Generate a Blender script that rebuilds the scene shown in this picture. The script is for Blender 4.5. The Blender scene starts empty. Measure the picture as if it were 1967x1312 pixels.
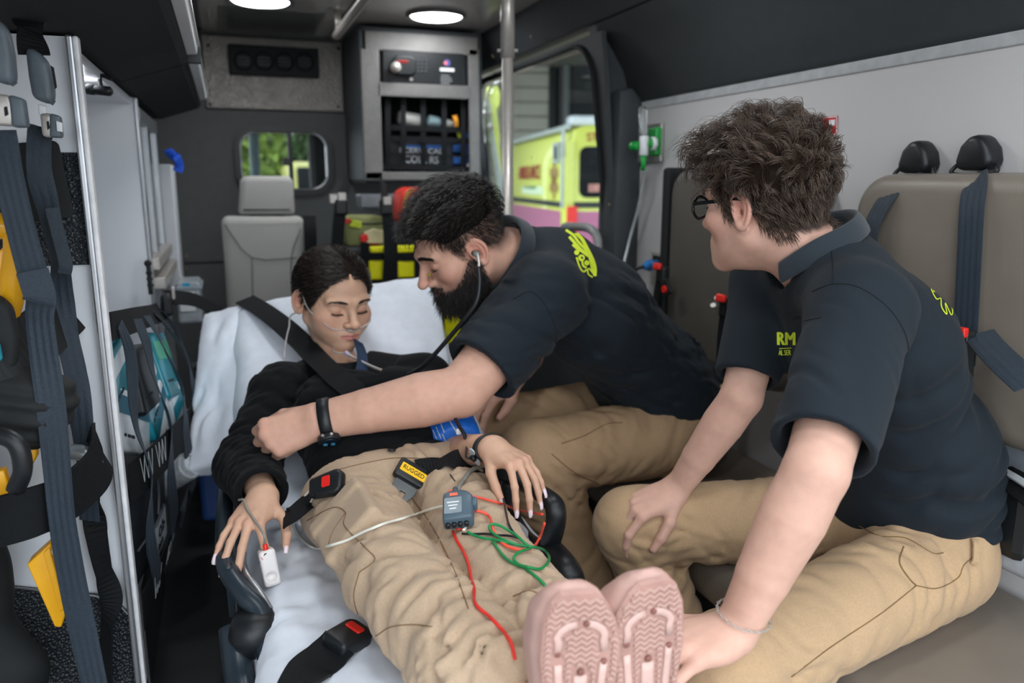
import bpy, bmesh, math, random
import numpy as np
from mathutils import Vector, Matrix
from mathutils.bvhtree import BVHTree

# ------------------------------------------------------------------ camera, world, light, exposure
SC = bpy.context.scene
COL = SC.collection
W_PX, H_PX, F_PX = 1967.0, 1312.0, 1494.0
CAM_YAW, CAM_PITCH = math.radians(19.9), math.radians(11.6)
CAM = np.array([0.0, 0.0, 1.20])
cam_d = bpy.data.cameras.new('camera')
cam_o = bpy.data.objects.new('camera', cam_d)
COL.objects.link(cam_o)
cam_o.location = CAM
cam_o.rotation_euler = (math.pi / 2 - CAM_PITCH, 0.0, -CAM_YAW)
cam_d.sensor_width = 36.0
cam_d.lens = 36.0 * F_PX / W_PX
cam_d.clip_start = 0.02
cam_d.clip_end = 200
cam_d.dof.use_dof = True
cam_d.dof.focus_distance = 1.22
cam_d.dof.aperture_fstop = 3.2
SC.camera = cam_o
SC.view_settings.view_transform = 'Standard'
SC.view_settings.look = 'None'
SC.view_settings.gamma = 1.0
SC.view_settings.use_curve_mapping = False
SC.view_settings.exposure = 0.0
SC.cycles.use_denoising = True
SC.cycles.max_bounces = 8
SC.cycles.diffuse_bounces = 4
SC.cycles.sample_clamp_indirect = 6.0

world = bpy.data.worlds.new('overcast_sky')
SC.world = world
world.use_nodes = True
wn = world.node_tree
bg = wn.nodes['Background']
bg.inputs['Color'].default_value = (0.86, 0.93, 1.0, 1)
bg.inputs['Strength'].default_value = 4.3

# sampling portal in the open rear doorway (it guides the sky's light in, it gives off none itself)
pl = bpy.data.lights.new('rear_door_portal', 'AREA')
pl.shape = 'RECTANGLE'; pl.size = 1.85; pl.size_y = 1.75
pl.cycles.is_portal = True
po = bpy.data.objects.new('rear_door_portal', pl)
COL.objects.link(po)
po.location = (0.42, -0.02, 0.95)
po.rotation_euler = (math.radians(90), 0, 0)

# ------------------------------------------------------------------ helpers: projection
_cy, _sy, _cp, _sp = math.cos(CAM_YAW), math.sin(CAM_YAW), math.cos(CAM_PITCH), math.sin(CAM_PITCH)
FWD = np.array([_sy * _cp, _cy * _cp, -_sp])
RGT = np.array([_cy, -_sy, 0.0])
UPV = np.array([_sy * _sp, _cy * _sp, _cp])

def ray(px, py):
    return FWD + RGT * ((px - W_PX / 2) / F_PX) + UPV * ((H_PX / 2 - py) / F_PX)

def at(px, py, d):
    """world point seen at photo pixel (px,py) at depth d metres"""
    return CAM + ray(px, py) * d

def onx(px, py, x):
    r = ray(px, py); return CAM + r * ((x - CAM[0]) / r[0])

def ony(px, py, y):
    r = ray(px, py); return CAM + r * ((y - CAM[1]) / r[1])

def onz(px, py, z):
    r = ray(px, py); return CAM + r * ((z - CAM[2]) / r[2])

def A(*v):
    return np.array(v, dtype=float)

def unit(v):
    v = np.asarray(v, float)
    return v / (np.linalg.norm(v) + 1e-12)

# ------------------------------------------------------------------ helpers: materials
MATS = {}
def mat(name, col, rough=0.6, metal=0.0, var=0.12, vscale=30.0, bump=0.0, bscale=200.0, spec=0.5, sheen=0.0,
        trans=0.0, emit=None, estr=0.0, coat=0.0, sss=0.0, attr=False, alpha=1.0, bdetail=3.0, ior=1.45, stretch=None):
    if name in MATS: return MATS[name]
    m = bpy.data.materials.new(name)
    m.use_nodes = True
    nt = m.node_tree
    b = nt.nodes['Principled BSDF']
    b.inputs['Roughness'].default_value = rough
    b.inputs['Metallic'].default_value = metal
    b.inputs['Specular IOR Level'].default_value = spec
    b.inputs['IOR'].default_value = ior
    b.inputs['Sheen Weight'].default_value = sheen
    b.inputs['Transmission Weight'].default_value = trans
    b.inputs['Coat Weight'].default_value = coat
    b.inputs['Alpha'].default_value = alpha
    if sss > 0:
        b.inputs['Subsurface Weight'].default_value = sss
        b.inputs['Subsurface Radius'].default_value = (1.0, 0.35, 0.2)
        b.inputs['Subsurface Scale'].default_value = 0.006
    tc = nt.nodes.new('ShaderNodeTexCoord')
    vec = tc.outputs['Object']
    if stretch:
        mp = nt.nodes.new('ShaderNodeMapping')
        mp.inputs['Scale'].default_value = stretch
        nt.links.new(vec, mp.inputs['Vector']); vec = mp.outputs['Vector']
    nz = nt.nodes.new('ShaderNodeTexNoise')
    nz.inputs['Scale'].default_value = vscale
    nz.inputs['Detail'].default_value = 3
    nt.links.new(vec, nz.inputs['Vector'])
    mix = nt.nodes.new('ShaderNodeMix'); mix.data_type = 'RGBA'; mix.blend_type = 'MULTIPLY'
    mix.inputs['Factor'].default_value = 1.0
    rmp = nt.nodes.new('ShaderNodeMapRange')
    rmp.inputs['From Min'].default_value = 0.3; rmp.inputs['From Max'].default_value = 0.7
    rmp.inputs['To Min'].default_value = 1 - var; rmp.inputs['To Max'].default_value = 1 + var
    nt.links.new(nz.outputs['Fac'], rmp.inputs['Value'])
    c4 = (col[0], col[1], col[2], 1)
    if attr:
        at_ = nt.nodes.new('ShaderNodeAttribute'); at_.attribute_name = 'Col'
        nt.links.new(at_.outputs['Color'], mix.inputs['A'])
    else:
        mix.inputs['A'].default_value = c4
    nt.links.new(rmp.outputs['Result'], mix.inputs['B'])
    nt.links.new(mix.outputs['Result'], b.inputs['Base Color'])
    if bump > 0:
        bn = nt.nodes.new('ShaderNodeTexNoise')
        bn.inputs['Scale'].default_value = bscale; bn.inputs['Detail'].default_value = bdetail
        nt.links.new(vec, bn.inputs['Vector'])
        bp = nt.nodes.new('ShaderNodeBump'); bp.inputs['Strength'].default_value = bump
        bp.inputs['Distance'].default_value = 0.002
        nt.links.new(bn.outputs['Fac'], bp.inputs['Height'])
        nt.links.new(bp.outputs['Normal'], b.inputs['Normal'])
    if emit is not None:
        b.inputs['Emission Color'].default_value = (*emit, 1)
        b.inputs['Emission Strength'].default_value = estr
    MATS[name] = m
    return m

def srgb(r, g, b):
    f = lambda c: (c / 255 / 12.92) if c / 255 <= 0.04045 else ((c / 255 + 0.055) / 1.055) ** 2.4
    return (f(r), f(g), f(b))

# ------------------------------------------------------------------ helpers: objects
ORIG = {}
def tag(o, label=None, cat=None, group=None, kind=None):
    if label: o['label'] = label
    if cat: o['category'] = cat
    if group: o['group'] = group
    if kind: o['kind'] = kind
    return o

def thing(name, label, cat, loc=(0, 0, 0), group=None, kind=None):
    o = bpy.data.objects.new(name, None)
    o.empty_display_size = 0.05
    COL.objects.link(o)
    o.location = loc
    ORIG[o] = np.array(loc, float)
    return tag(o, label, cat, group, kind)

def mk(name, V, F, m, parent=None, smooth=False, label=None, cat=None, group=None, kind=None, attr=None):
    """one mesh object from world-space vertices"""
    V = np.asarray(V, dtype=np.float64).reshape(-1, 3)
    if parent is not None:
        org = ORIG[parent]
    else:
        lo, hi = V.min(0), V.max(0)
        org = np.array([(lo[0] + hi[0]) / 2, (lo[1] + hi[1]) / 2, lo[2]])
    me = bpy.data.meshes.new(name)
    Vl = (V - org).astype(np.float32)
    if isinstance(F, np.ndarray) and F.ndim == 2:
        n, k = F.shape
        me.vertices.add(len(Vl)); me.vertices.foreach_set('co', Vl.ravel())
        me.loops.add(n * k); me.loops.foreach_set('vertex_index', F.astype(np.int32).ravel())
        me.polygons.add(n)
        me.polygons.foreach_set('loop_start', np.arange(0, n * k, k, dtype=np.int32))
        me.polygons.foreach_set('loop_total', np.full(n, k, dtype=np.int32))
        me.update(calc_edges=True)
        me.validate()
    else:
        me.from_pydata([tuple(v) for v in Vl.tolist()], [], [tuple(int(i) for i in f) for f in F])
        me.update()
    if smooth:
        me.polygons.foreach_set('use_smooth', np.ones(len(me.polygons), dtype=bool))
    if attr is not None:
        ca = me.color_attributes.new('Col', 'FLOAT_COLOR', 'POINT')
        c = np.ones((len(V), 4), dtype=np.float32); c[:, :3] = attr
        ca.data.foreach_set('color', c.ravel())
    if m is not None: me.materials.append(m)
    o = bpy.data.objects.new(name, me)
    COL.objects.link(o)
    if parent is not None:
        o.parent = parent
        ORIG[o] = ORIG[parent]
    else:
        o.location = org
        ORIG[o] = org
    return tag(o, label, cat, group, kind)

def sharp(o, ang=35):
    o.data.polygons.foreach_set('use_smooth', np.ones(len(o.data.polygons), dtype=bool))
    o.data.set_sharp_from_angle(angle=math.radians(ang))
    return o

def join(parts):
    Vs, Fs, n = [], [], 0
    for V, F in parts:
        V = np.asarray(V, float).reshape(-1, 3)
        Vs.append(V); Fs.extend([tuple(int(i) + n for i in f) for f in F]); n += len(V)
    return np.concatenate(Vs), Fs

def bmout(bm):
    bm.verts.index_update()
    V = np.array([v.co[:] for v in bm.verts]); F = [[v.index for v in f.verts] for f in bm.faces]
    bm.free(); return V, F

def frame(x=None, y=None, z=None):
    """3x3 matrix with columns X,Y,Z from two hints"""
    if z is not None and x is not None:
        Z = unit(z); X = unit(np.asarray(x, float) - Z * np.dot(x, Z)); Y = np.cross(Z, X)
    elif x is not None and y is not None:
        X = unit(x); Y = unit(np.asarray(y, float) - X * np.dot(y, X)); Z = np.cross(X, Y)
    else:
        Y = unit(y); Z = unit(np.asarray(z, float) - Y * np.dot(z, Y)); X = np.cross(Y, Z)
    return np.stack([X, Y, Z], 1)

def xf(VF, R=None, t=(0, 0, 0)):
    V, F = VF
    V = np.asarray(V, float)
    if R is not None: V = V @ np.asarray(R).T
    return V + np.asarray(t, float), F

def box(c, s, bev=0.0, seg=2, R=None):
    """box centred at c with full size s"""
    bm = bmesh.new()
    bmesh.ops.create_cube(bm, size=1.0)
    for v in bm.verts: v.co = Vector((v.co.x * s[0], v.co.y * s[1], v.co.z * s[2]))
    if bev > 0:
        bmesh.ops.bevel(bm, geom=bm.edges[:], offset=min(bev, 0.49 * min(s)), segments=seg, profile=0.5, affect='EDGES')
    return xf(bmout(bm), R, c)

def box2(lo, hi, bev=0.0, seg=2):
    lo, hi = np.asarray(lo, float), np.asarray(hi, float)
    return box((lo + hi) / 2, np.abs(hi - lo), bev, seg)

def prism(pts, h, bev=0.0, R=None, t=(0, 0, 0), seg=2):
    """2D outline (xy) extruded from z=0 to h, bevelled"""
    bm = bmesh.new()
    vs = [bm.verts.new((p[0], p[1], 0)) for p in pts]
    f = bm.faces.new(vs)
    r = bmesh.ops.extrude_face_region(bm, geom=[f])
    for v in r['geom']:
        if isinstance(v, bmesh.types.BMVert): v.co.z += h
    bmesh.ops.recalc_face_normals(bm, faces=bm.faces[:])
    if bev > 0:
        ed = [e for e in bm.edges if len(e.link_faces) == 2 and e.calc_face_angle(0) > 0.5]
        bmesh.ops.bevel(bm, geom=ed, offset=bev, segments=seg, profile=0.5, affect='EDGES')
    return xf(bmout(bm), R, t)

def rrect(w, h, r, n=5, cx=0, cy=0):
    """rounded rectangle outline"""
    out = []
    for sx, sy, a0 in ((1, 1, 0), (-1, 1, 90), (-1, -1, 180), (1, -1, 270)):
        for i in range(n + 1):
            a = math.radians(a0 + 90 * i / n)
            out.append((cx + sx * (w / 2 - r) + r * math.cos(a), cy + sy * (h / 2 - r) + r * math.sin(a)))
    return out

def spline(pts, n=8, closed=False):
    """Catmull-Rom through points (centripetal-ish), n samples per span"""
    P = np.asarray(pts, float)
    if len(P) < 3: 
        return np.stack([P[0] + (P[-1] - P[0]) * t for t in np.linspace(0, 1, n + 1)])
    if closed:
        Q = np.concatenate([P[-1:], P, P[:2]])
    else:
        Q = np.concatenate([2 * P[:1] - P[1:2], P, 2 * P[-1:] - P[-2:-1]])
    out = []
    for i in range(1, len(Q) - 2):
        p0, p1, p2, p3 = Q[i - 1], Q[i], Q[i + 1], Q[i + 2]
        for k in range(n):
            t = k / n
            out.append(0.5 * (2 * p1 + (p2 - p0) * t + (2 * p0 - 5 * p1 + 4 * p2 - p3) * t * t + (3 * p1 - p0 - 3 * p2 + p3) * t ** 3))
    if not closed: out.append(P[-1])
    return np.array(out)

def frames_along(P, hint=None, closed=False):
    P = np.asarray(P, float)
    T = np.gradient(P, axis=0)
    if closed: T = np.roll(P, -1, 0) - np.roll(P, 1, 0)
    T /= np.linalg.norm(T, axis=1, keepdims=True) + 1e-12
    N = np.zeros_like(P)
    if hint is not None:
        h = np.asarray(hint, float)
        if h.ndim == 1: h = np.tile(h, (len(P), 1))
        N = h - T * (h * T).sum(1, keepdims=True)
        N /= np.linalg.norm(N, axis=1, keepdims=True) + 1e-12
    else:
        a = np.array([0, 0, 1.0]) if abs(T[0][2]) < 0.9 else np.array([1.0, 0, 0])
        n = unit(a - T[0] * np.dot(a, T[0]))
        for i in range(len(P)):
            n = unit(n - T[i] * np.dot(n, T[i])); N[i] = n
    B = np.cross(T, N)
    return T, N, B

def sweep(P, prof, hint=None, closed=False, scale=None, caps=True):
    """sweep a closed 2D profile (list of (n,b)) along points P"""
    P = np.asarray(P, float)
    T, N, B = frames_along(P, hint, closed)
    prof = np.asarray(prof, float); k = len(prof); n = len(P)
    sc = np.ones(n) if scale is None else np.asarray(scale, float)
    V = (P[:, None, :] + N[:, None, :] * (prof[None, :, 0:1] * sc[:, None, None]) + B[:, None, :] * (prof[None, :, 1:2] * sc[:, None, None])).reshape(-1, 3)
    F = []
    m = n if closed else n - 1
    for i in range(m):
        j = (i + 1) % n
        for a in range(k):
            b = (a + 1) % k
            F.append((i * k + a, j * k + a, j * k + b, i * k + b))
    if not closed and caps:
        F.append(tuple(range(k))); F.append(tuple((n - 1) * k + a for a in reversed(range(k))))
    return V, F

def circ(r, n=8, ry=None):
    ry = r if ry is None else ry
    return [(r * math.cos(2 * math.pi * i / n), ry * math.sin(2 * math.pi * i / n)) for i in range(n)]

def tube(pts, r, n=8, sub=6, closed=False, scale=None):
    P = spline(pts, sub, closed) if sub else np.asarray(pts, float)
    return sweep(P, circ(r, n), closed=closed, scale=scale)

def strap(pts, w, th, nrm, sub=6, ribs=0):
    """flat webbing: normal direction hint nrm (single or per control point)"""
    P = spline(pts, sub) if sub else np.asarray(pts, float)
    h = np.asarray(nrm, float)
    if h.ndim == 2:
        t = np.linspace(0, len(h) - 1, len(P)); i = np.clip(t.astype(int), 0, len(h) - 2); f = (t - i)[:, None]
        h = h[i] * (1 - f) + h[i + 1] * f
    if ribs:
        up, dn = [], []
        for k in range(ribs + 1):
            x = -w / 2 + w * k / ribs
            dn.append((-th / 2, x))
            up.append((th / 2 * (1.0 if k % 2 else 0.45), x))
        prof = up[::-1] + dn
    else:
        prof = [(th / 2, w / 2), (th / 2, -w / 2), (-th / 2, -w / 2), (-th / 2, w / 2)]
    return sweep(P, prof, hint=h)

def lathe(prof, n=24, R=None, t=(0, 0, 0)):
    """profile of (radius, z) revolved about z"""
    V, F = [], []
    k = len(prof)
    for i in range(n):
        a = 2 * math.pi * i / n
        for r, z in prof: V.append((r * math.cos(a), r * math.sin(a), z))
    for i in range(n):
        j = (i + 1) % n
        for q in range(k - 1):
            F.append((i * k + q, j * k + q, j * k + q + 1, i * k + q + 1))
    if prof[0][0] > 1e-6: F.append(tuple(i * k for i in reversed(range(n))))
    if prof[-1][0] > 1e-6: F.append(tuple(i * k + k - 1 for i in range(n)))
    return xf((np.array(V), F), R, t)

def cyl(a, b, r, n=16, r2=None, bev=0.0):
    a, b = np.asarray(a, float), np.asarray(b, float)
    L = np.linalg.norm(b - a); r2 = r if r2 is None else r2
    z = unit(b - a); x = np.array([1, 0, 0.]) if abs(z[0]) < 0.9 else np.array([0, 1., 0])
    if bev: prof = [(0, 0), (r - bev, 0), (r, bev), (r2, L - bev), (r2 - bev, L), (0, L)]
    else: prof = [(0, 0), (r, 0), (r2, L), (0, L)]
    return lathe(prof, n, frame(x=x, z=z), a)

def text_vf(s, size, R, t, depth=0.0006, bold=True, width=None, font=None, shear=0.0, xs=1.0):
    """lettering as flat mesh, baseline-left at t, columns of R = (along, up, out)"""
    cu = bpy.data.curves.new('lettering', 'FONT')
    cu.body = s; cu.size = size; cu.extrude = depth; cu.resolution_u = 3
    cu.offset = 0.008 * size if bold else 0
    cu.shear = shear; cu.align_x = 'CENTER'; cu.align_y = 'CENTER'
    o = bpy.data.objects.new('lettering', cu); COL.objects.link(o)
    dg = bpy.context.evaluated_depsgraph_get()
    me = bpy.data.meshes.new_from_object(o.evaluated_get(dg))
    V = np.zeros(len(me.vertices) * 3); me.vertices.foreach_get('co', V); V = V.reshape(-1, 3)
    F = [tuple(p.vertices) for p in me.polygons]
    bpy.data.objects.remove(o); bpy.data.curves.remove(cu); bpy.data.meshes.remove(me)
    if width: xs = width / max(1e-6, V[:, 0].max() - V[:, 0].min())
    V[:, 0] *= xs
    return xf((V, F), R, t)

def copy_tree(root, dloc, label=None, group=None):
    """copy a thing with its parts and their sub-parts"""
    r = root.copy(); COL.objects.link(r)
    r.location = Vector(root.location) + Vector(dloc)
    ORIG[r] = ORIG[root] + np.asarray(dloc)
    if label: r['label'] = label
    if group: r['group'] = group
    for ch in list(root.children):
        c = ch.copy(); COL.objects.link(c); c.parent = r
        for g in ch.children:
            d = g.copy(); COL.objects.link(d); d.parent = c
    return r

# ------------------------------------------------------------------ helpers: signed distance shapes -> mesh
f32 = np.float32
def rc(P, a, b, r1, r2):
    a = np.asarray(a, f32); b = np.asarray(b, f32)
    ab = b - a; pa = P - a
    t = np.clip((pa @ ab) / f32(max(1e-9, float(ab @ ab))), 0, 1)
    d = pa - t[:, None] * ab
    return np.sqrt((d * d).sum(1)) - (f32(r1) + t * f32(r2 - r1))

def el(P, c, r, R=None):
    p = P - np.asarray(c, f32)
    if R is not None: p = p @ np.asarray(R, f32)
    r = np.asarray(r, f32)
    q = p / r
    k0 = np.sqrt((q * q).sum(1)); q /= r
    k1 = np.sqrt((q * q).sum(1)) + f32(1e-6)
    return k0 * (k0 - 1) / k1

def ec(P, a, b, ra, rb, xdir):
    """elliptic cone: radii (along xdir, across) at a and at b, round ends"""
    a = np.asarray(a, f32); b = np.asarray(b, f32)
    ab = b - a; L = float(np.linalg.norm(ab)); z = ab / L
    x = np.asarray(xdir, f32); x = x - z * (x @ z); x = x / np.linalg.norm(x); y = np.cross(z, x)
    p = P - a
    h = p @ z; t = np.clip(h / L, 0, 1)
    u = p @ x; v = p @ y
    rx = ra[0] + t * (rb[0] - ra[0]); ry = ra[1] + t * (rb[1] - ra[1])
    w = (h - t * L) / np.minimum(rx, ry)
    qx, qy = u / rx, v / ry
    k0 = np.sqrt(qx * qx + qy * qy + w * w)
    k1 = np.sqrt((qx / rx) ** 2 + (qy / ry) ** 2 + (w / np.minimum(rx, ry)) ** 2) + f32(1e-6)
    return (k0 * (k0 - 1) / k1).astype(f32)

def rbx(P, c, half, r, R=None):
    p = P - np.asarray(c, f32)
    if R is not None: p = p @ np.asarray(R, f32)
    q = np.abs(p) - (np.asarray(half, f32) - f32(r))
    return np.sqrt((np.maximum(q, 0) ** 2).sum(1)) + np.minimum(q.max(1), 0) - f32(r)

def smin(a, b, k):
    h = np.clip(0.5 + 0.5 * (b - a) / k, 0, 1)
    return b + (a - b) * h - k * h * (1 - h)

def smax(a, b, k):
    return -smin(-a, -b, k)

def chain(P, pts, rad, k=0.02):
    d = None
    for i in range(len(pts) - 1):
        e = rc(P, pts[i], pts[i + 1], rad[i], rad[i + 1])
        d = e if d is None else smin(d, e, k)
    return d

def wob(P, freq, seed, n=5):
    """cheap smooth noise in [-1,1]"""
    rg = np.random.RandomState(seed)
    s = np.zeros(len(P), f32)
    for i in range(n):
        k = rg.normal(size=3); k = k / np.linalg.norm(k) * freq * (0.6 + 0.8 * rg.rand())
        s += np.sin(P @ k.astype(f32) + f32(rg.rand() * 6.283))
    return s / f32(n) * f32(1.6)

def wr(P, c, rad, dirv, wl, amp, seed, warp=1.2):
    """a patch of irregular cloth folds around c, running across dirv"""
    q = P - np.asarray(c, f32)
    r2 = (q * q).sum(1)
    out = np.zeros(len(P), f32)
    sel = r2 < (2.2 * rad) ** 2
    if not sel.any(): return out
    Q = P[sel]; m = np.exp(-r2[sel] / f32(rad * rad))
    rg = np.random.RandomState(seed); d0 = unit(dirv); acc = np.zeros(len(Q), f32)
    for i in range(3):
        dd = unit(d0 + rg.normal(size=3) * .22).astype(f32)
        L = wl * (0.75, 1.15, 1.8)[i]
        ph = (Q @ dd) * f32(6.2832 / L) + f32(warp * 1.6) * wob(Q, 6.2832 / (L * 2.2), seed + 7 * i, 4)
        k = np.clip(wob(Q, 6.2832 / (L * 2.8), seed + 100 + 13 * i, 3) + .25, 0, 1)
        s = np.sin(ph)
        acc += (s + .35 * np.cos(2 * ph)) * k * f32((.8, 1.0, 1.1)[i])
    out[sel] = -m * f32(amp * .75) * acc
    return out

QUAL = 1.0
def mesh_sdf(fn, lo, hi, h, B=10, lip=1.35):
    """naive surface nets on a sparse-evaluated grid"""
    lo = np.asarray(lo, float); hi = np.asarray(hi, float); h = h * QUAL
    nb = np.maximum(1, np.ceil((hi - lo) / (h * B)).astype(int))
    n = nb * B + 1
    ci = np.stack(np.meshgrid(*[np.arange(k) for k in nb], indexing='ij'), -1).reshape(-1, 3)
    cen = (lo + (ci + 0.5) * B * h).astype(f32)
    dc = fn(cen)
    act = np.abs(dc) < h * B * 0.87 * lip + 0.004
    D = np.empty(tuple(n), f32)
    big = np.repeat(np.repeat(np.repeat(dc.reshape(tuple(nb)), B, 0), B, 1), B, 2)
    D[:-1, :-1, :-1] = big
    D[-1, :, :] = D[-2, :, :]; D[:, -1, :] = D[:, -2, :]; D[:, :, -1] = D[:, :, -2]
    loc = np.stack(np.meshgrid(*[np.arange(B + 1)] * 3, indexing='ij'), -1).reshape(-1, 3)
    ids = ci[act]
    for s in range(0, len(ids), 250):
        blk = ids[s:s + 250]
        g = (blk[:, None, :] * B + loc[None, :, :]).reshape(-1, 3)
        D[g[:, 0], g[:, 1], g[:, 2]] = fn((lo + g * h).astype(f32))
    S = D < 0
    c = np.zeros(tuple(n - 1), np.uint8)
    for dx in (0, 1):
        for dy in (0, 1):
            for dz in (0, 1):
                c += S[dx:n[0] - 1 + dx, dy:n[1] - 1 + dy, dz:n[2] - 1 + dz]
    m = (c > 0) & (c < 8)
    I = np.argwhere(m)
    vid = np.full(tuple(n - 1), -1, np.int32); vid[m] = np.arange(len(I))
    corners = np.array([(a, b, e) for a in (0, 1) for b in (0, 1) for e in (0, 1)])
    vals = np.stack([D[I[:, 0] + q[0], I[:, 1] + q[1], I[:, 2] + q[2]] for q in corners], 1)
    acc = np.zeros((len(I), 3)); cnt = np.zeros(len(I))
    for a in range(8):
        for b in range(a + 1, 8):
            if np.abs(corners[a] - corners[b]).sum() != 1: continue
            va, vb = vals[:, a], vals[:, b]
            x = (va < 0) != (vb < 0)
            t = np.where(x, va / (va - vb + 1e-20), 0)
            acc += np.where(x[:, None], corners[a] + t[:, None] * (corners[b] - corners[a]), 0); cnt += x
    V = lo + (I + acc / cnt[:, None]) * h
    Fs = []
    for ax in range(3):
        u, v = (ax + 1) % 3, (ax + 2) % 3
        sl0 = [slice(1, n[k] - 1) for k in range(3)]; sl1 = [slice(1, n[k] - 1) for k in range(3)]
        sl0[ax] = slice(0, n[ax] - 1); sl1[ax] = slice(1, n[ax])
        s0, s1 = S[tuple(sl0)], S[tuple(sl1)]
        for flip in (0, 1):
            E = np.argwhere((s0 & ~s1) if not flip else (~s0 & s1))
            if not len(E): continue
            for k in range(3):
                if k != ax: E[:, k] += 1
            q = []
            for du, dv in ((0, 0), (1, 0), (1, 1), (0, 1)):
                e = E.copy(); e[:, u] -= 1 - du; e[:, v] -= 1 - dv
                q.append(vid[e[:, 0], e[:, 1], e[:, 2]])
            q = np.stack(q, 1)
            Fs.append(q if not flip else q[:, ::-1])
    F = np.concatenate(Fs)
    F = F[(F >= 0).all(1)]
    return V, F

def normals_of(fn, V, e=0.0008):
    V = V.astype(f32)
    g = np.stack([fn(V + np.eye(3, dtype=f32)[k] * e) - fn(V - np.eye(3, dtype=f32)[k] * e) for k in range(3)], 1)
    return g / (np.linalg.norm(g, axis=1, keepdims=True) + 1e-9)

def bvh_of(VFs):
    V, F = join([(v, f.tolist() if isinstance(f, np.ndarray) else f) for v, f in VFs])
    return BVHTree.FromPolygons([tuple(v) for v in V.tolist()], F)

def hit(bv, px, py, off=0.0):
    """surface point of a built mesh under the line of sight through (px,py), lifted by off along its normal"""
    r = ray(px, py); r = r / np.linalg.norm(r)
    p, n, _, _ = bv.ray_cast(Vector(CAM), Vector(r))
    if p is None: return None, None
    p, n = np.array(p), np.array(n)
    if n @ r > 0: n = -n
    return p + n * off, n

def rot(axis, deg):
    return np.array(Matrix.Rotation(math.radians(deg), 3, Vector(axis)))
def bounds(pts, m):
    P = np.array(pts); return P.min(0) - m, P.max(0) + m
# ------------------------------------------------------------------ the vehicle's shell
def vor_mat(name, col, rough, scale, strength, dist=0.003, metal=0.0, feature='F1', spec=0.5, var2=0.0):
    m = mat(name, col, rough=rough, metal=metal, var=0.08, spec=spec)
    nt = m.node_tree; b = nt.nodes['Principled BSDF']
    tc = [n for n in nt.nodes if n.type == 'TEX_COORD'][0]
    vo = nt.nodes.new('ShaderNodeTexVoronoi'); vo.inputs['Scale'].default_value = scale; vo.feature = feature
    nt.links.new(tc.outputs['Object'], vo.inputs['Vector'])
    bp = nt.nodes.new('ShaderNodeBump'); bp.inputs['Strength'].default_value = strength; bp.inputs['Distance'].default_value = dist
    nt.links.new(vo.outputs['Distance'], bp.inputs['Height']); nt.links.new(bp.outputs['Normal'], b.inputs['Normal'])
    return m
FLOOR = mat('dark_rubber_floor', srgb(38, 41, 44), rough=0.55, bump=0.2, bscale=400)
WHITEWALL = mat('white_wall_laminate', srgb(196, 194, 194), rough=0.32, var=0.012, vscale=4)
HEADL = mat('charcoal_headliner_vinyl', srgb(62, 66, 69), rough=0.65, bump=0.12, bscale=1200, var=0.05)
BULK = mat('charcoal_bulkhead_vinyl', srgb(82, 83, 84), rough=0.75, bump=0.15, bscale=900, var=0.05)
CEIL = mat('grey_ceiling_panel', srgb(176, 176, 175), rough=0.16, var=0.02, vscale=5)
BLACKP = mat('black_plastic', srgb(22, 25, 28), rough=0.42, var=0.06, bump=0.06, bscale=700)
BLACKM = mat('matt_black_plastic', srgb(20, 23, 25), rough=0.75, var=0.08)
STEEL = mat('brushed_steel', srgb(186, 180, 174), rough=0.35, metal=0.45, var=0.06, vscale=90)
ALU = mat('anodised_aluminium', srgb(176, 178, 182), rough=0.35, metal=0.9, var=0.05)
GLASS = mat('clear_glass', (0.9, 0.95, 0.95), rough=0.02, trans=1.0, var=0.0, ior=1.05)
WEB = mat('black_webbing', srgb(13, 16, 19), rough=0.75, var=0.25, vscale=260, bump=0.5, bscale=900, spec=0.3)
WEBB = mat('blue_grey_webbing', srgb(32, 45, 57), rough=0.55, var=0.22, vscale=300, bump=0.5, bscale=900, sheen=0.05)
WHITEP = mat('white_plastic', srgb(222, 224, 226), rough=0.4, var=0.02)
REDP = mat('red_plastic', srgb(220, 38, 30), rough=0.35, var=0.04)
YB = 3.72                                   # bulkhead
v, f = box2((-.76, -.3, -.06), (1.42, YB + .04, 0)); mk('floor', v, f, FLOOR, kind='structure')
v, f = box2((1.30, 0, 0), (1.34, 2.36, 1.47), .002); mk('wall_right', v, f, WHITEWALL, kind='structure')
v, f = box2((-.76, 0, 0), (-.72, YB, 1.86)); mk('wall_left', v, f, WHITEWALL, kind='structure')
# ceiling: panels with joints
ce = mk('ceiling', *box2((-.76, 0, 1.835), (1.30, YB + .04, 1.87)), CEIL, kind='structure')
for (x0, x1, y0, y1) in ((-.05, .468, 0, 1.30), (-.05, .468, 1.306, YB), (.474, 1.075, 0, 1.30), (.474, 1.075, 1.306, YB)):
    mk('panel', *box2((x0, y0, 1.818), (x1, y1, 1.836), .003), CEIL, ce)
mk('panel', *box2((.02, 3.15, 1.814), (.40, 3.60, 1.819), .002), mat('dark_ceiling_panel', srgb(92, 94, 96), rough=0.3), ce)

def extrude_y(poly, y0, y1, bev=0.0):
    """outline in (x,z) extruded along y"""
    v, f = prism([(p[0], p[1]) for p in poly], abs(y1 - y0), bev)
    R = np.array([[1, 0, 0], [0, 0, 1.], [0, 1, 0]])      # (x,y,z)->(x, z->y, y->z)
    V = np.stack([v[:, 0], y0 + v[:, 2], v[:, 1]], 1)
    return V, [tuple(reversed(q)) for q in f]

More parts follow.
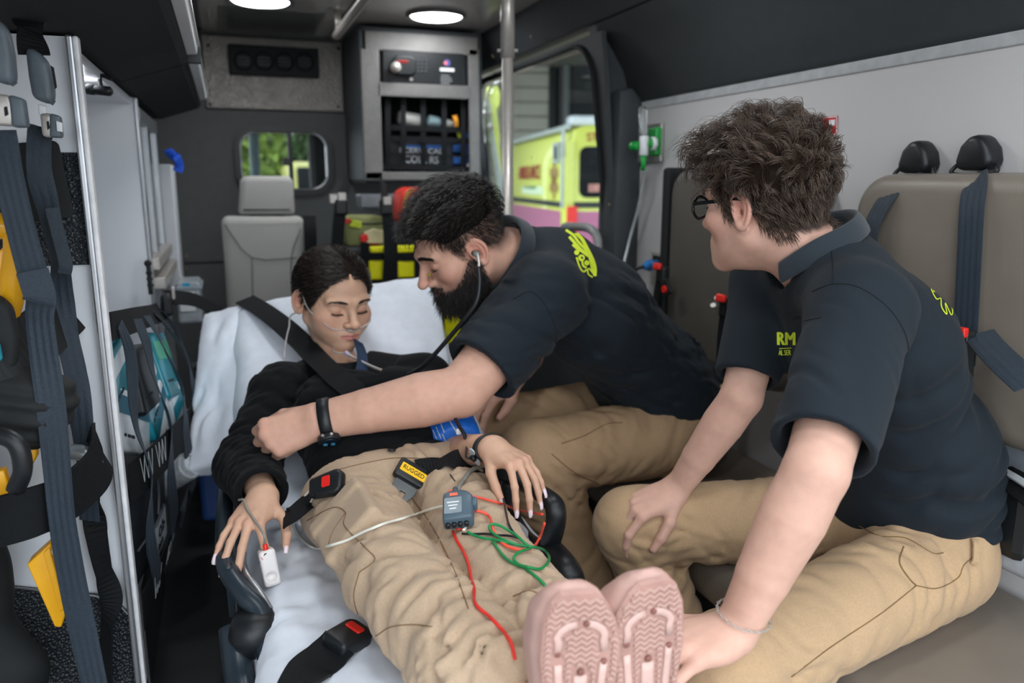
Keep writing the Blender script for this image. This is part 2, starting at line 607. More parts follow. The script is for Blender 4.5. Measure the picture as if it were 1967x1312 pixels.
# charcoal headliner down the right side: an upper strip and a lower quilted panel with studs
hl = mk('trim_1', *extrude_y([(1.065, 1.835), (1.075, 1.80), (1.152, 1.700), (1.20, 1.70), (1.20, 1.835)], 0, YB, .006), HEADL, kind='structure')
lowprof = [(1.152, 1.697), (1.205, 1.640), (1.262, 1.555), (1.288, 1.468), (1.300, 1.452), (1.325, 1.452), (1.325, 1.697)]
sharp(mk('panel', *extrude_y(lowprof, 0, 2.415, .008), HEADL, hl))
STUD = mat('headliner_stud', srgb(112, 98, 86), rough=0.5)
def stud(p, n, r=.009, parent=None):
    z = unit(n); R = frame(x=A(.1, .9, .3), z=z)
    return mk('stud', *lathe([(0, .004), (r * .5, .0036), (r, .0012), (r * 1.05, 0), (0, 0)], 12, R, p), STUD, parent, smooth=True)
for px, py, x in ((1217, 92, 1.235), (1021, 72, 1.10), (947, 108, 1.10)):
    stud(onx(px, py, x), A(-.75, 0, -.6), parent=hl)
mk('edge_strip', *extrude_y([(1.296, 1.430), (1.312, 1.430), (1.312, 1.455), (1.296, 1.455)], 0, 2.33, .003), mat('grey_wall_edge', srgb(176, 178, 180), rough=0.3), hl)

# pillar and sliding door with its window opening
pillar = mk('trim_2', *extrude_y([(1.19, .0), (1.30, .0), (1.30, 1.46), (1.262, 1.50), (1.215, 1.49)], 2.335, 2.47, .012), HEADL, kind='structure')
sharp(pillar)
mk('corner_fill', *extrude_y([(1.185, 1.44), (1.30, 1.44), (1.30, 1.72), (1.16, 1.72)], 2.405, 2.47, .006), HEADL, pillar)
for px, py in ((1151, 195), (1157, 222), (1171, 394)):
    stud(onx(px, py, 1.205 + .0), A(-1, -.3, 0), .007, pillar)
door = thing('door_1', 'charcoal sliding side door with a large window', 'door', (1.24, 3.1, 0), kind='structure')
# window opening outline in (y,z): rounded top rear corner
def ring_panel(outer, inner, x0, x1):
    """panel with a hole: outlines in (y,z) with equal counts"""
    n = len(outer); V = []
    for x in (x0, x1):
        V += [(x, p[0], p[1]) for p in outer] + [(x, p[0], p[1]) for p in inner]
    F = []
    for i in range(n):
        j = (i + 1) % n
        F += [(i, j, n + j, n + i), (2 * n + i, 3 * n + i, 3 * n + j, 2 * n + j), (n + i, n + j, 3 * n + j, 3 * n + i), (i, 2 * n + i, 2 * n + j, j)]
    return np.array(V), F
win = [(3.075 + (p[0]), 1.30 + p[1]) for p in rrect(1.29, .70, .13, 6)]
out = []
for (y, z) in win:
    a, b = (y - 3.075) / .645, (z - 1.30) / .35
    k = max(abs(a), abs(b)); a, b = a / k, b / k
    if min(abs(a), abs(b)) > .88: a, b = math.copysign(1, a), math.copysign(1, b)
    out.append((3.05 + a * .69, 1.30 + b * (.37 if b > 0 else 1.28)))
Vd, Fd = ring_panel(out, win, 1.20, 1.216)
Vd[:, 0] -= np.clip((Vd[:, 2] - 1.3) * .12, -.05, .05)
sharp(mk('door_panel', Vd, Fd, HEADL, door))
rim = [(1.192 - np.clip((z - 1.3) * .12, -.05, .05), y, z) for y, z in win]
mk('window_seal', *sweep(np.array(rim), circ(.008, 8), closed=True), BLACKM, door, smooth=True)
mk('pane', *ring_panel([(y, z) for y, z in win], [(3.075 + (y - 3.075) * .02, 1.30 + (z - 1.30) * .02) for y, z in win], 1.206, 1.209), GLASS, door)
hb = [onx(1085, 436, 1.15), onx(1120, 436, 1.15), onx(1138, 443, 1.15), onx(1148, 462, 1.15), onx(1150, 520, 1.15)]
mk('grab_handle', *tube([hb[0] + A(0.05, .05, 0)] + hb + [hb[-1] + A(.06, 0, -.02)], .015, 10, 8), mat('grey_handle', srgb(150, 152, 150), rough=0.4), door, smooth=True)

# bulkhead with its pass-through window
def wall_hole_y(x0, x1, z0, z1, hole, y0, y1):
    hc = np.mean(hole, 0); outl = []
    for (x, z) in hole:
        hw, hh = np.ptp([q[0] for q in hole]) / 2, np.ptp([q[1] for q in hole]) / 2
        a, b = (x - hc[0]) / hw, (z - hc[1]) / hh
        k = max(abs(a), abs(b)); a, b = a / k, b / k
        if min(abs(a), abs(b)) > .9: a, b = math.copysign(1, a), math.copysign(1, b)
        outl.append((hc[0] + a * ((x1 - hc[0]) if a > 0 else (hc[0] - x0)), hc[1] + b * ((z1 - hc[1]) if b > 0 else (hc[1] - z0))))
    n = len(hole); V = []
    for y in (y0, y1): V += [(p[0], y, p[1]) for p in outl] + [(p[0], y, p[1]) for p in hole]
    F = []
    for i in range(n):
        j = (i + 1) % n
        F += [(i, n + i, n + j, j), (2 * n + i, 2 * n + j, 3 * n + j, 3 * n + i), (n + i, 3 * n + i, 3 * n + j, n + j), (i, j, 2 * n + j, 2 * n + i)]
    return np.array(V), F
wl, wh = ony(460, 370, YB), ony(632, 250, YB)
wcx, wcz = (wl[0] + wh[0]) / 2, (wl[2] + wh[2]) / 2; ww, wh_ = wh[0] - wl[0], wh[2] - wl[2]
hole = rrect(ww, wh_, .085, 8, wcx, wcz)
n4 = len(hole)
fr = mk('wall_front', *wall_hole_y(-.76, 1.195, 0, 1.84, hole, YB, YB + .03), BULK, kind='structure')
for px, py in ((352, 392), (352, 416), (640, 235)):
    stud(ony(px + 5, py + 100 if py > 300 else py, YB), A(0, -1, 0), .008, fr)
mk('seam', *box2((-.5, YB - .003, .845), (.1, YB, .852)), BLACKM, fr)
w1 = thing('window_1', 'small sliding window in the bulkhead with rounded black frame', 'window', (wcx, YB, wcz - wh_ / 2), kind='structure')
mk('window_frame', *sweep(np.array([(x, YB - .006, z) for x, z in hole]), [(.016, .012), (.016, -.014), (-.012, -.016), (-.012, .012)], hint=A(0, -1, 0), closed=True), BLACKP, w1)
mk('inner_frame', *sweep(np.array([(wcx + (x - wcx) * .93, YB - .008, wcz + (z - wcz) * .91) for x, z in hole]), circ(.006, 6), closed=True), ALU, w1, smooth=True)
mk('mullion', *box2((wcx + .015, YB - .012, wcz - wh_ * .46), (wcx + .035, YB + .004, wcz + wh_ * .46), .003), BLACKP, w1)
mk('latch', *box2((wcx - .010, YB - .020, wcz - .02), (wcx + .03, YB - .010, wcz + .012), .003), BLACKP, w1)
mk('pane', *box2((wl[0] + .02, YB + .006, wl[2] + .02), (wcx + .02, YB + .010, wh[2] - .02)), GLASS, w1)
mk('pane', *box2((wcx + .03, YB + .014, wl[2] + .02), (wh[0] - .02, YB + .018, wh[2] - .02)), GLASS, w1)

# ------------------------------------------------------------------ ceiling fittings
LAMPW = mat('lamp_diffuser', (0.95, 0.97, 1.0), rough=0.4, emit=(0.95, 0.98, 1.0), estr=34.0, var=0.0)
LC = [onz(838, 30, 1.815), onz(500, 0, 1.815)] + [A(.80, 1.75, 1.815), A(.16, 1.75, 1.815), A(.80, .60, 1.815), A(.16, .60, 1.815)]  # entries of the second list are added out-of-view lamps that brighten the interior
for i, c in enumerate(LC):
    l = thing('ceiling_light', ['round white ceiling light above the front right cabinet', 'round white ceiling light at the top edge above the grey seat', 'added round fill light over the bearded man', 'added round fill light over the patient', 'added round fill light over the near bench', 'added round fill light over the near shelving'][i], 'light', c, group='round ceiling lights')
    mk('bezel', *lathe([(.098, .004), (.112, .002), (.114, -.006), (.104, -.010), (.096, -.004)], 32, None, c), mat('lamp_bezel', srgb(120, 122, 124), rough=0.3, metal=.6), l, smooth=True)
    mk('diffuser', *lathe([(0, -.012), (.06, -.011), (.09, -.008), (.099, -.002), (.099, .004)], 32, None, c), LAMPW, l, smooth=True)
rail = thing('ceiling_grab_rail', 'steel grab rail running along the ceiling', 'rail', (.43, 2.2, 1.72))
mk('bar', *tube([A(.43, 3.12, 1.735), A(.43, 2.4, 1.735), A(.43, 1.25, 1.735)], .0155, 12, 2), STEEL, rail, smooth=True)
for y in (3.06, 1.4):
    mk('bracket', *cyl(A(.43, y, 1.735), A(.43, y, 1.818), .011, 12), STEEL, rail, smooth=True)
    mk('mounting_plate', *cyl(A(.43, y, 1.812), A(.43, y, 1.819), .035, 20), STEEL, rail)
pp = at(975, 200, 2.3)
pole = thing('grab_pole', 'vertical steel pole between ceiling and floor behind the bearded man', 'pole', (pp[0], pp[1], 0))
mk('tube', *cyl(A(pp[0], pp[1], 0), A(pp[0], pp[1], 1.62), .0165, 16), STEEL, pole, smooth=True)
mk('sleeve', *cyl(A(pp[0], pp[1], 1.555), A(pp[0], pp[1], 1.82), .0205, 16), STEEL, pole, smooth=True)
for s in (-1, 1):
    q = A(pp[0], pp[1], 1.575) + RGT * .018 * s
    mk('screw', *cyl(q, q + RGT * s * .012, .005, 8), STEEL, pole)
# ------------------------------------------------------------------ bulkhead fittings
VENTP = vor_mat('pebbled_grey_panel', srgb(142, 137, 132), 0.4, 110, 1.0, metal=0.3)
def ply(px0, py0, px1, py1, y, y2, bev=.004, m=None, name='panel', parent=None, **kw):
    a, b = ony(px0, py1, y), ony(px1, py0, y)
    return mk(name, *box2((a[0], y, a[2]), (b[0], y2, b[2]), bev), m, parent, **kw)
vp = thing('air_vent_panel', 'grey pebbled air vent panel above the bulkhead window', 'vent', ony(525, 205, YB))
ply(397, 82, 655, 207, YB - .02, YB - .002, .004, VENTP, 'panel', vp)
ply(441, 93, 611, 142, YB - .05, YB - .02, .006, BLACKM, 'vent_frame', vp)
for k in range(4):
    c = ony(468 + 39 * k, 117 + k * .8, YB - .05)
    mk('nozzle', *lathe([(.008, -.012), (.030, -.010), (.036, -.002), (.040, .003), (.028, .004), (.010, .001), (0, .001)], 20, frame(x=A(1, 0, 0), z=A(0, -1, 0)), c), BLACKM, vp, smooth=True)
    for j in range(3):
        mk('louvre', *box(c + A(0, -.006, -.014 + .014 * j), (.05, .004, .003)), BLACKP, vp)
for px, py in ((400, 87), (650, 93), (404, 200), (650, 205)):
    mk('screw', *lathe([(0, .003), (.006, .002), (.007, 0)], 10, frame(x=A(1, 0, 0), z=A(0, -1, 0)), ony(px, py, YB - .021)), BLACKM, vp)

SEATG = mat('grey_seat_fabric', srgb(168, 166, 162), rough=0.85, var=0.06, vscale=200, bump=0.3, bscale=900, sheen=0.2)
seat = thing('attendant_seat', 'grey upholstered attendant seat with headrest against the bulkhead', 'seat', (ony(505, 600, 3.3)[0], 3.3, 0))
def pad(name, pts, y, th, m, parent, bev=.025, R=None):
    poly = [ony(px, py, y) for px, py in pts]
    v, f = prism([(p[0], p[2]) for p in poly], th, bev, seg=4)
    V = np.stack([v[:, 0], y + v[:, 2], v[:, 1]], 1)
    return sharp(mk(name, V, [tuple(reversed(q)) for q in f], m, parent), 50)
YS = 3.12
def arc(cx, cy, rx, ry, a0, a1, n=5):
    return [(cx + rx * math.cos(math.radians(a)), cy - ry * math.sin(math.radians(a))) for a in np.linspace(a0, a1, n)]
hr = arc(550, 353, 14, 15, 0, 90) + arc(475, 353, 14, 15, 90, 180) + arc(466, 405, 8, 8, 180, 270) + arc(559, 405, 8, 8, 270, 360)
pad('headrest', hr, YS + .02, .09, SEATG, seat, .022)
mk('headrest_post', *box2(ony(480, 425, YS + .05), ony(545, 400, YS + .075)), BLACKM, seat)
bk = arc(572, 432, 14, 16, 0, 90) + arc(440, 432, 15, 16, 90, 180) + [(432, 520), (443, 700), (588, 700)]
backp = pad('backrest', bk, YS, .11, SEATG, seat, .03)
SEAMG = mat('seat_seam', srgb(92, 92, 92), rough=0.9)
def seam(pts, y, name='seam', parent=backp, r=.0022, m=SEAMG):
    return mk(name, *tube([ony(px, py, y) for px, py in pts], r, 6, 3), m, parent, smooth=True)
seam([(432, 432), (484, 495), (570, 495)], YS - .001); seam([(484, 495), (486, 590)], YS - .001); seam([(578, 440), (560, 495), (562, 590)], YS - .001)
cush = [(428, 640), (600, 640), (600, 700), (428, 700)]
mk('seat_cushion', *box2((seat.location[0] - .23, 2.72, .40), (seat.location[0] + .23, 3.16, .52), .04, 4), SEATG, seat)
mk('seat_base', *box2((seat.location[0] - .20, 2.80, 0), (seat.location[0] + .20, 3.4, .40), .02), BLACKP, seat)
b = thing('seat_belt', 'dark seat belt hanging beside the grey attendant seat', 'seat belt', ony(595, 600, YS + .03))
mk('webbing', *strap([ony(594, 415, YS + .03), ony(596, 450, YS + .0), ony(598, 520, YS - .01), ony(600, 600, YS)], .048, .003, A(0, -1, 0)), WEB, b)
mk('buckle', *box(ony(597, 494, YS - .03), (.065, .03, .045), .008), BLACKP, b)
mk('steel_tongue', *box(ony(594, 499, YS - .05), (.018, .006, .018), .003), STEEL, b)

# ------------------------------------------------------------------ front right cabinet
YC = 3.25
CABG = vor_mat('pebbled_cabinet_frame', srgb(116, 114, 112), 0.42, 220, 0.5, metal=0.3)
cab = thing('front_cabinet', 'tall dark cabinet with pebbled grey frame beside the side window', 'cabinet', (ony(810, 340, YC)[0], YC, ony(810, 345, YC)[2]))
c00, c11 = ony(702, 345, YC), ony(920, 72, YC)
X0, X1, Z0, Z1 = c00[0], c11[0] + .01, c00[2], 1.80
mk('side_panel', *box2((X0 - .005, YC, Z0), (X0 + .012, YB, Z1), .003), HEADL, cab)
mk('side_panel', *box2((X1 - .012, YC, Z0), (X1, YB, Z1), .003), HEADL, cab)
mk('back_panel', *box2((X0, YB - .03, Z0), (X1, YB - .01, Z1)), BLACKM, cab)
mk('top_panel', *box2((X0, YC, Z1 - .015), (X1, YB, Z1)), HEADL, cab)
mk('bottom_panel', *box2((X0, YC, Z0 - .012), (X1, YB, Z0 + .006)), BLACKM, cab)
def fbar(px0, py0, px1, py1, name='frame_bar'):
    return ply(px0, py0, px1, py1, YC - .012, YC + .004, .003, CABG, name, cab)
fbar(702, 72, 918, 95); fbar(702, 95, 728, 345); fbar(903, 95, 920, 345); fbar(726, 165, 905, 184); fbar(702, 331, 920, 346)
safe = thing('safe', 'small black electronic safe with keypad set in the cabinet above the bags', 'safe', ony(815, 165, YC))
ply(730, 95, 902, 164, YC + .002, YC + .25, .004, BLACKM, 'body', safe)
sdoor = ply(736, 101, 893, 160, YC - .012, YC + .004, .005, BLACKP, 'door', safe)
c = ony(775, 127, YC - .014)
mk('handle_housing', *prism(rrect(.10, .075, .03, 5), .02, .006, frame(x=A(1, 0, 0), y=A(0, 0, 1)), c + A(0, 0, 0)), BLACKP, sdoor)
mk('knob', *lathe([(0, .03), (.016, .028), (.021, .018), (.022, 0)], 20, frame(x=A(1, 0, 0), z=A(0, -1, 0)), ony(759, 130, YC - .03)), STEEL, sdoor, smooth=True)
mk('display', *box(ony(774, 118, YC - .035), (.042, .004, .010), .001), mat('red_display', srgb(120, 25, 22), rough=0.3, emit=srgb(200, 30, 20), estr=0.25), sdoor)
for i in range(3):
    for j in range(4):
        mk('key', *box(ony(803 + 7.5 * i, 116 + 7 * j, YC - .014), (.010, .005, .008), .002), HEADL, sdoor)
mk('lock', *cyl(ony(790, 152, YC - .012), ony(790, 152, YC - .018), .007, 12), STEEL, sdoor)
mk('badge', *cyl(ony(859, 121, YC - .012), ony(859, 121, YC - .0145), .014, 20), mat('blue_badge', srgb(70, 80, 140), rough=0.4), sdoor)
mk('badge_dot', *cyl(ony(856, 121, YC - .0145), ony(856, 121, YC - .0155), .008, 16), mat('pink_badge', srgb(205, 110, 130), rough=0.4), sdoor)
mk('sticker', *box(ony(859, 134, YC - .0135), (.060, .002, .013)), WHITEP, sdoor)
for k, wd in enumerate((.034, .046, .050, .036)):
    mk('print_line', *box(ony(850 + wd * 150, 145 + k * 5, YC - .0135), (wd, .0015, .005)), mat('grey_print', srgb(120, 122, 124)), sdoor)
# open compartment with bags behind a black net
BLUEB = mat('blue_nylon', srgb(28, 82, 150), rough=0.6, var=0.15, vscale=120)
PALE = mat('pale_plastic_roll', srgb(205, 203, 196), rough=0.5, var=0.04)
def roll(name, px0, py0, px1, py1, y, r, m, label, cat, ends=None):
    a, b_ = ony(px0, py0, y), ony(px1, py1, y + .02)
    t = thing(name, label, cat, (a + b_) / 2)
    mk('roll', *cyl(a, b_, r, 18, bev=.006), m, t, smooth=True)
    u = unit(b_ - a)
    mk('end_ring', *sweep(np.array([b_ + (frame(x=A(0, 0, 1), z=u) @ A(r * .72 * math.cos(q), r * .72 * math.sin(q), .003)) for q in np.linspace(0, 6.283, 17)[:-1]]), circ(.003, 6), closed=True), ends or m, t, smooth=True)
    return t
roll('bandage_roll', 765, 225, 806, 232, YC + .06, .028, PALE, 'pale bandage roll on the upper left of the cabinet net', 'bandage')
roll('foil_pack', 822, 231, 842, 235, YC + .06, .024, mat('clear_blue_pack', srgb(150, 178, 184), rough=0.15, coat=.5), 'shiny clear pack between the rolls in the front cabinet', 'pack', STEEL)
roll('dressing_roll', 855, 236, 873, 240, YC + .06, .017, PALE, 'small white dressing roll beside the orange strap', 'bandage')
mk('orange_tag', *strap([ony(873, 222, YC + .03), ony(876, 232, YC + .025), ony(877, 243, YC + .03)], .018, .004, A(0, -1, 0)), mat('orange_webbing', srgb(226, 150, 30), rough=.6), None, label='small orange pull tag hanging in the front cabinet', cat='tag')
mk('lime_tag', *prism(rrect(.028, .028, .006), .006, .001, frame(x=A(1, 0, .2), y=A(0, 0, 1)), ony(884, 258, YC + .03)), mat('lime_plastic', srgb(190, 205, 40), rough=.5), None, label='small lime tag below the orange pull tag', cat='tag')
bag = thing('collar_bag', 'black and blue bag lettered COLLARS behind a net in the cabinet', 'bag', ony(805, 328, YC + .05))
a_, b_ = ony(735, 330, YC + .045), ony(880, 272, YC + .045)
BAGB = mat('black_bag_nylon', srgb(24, 28, 34), rough=.6, var=.2, vscale=60, bump=.3, bscale=60)
sharp(mk('body', *box2((a_[0], YC + .045, a_[2]), (b_[0], YC + .30, b_[2] + .02), .03, 4), BAGB, bag))
ply(778, 279, 812, 286, YC + .038, YC + .046, .003, BLUEB, 'blue_label', bag); ply(819, 279, 848, 286, YC + .038, YC + .046, .003, BLUEB, 'blue_label', bag)
RT = frame(x=A(1, 0, -.02), y=A(0, 0, 1))
WPRINT = mat('white_print', srgb(198, 202, 205), rough=.6)
mk('lettering', *text_vf('COLL RS', .045, RT, ony(810, 307, YC + .0445), .0008, width=.145), WPRINT, bag)
mk('lettering', *text_vf('I CERVI CAL', .030, RT, ony(809, 290, YC + .0365), .0006, width=.185), WPRINT, bag)
pb = thing('blue_pouch', 'blue nylon pouch standing at the right of the COLLARS bag', 'pouch', ony(903, 330, YC + .05))
a_, b_ = ony(893, 322, YC + .05), ony(906, 250, YC + .05)
sharp(mk('body', *box2((a_[0], YC + .05, a_[2]), (b_[0], YC + .14, b_[2]), .014, 3), BLUEB, pb))
mk('snap', *cyl(ony(901, 318, YC + .048), ony(901, 318, YC + .044), .010, 12), STEEL, pb)
for px, py in ((878, 286), (878, 309)):
    q = ony(px, py, YC + .045)
    tg = mk('blue_tab', *box(q, (.038, .02, .032), .006), BLUEB, bag)
net = thing('cabinet_net', 'black webbing net stretched across the open cabinet compartment', 'net', ony(815, 335, YC + .01))
for px in (745, 775, 813, 853, 890):
    mk('strap', *strap([ony(px, 190, YC + .02), ony(px, 260, YC + .005), ony(px, 332, YC + .02)], .022, .002, A(0, -1, 0), 3), WEB, net)
for py in (247, 268, 298, 322):
    mk('strap', *strap([ony(728, py - 3, YC + .02), ony(813, py, YC + .002), ony(902, py + 3, YC + .02)], .022 if py != 298 else .007, .002, A(0, -1, 0), 3), WEB, net)

# ------------------------------------------------------------------ bags, belts and helmet stowed below the cabinet
YEL = mat('yellow_bag_vinyl', srgb(250, 244, 14), rough=0.45, var=0.06, vscale=60, bump=.2, bscale=40)
OLIVE = mat('olive_bag_nylon', srgb(130, 134, 84), rough=0.7, var=0.1, vscale=80, bump=.3, bscale=60)
yb = thing('yellow_bag', 'big yellow and black emergency bag standing behind the pillow', 'bag', ony(770, 700, 2.9))
YQ = 2.88
ply(640, 470, 905, 740, YQ + .01, YQ + .30, .03, BAGB, 'body', yb)
for (x0, y0, x1, y1) in ((712, 473, 746, 486), (762, 470, 850, 486), (710, 500, 750, 538), (764, 500, 850, 534), (810, 546, 838, 562), (845, 548, 900, 562), (812, 612, 838, 694), (852, 604, 884, 662), (712, 560, 790, 600)):
    ply(x0, y0, x1, y1, YQ - .012, YQ + .014, .006, YEL, 'yellow_panel', yb)
for px in (700, 756, 803, 845):
    mk('strap', *strap([ony(px, 466, YQ - .018), ony(px + 1, 560, YQ - .020), ony(px + 3, 735, YQ - .018)], .030, .003, A(0, -1, 0), 3), WEB, yb)
for py in (492, 542, 580):
    mk('strap', *strap([ony(640, py, YQ - .022), ony(770, py + 2, YQ - .024), ony(905, py + 4, YQ - .022)], .020, .003, A(0, -1, 0), 3), WEB, yb)
mk('buckle', *box(ony(842, 632, YQ - .03), (.03, .015, .03), .005), mat('grey_plastic', srgb(150, 152, 154), rough=.4), yb)
ply(812, 609, 846, 613, YQ - .030, YQ - .02, .001, mat('reflective_tape', srgb(206, 208, 204), rough=.3), 'reflective_tape', yb); ply(838, 640, 860, 643, YQ - .030, YQ - .02, .001, MATS['reflective_tape'], 'reflective_tape', yb)
ply(852, 588, 876, 604, YQ - .03, YQ + .0, .006, mat('green_bottle_cap', srgb(96, 122, 104), rough=.4), 'green_pouch', yb)
ob = thing('olive_bag', 'olive green bag with red and cream flap above the yellow bag', 'bag', ony(705, 470, 2.95))
sharp(ply(664, 415, 742, 475, 2.95, 3.15, .02, OLIVE, 'body', ob))
mk('zip', *tube([ony(668, 428, 2.945), ony(705, 430, 2.945), ony(740, 429, 2.945)], .003, 6, 3), BAGB, ob)
mk('cream_patch', *prism([(-.04, .02), (.0, .035), (.05, .02), (.045, -.025), (-.03, -.02)], .012, .004, frame(x=A(1, 0, 0), y=A(0, 0, 1)), ony(718, 456, 2.94)), mat('cream_fabric', srgb(214, 202, 160), rough=.7), ob)
mk('red_tag', *prism(rrect(.030, .028, .008), .014, .003, frame(x=A(1, 0, .2), y=A(0, 0, 1)), ony(699, 457, 2.94)), REDP, ob)
mk('red_edge', *tube([ony(706, 466, 2.945), ony(722, 468, 2.94), ony(736, 463, 2.945)], .006, 8, 4), REDP, ob, smooth=True)
mk('lime_corner', *prism(rrect(.045, .026, .006), .01, .002, frame(x=A(1, 0, -.2), y=A(0, 0, 1)), ony(682, 430, 2.945)), mat('lime_plastic', srgb(190, 205, 40), rough=.5), ob)
mk('red_corner', *prism(rrect(.030, .018, .006), .01, .002, frame(x=A(1, 0, -.2), y=A(0, 0, 1)), ony(668, 425, 2.945)), REDP, ob)
rb = thing('red_bag', 'red bag with gold piping half hidden behind the bearded man', 'bag', ony(800, 430, 2.95))
rpts = [ony(px, py, 2.93) for px, py in ((768, 430), (768, 392), (774, 368), (790, 360), (850, 360), (850, 430))]
v, f = prism([(p[0], p[2]) for p in rpts], .18, .02, seg=3)
sharp(mk('body', np.stack([v[:, 0], 2.93 + v[:, 2], v[:, 1]], 1), [tuple(reversed(q)) for q in f], mat('red_bag_nylon', srgb(214, 52, 36), rough=.55, var=.1), rb), 50)
mk('gold_piping', *tube([ony(776, 428, 2.925), ony(777, 392, 2.925), ony(783, 372, 2.925), ony(795, 363, 2.925)], .006, 8, 4), mat('gold_piping', srgb(196, 148, 62), rough=.5), rb, smooth=True)
mk('white_box', *box2(ony(693, 400, 3.18), ony(790, 372, 3.3), .006), mat('grey_metal_case', srgb(128, 134, 140), rough=.35, metal=.5), None, label='grey metal case behind the hanging belts under the cabinet', cat='case').name = 'metal_case'
# webbing belts hanging under the cabinet
for k, (x0, x1, x2, lab) in enumerate(((668, 655, 648, 'black harness belt hanging at the left edge below the cabinet'), (735, 742, 748, 'black harness belt hanging in front of the olive bag'))):
    hb_ = thing('harness_belt', lab, 'belt', ony(x1, 480, 2.86), group='harness belts under the front cabinet')
    mk('webbing', *strap([ony(x0, 346, 3.1), ony(x1, 395, 2.86), ony(x2, 470, 2.84), ony(x2 - 4, 560, 2.86)], .046, .003, A(.3, -1, 0)), WEB, hb_)
    mk('buckle', *box(ony(x1, 398, 2.84), (.05, .025, .06), .010), BLACKP, hb_)
    mk('tongue', *box(ony(x1 + 2, 386 if k else 378, 2.83), (.030, .008, .030), .006), STEEL, hb_)
    if k == 0: mk('tongue', *box(ony(x1 - 14, 382, 2.835), (.030, .008, .034), .006), STEEL, hb_)
# ------------------------------------------------------------------ left side: overhead locker, shelving, net
XL = -.20
LOCKER = mat('black_locker_carpet', srgb(24, 29, 31), rough=0.95, var=0.3, vscale=500, bump=.5, bscale=600)
PANELW = mat('white_cabinet_laminate', srgb(214, 217, 222), rough=0.3, var=0.015, vscale=6)
ov = thing('overhead_locker', 'long black carpeted overhead locker along the left wall', 'locker', (-.4, 1.5, 1.42))
ovp = [(-.71, 1.815), (-.062, 1.815), (-.062, 1.478), (-.075, 1.466), (-.205, 1.425), (-.71, 1.425)]
mk('body', *extrude_y(ovp, 0, 2.05, .004), LOCKER, ov)
mk('body', *extrude_y(ovp, 2.058, 3.22, .004), LOCKER, ov)
mk('seam', *extrude_y([(-.066, 1.5), (-.064, 1.475), (-.2, 1.43), (-.22, 1.44), (-.1, 1.5)], 2.05, 2.058), mat('locker_joint', srgb(60, 66, 68), rough=.5), ov)
for i, (y0, y1, z) in enumerate(((.9, 2.02, 1.507), (2.08, 3.0, 1.500))):
    sl = thing('strip_light', ['long white strip light on the near end of the overhead locker', 'shorter white strip light on the far end of the overhead locker'][i], 'light', (-.045, (y0 + y1) / 2, z - .015), group='strip lights on the overhead locker')
    mk('housing', *extrude_y([(-.062, z - .022), (-.040, z - .020), (-.036, z), (-.040, z + .022), (-.062, z + .024)], y0, y1, .002), WHITEP, sl)
    mk('rail', *extrude_y([(-.038, z - .004), (-.033, z - .003), (-.033, z + .003), (-.038, z + .004)], y0, y1), mat('strip_rail', srgb(196, 196, 194), rough=.3), sl)
    mk('end_cap', *box2((-.064, y0 - .006, z - .026), (-.032, y0 + .004, z + .028), .003), BLACKP, sl)

Y1, Y2 = 1.43, 2.37
sh = thing('shelving_unit', 'white open shelving unit with aluminium edging on the left wall', 'shelf', (-.45, 1.9, 0))
mk('end_panel', *prism([(-.71, .34), (XL - .055, .34), (XL - .012, .42), (XL - .012, 1.42), (-.71, 1.42)], .02, 0, frame(x=A(1, 0, 0), y=A(0, 0, 1)), A(0, Y1 + .02, 0)), PANELW, sh)
mk('edge_trim', *box2((XL - .014, Y1 - .022, .30), (XL - .004, Y1 + .004, 1.42), .003), ALU, sh)
mk('edge_trim', *box2((XL - .005, Y1 - .014, .30), (XL + .003, Y1 + .010, 1.42), .003), mat('white_trim', srgb(222, 222, 224), rough=.3), sh)
mk('lower_panel', *box2((-.71, Y1, 0), (XL - .02, Y1 + .03, .345)), BLACKM, sh)
mk('far_panel', *box2((-.71, Y2, .30), (XL - .012, Y2 + .018, 1.42)), PANELW, sh)
mk('far_edge', *box2((XL - .014, Y2 - .006, .30), (XL - .004, Y2 + .022, 1.42), .003), ALU, sh)
mk('back_panel', *box2((-.71, Y1 + .02, .30), (-.695, Y2, 1.42)), PANELW, sh)
mk('top_panel', *box2((-.71, Y1 + .02, 1.402), (XL - .02, Y2, 1.42)), PANELW, sh)
mk('shelf_board', *box2((-.695, Y1 + .02, .34), (XL - .03, Y2, .36)), PANELW, sh)
mk('base', *box2((-.71, Y1 + .03, 0), (XL - .05, Y2, .34)), BLACKM, sh)
mk('base_edge', *box2((XL - .052, Y1 + .40, .0), (XL - .046, Y1 + .408, .36)), ALU, sh)
# mats
MATT = vor_mat('black_pebble_mat', srgb(34, 38, 42), 0.35, 190, 1.0, .004)
mt = thing('pebbled_pad', 'black pebbled rubber pad on the white end panel beside the belts', 'pad', (-.4, Y1 - .006, 1.0))
a_, b_ = ony(-60, 516, Y1 - .006), ony(160, 293, Y1 - .006); b2_ = ony(182, 514, Y1 - .006)
v, f = prism([(a_[0], a_[2]), (b2_[0], a_[2]), (b2_[0] - .004, b_[2]), (a_[0], b_[2])], .006, .002)
mk('pad', np.stack([v[:, 0], Y1 - .006 + v[:, 2], v[:, 1]], 1), [tuple(reversed(q)) for q in f], MATT, mt)
for px, py in ((110, 325), (20, 500)):
    mk('screw', *lathe([(0, .003), (.006, .002), (.008, 0)], 12, frame(x=A(1, 0, 0), z=A(0, -1, 0)), ony(px, py, Y1 - .007)), BLACKM, mt, smooth=True)
mk('velcro_patch', *prism(rrect(.10, .12, .01), .004, .001, frame(x=A(1, 0, .1), y=A(0, 0, 1)), ony(60, 350, Y1 - .006)), BLACKM, mt)
m2 = thing('corner_pad', 'black pebbled rubber pad at the foot of the white end panel', 'pad', (-.4, Y1 - .006, .3))
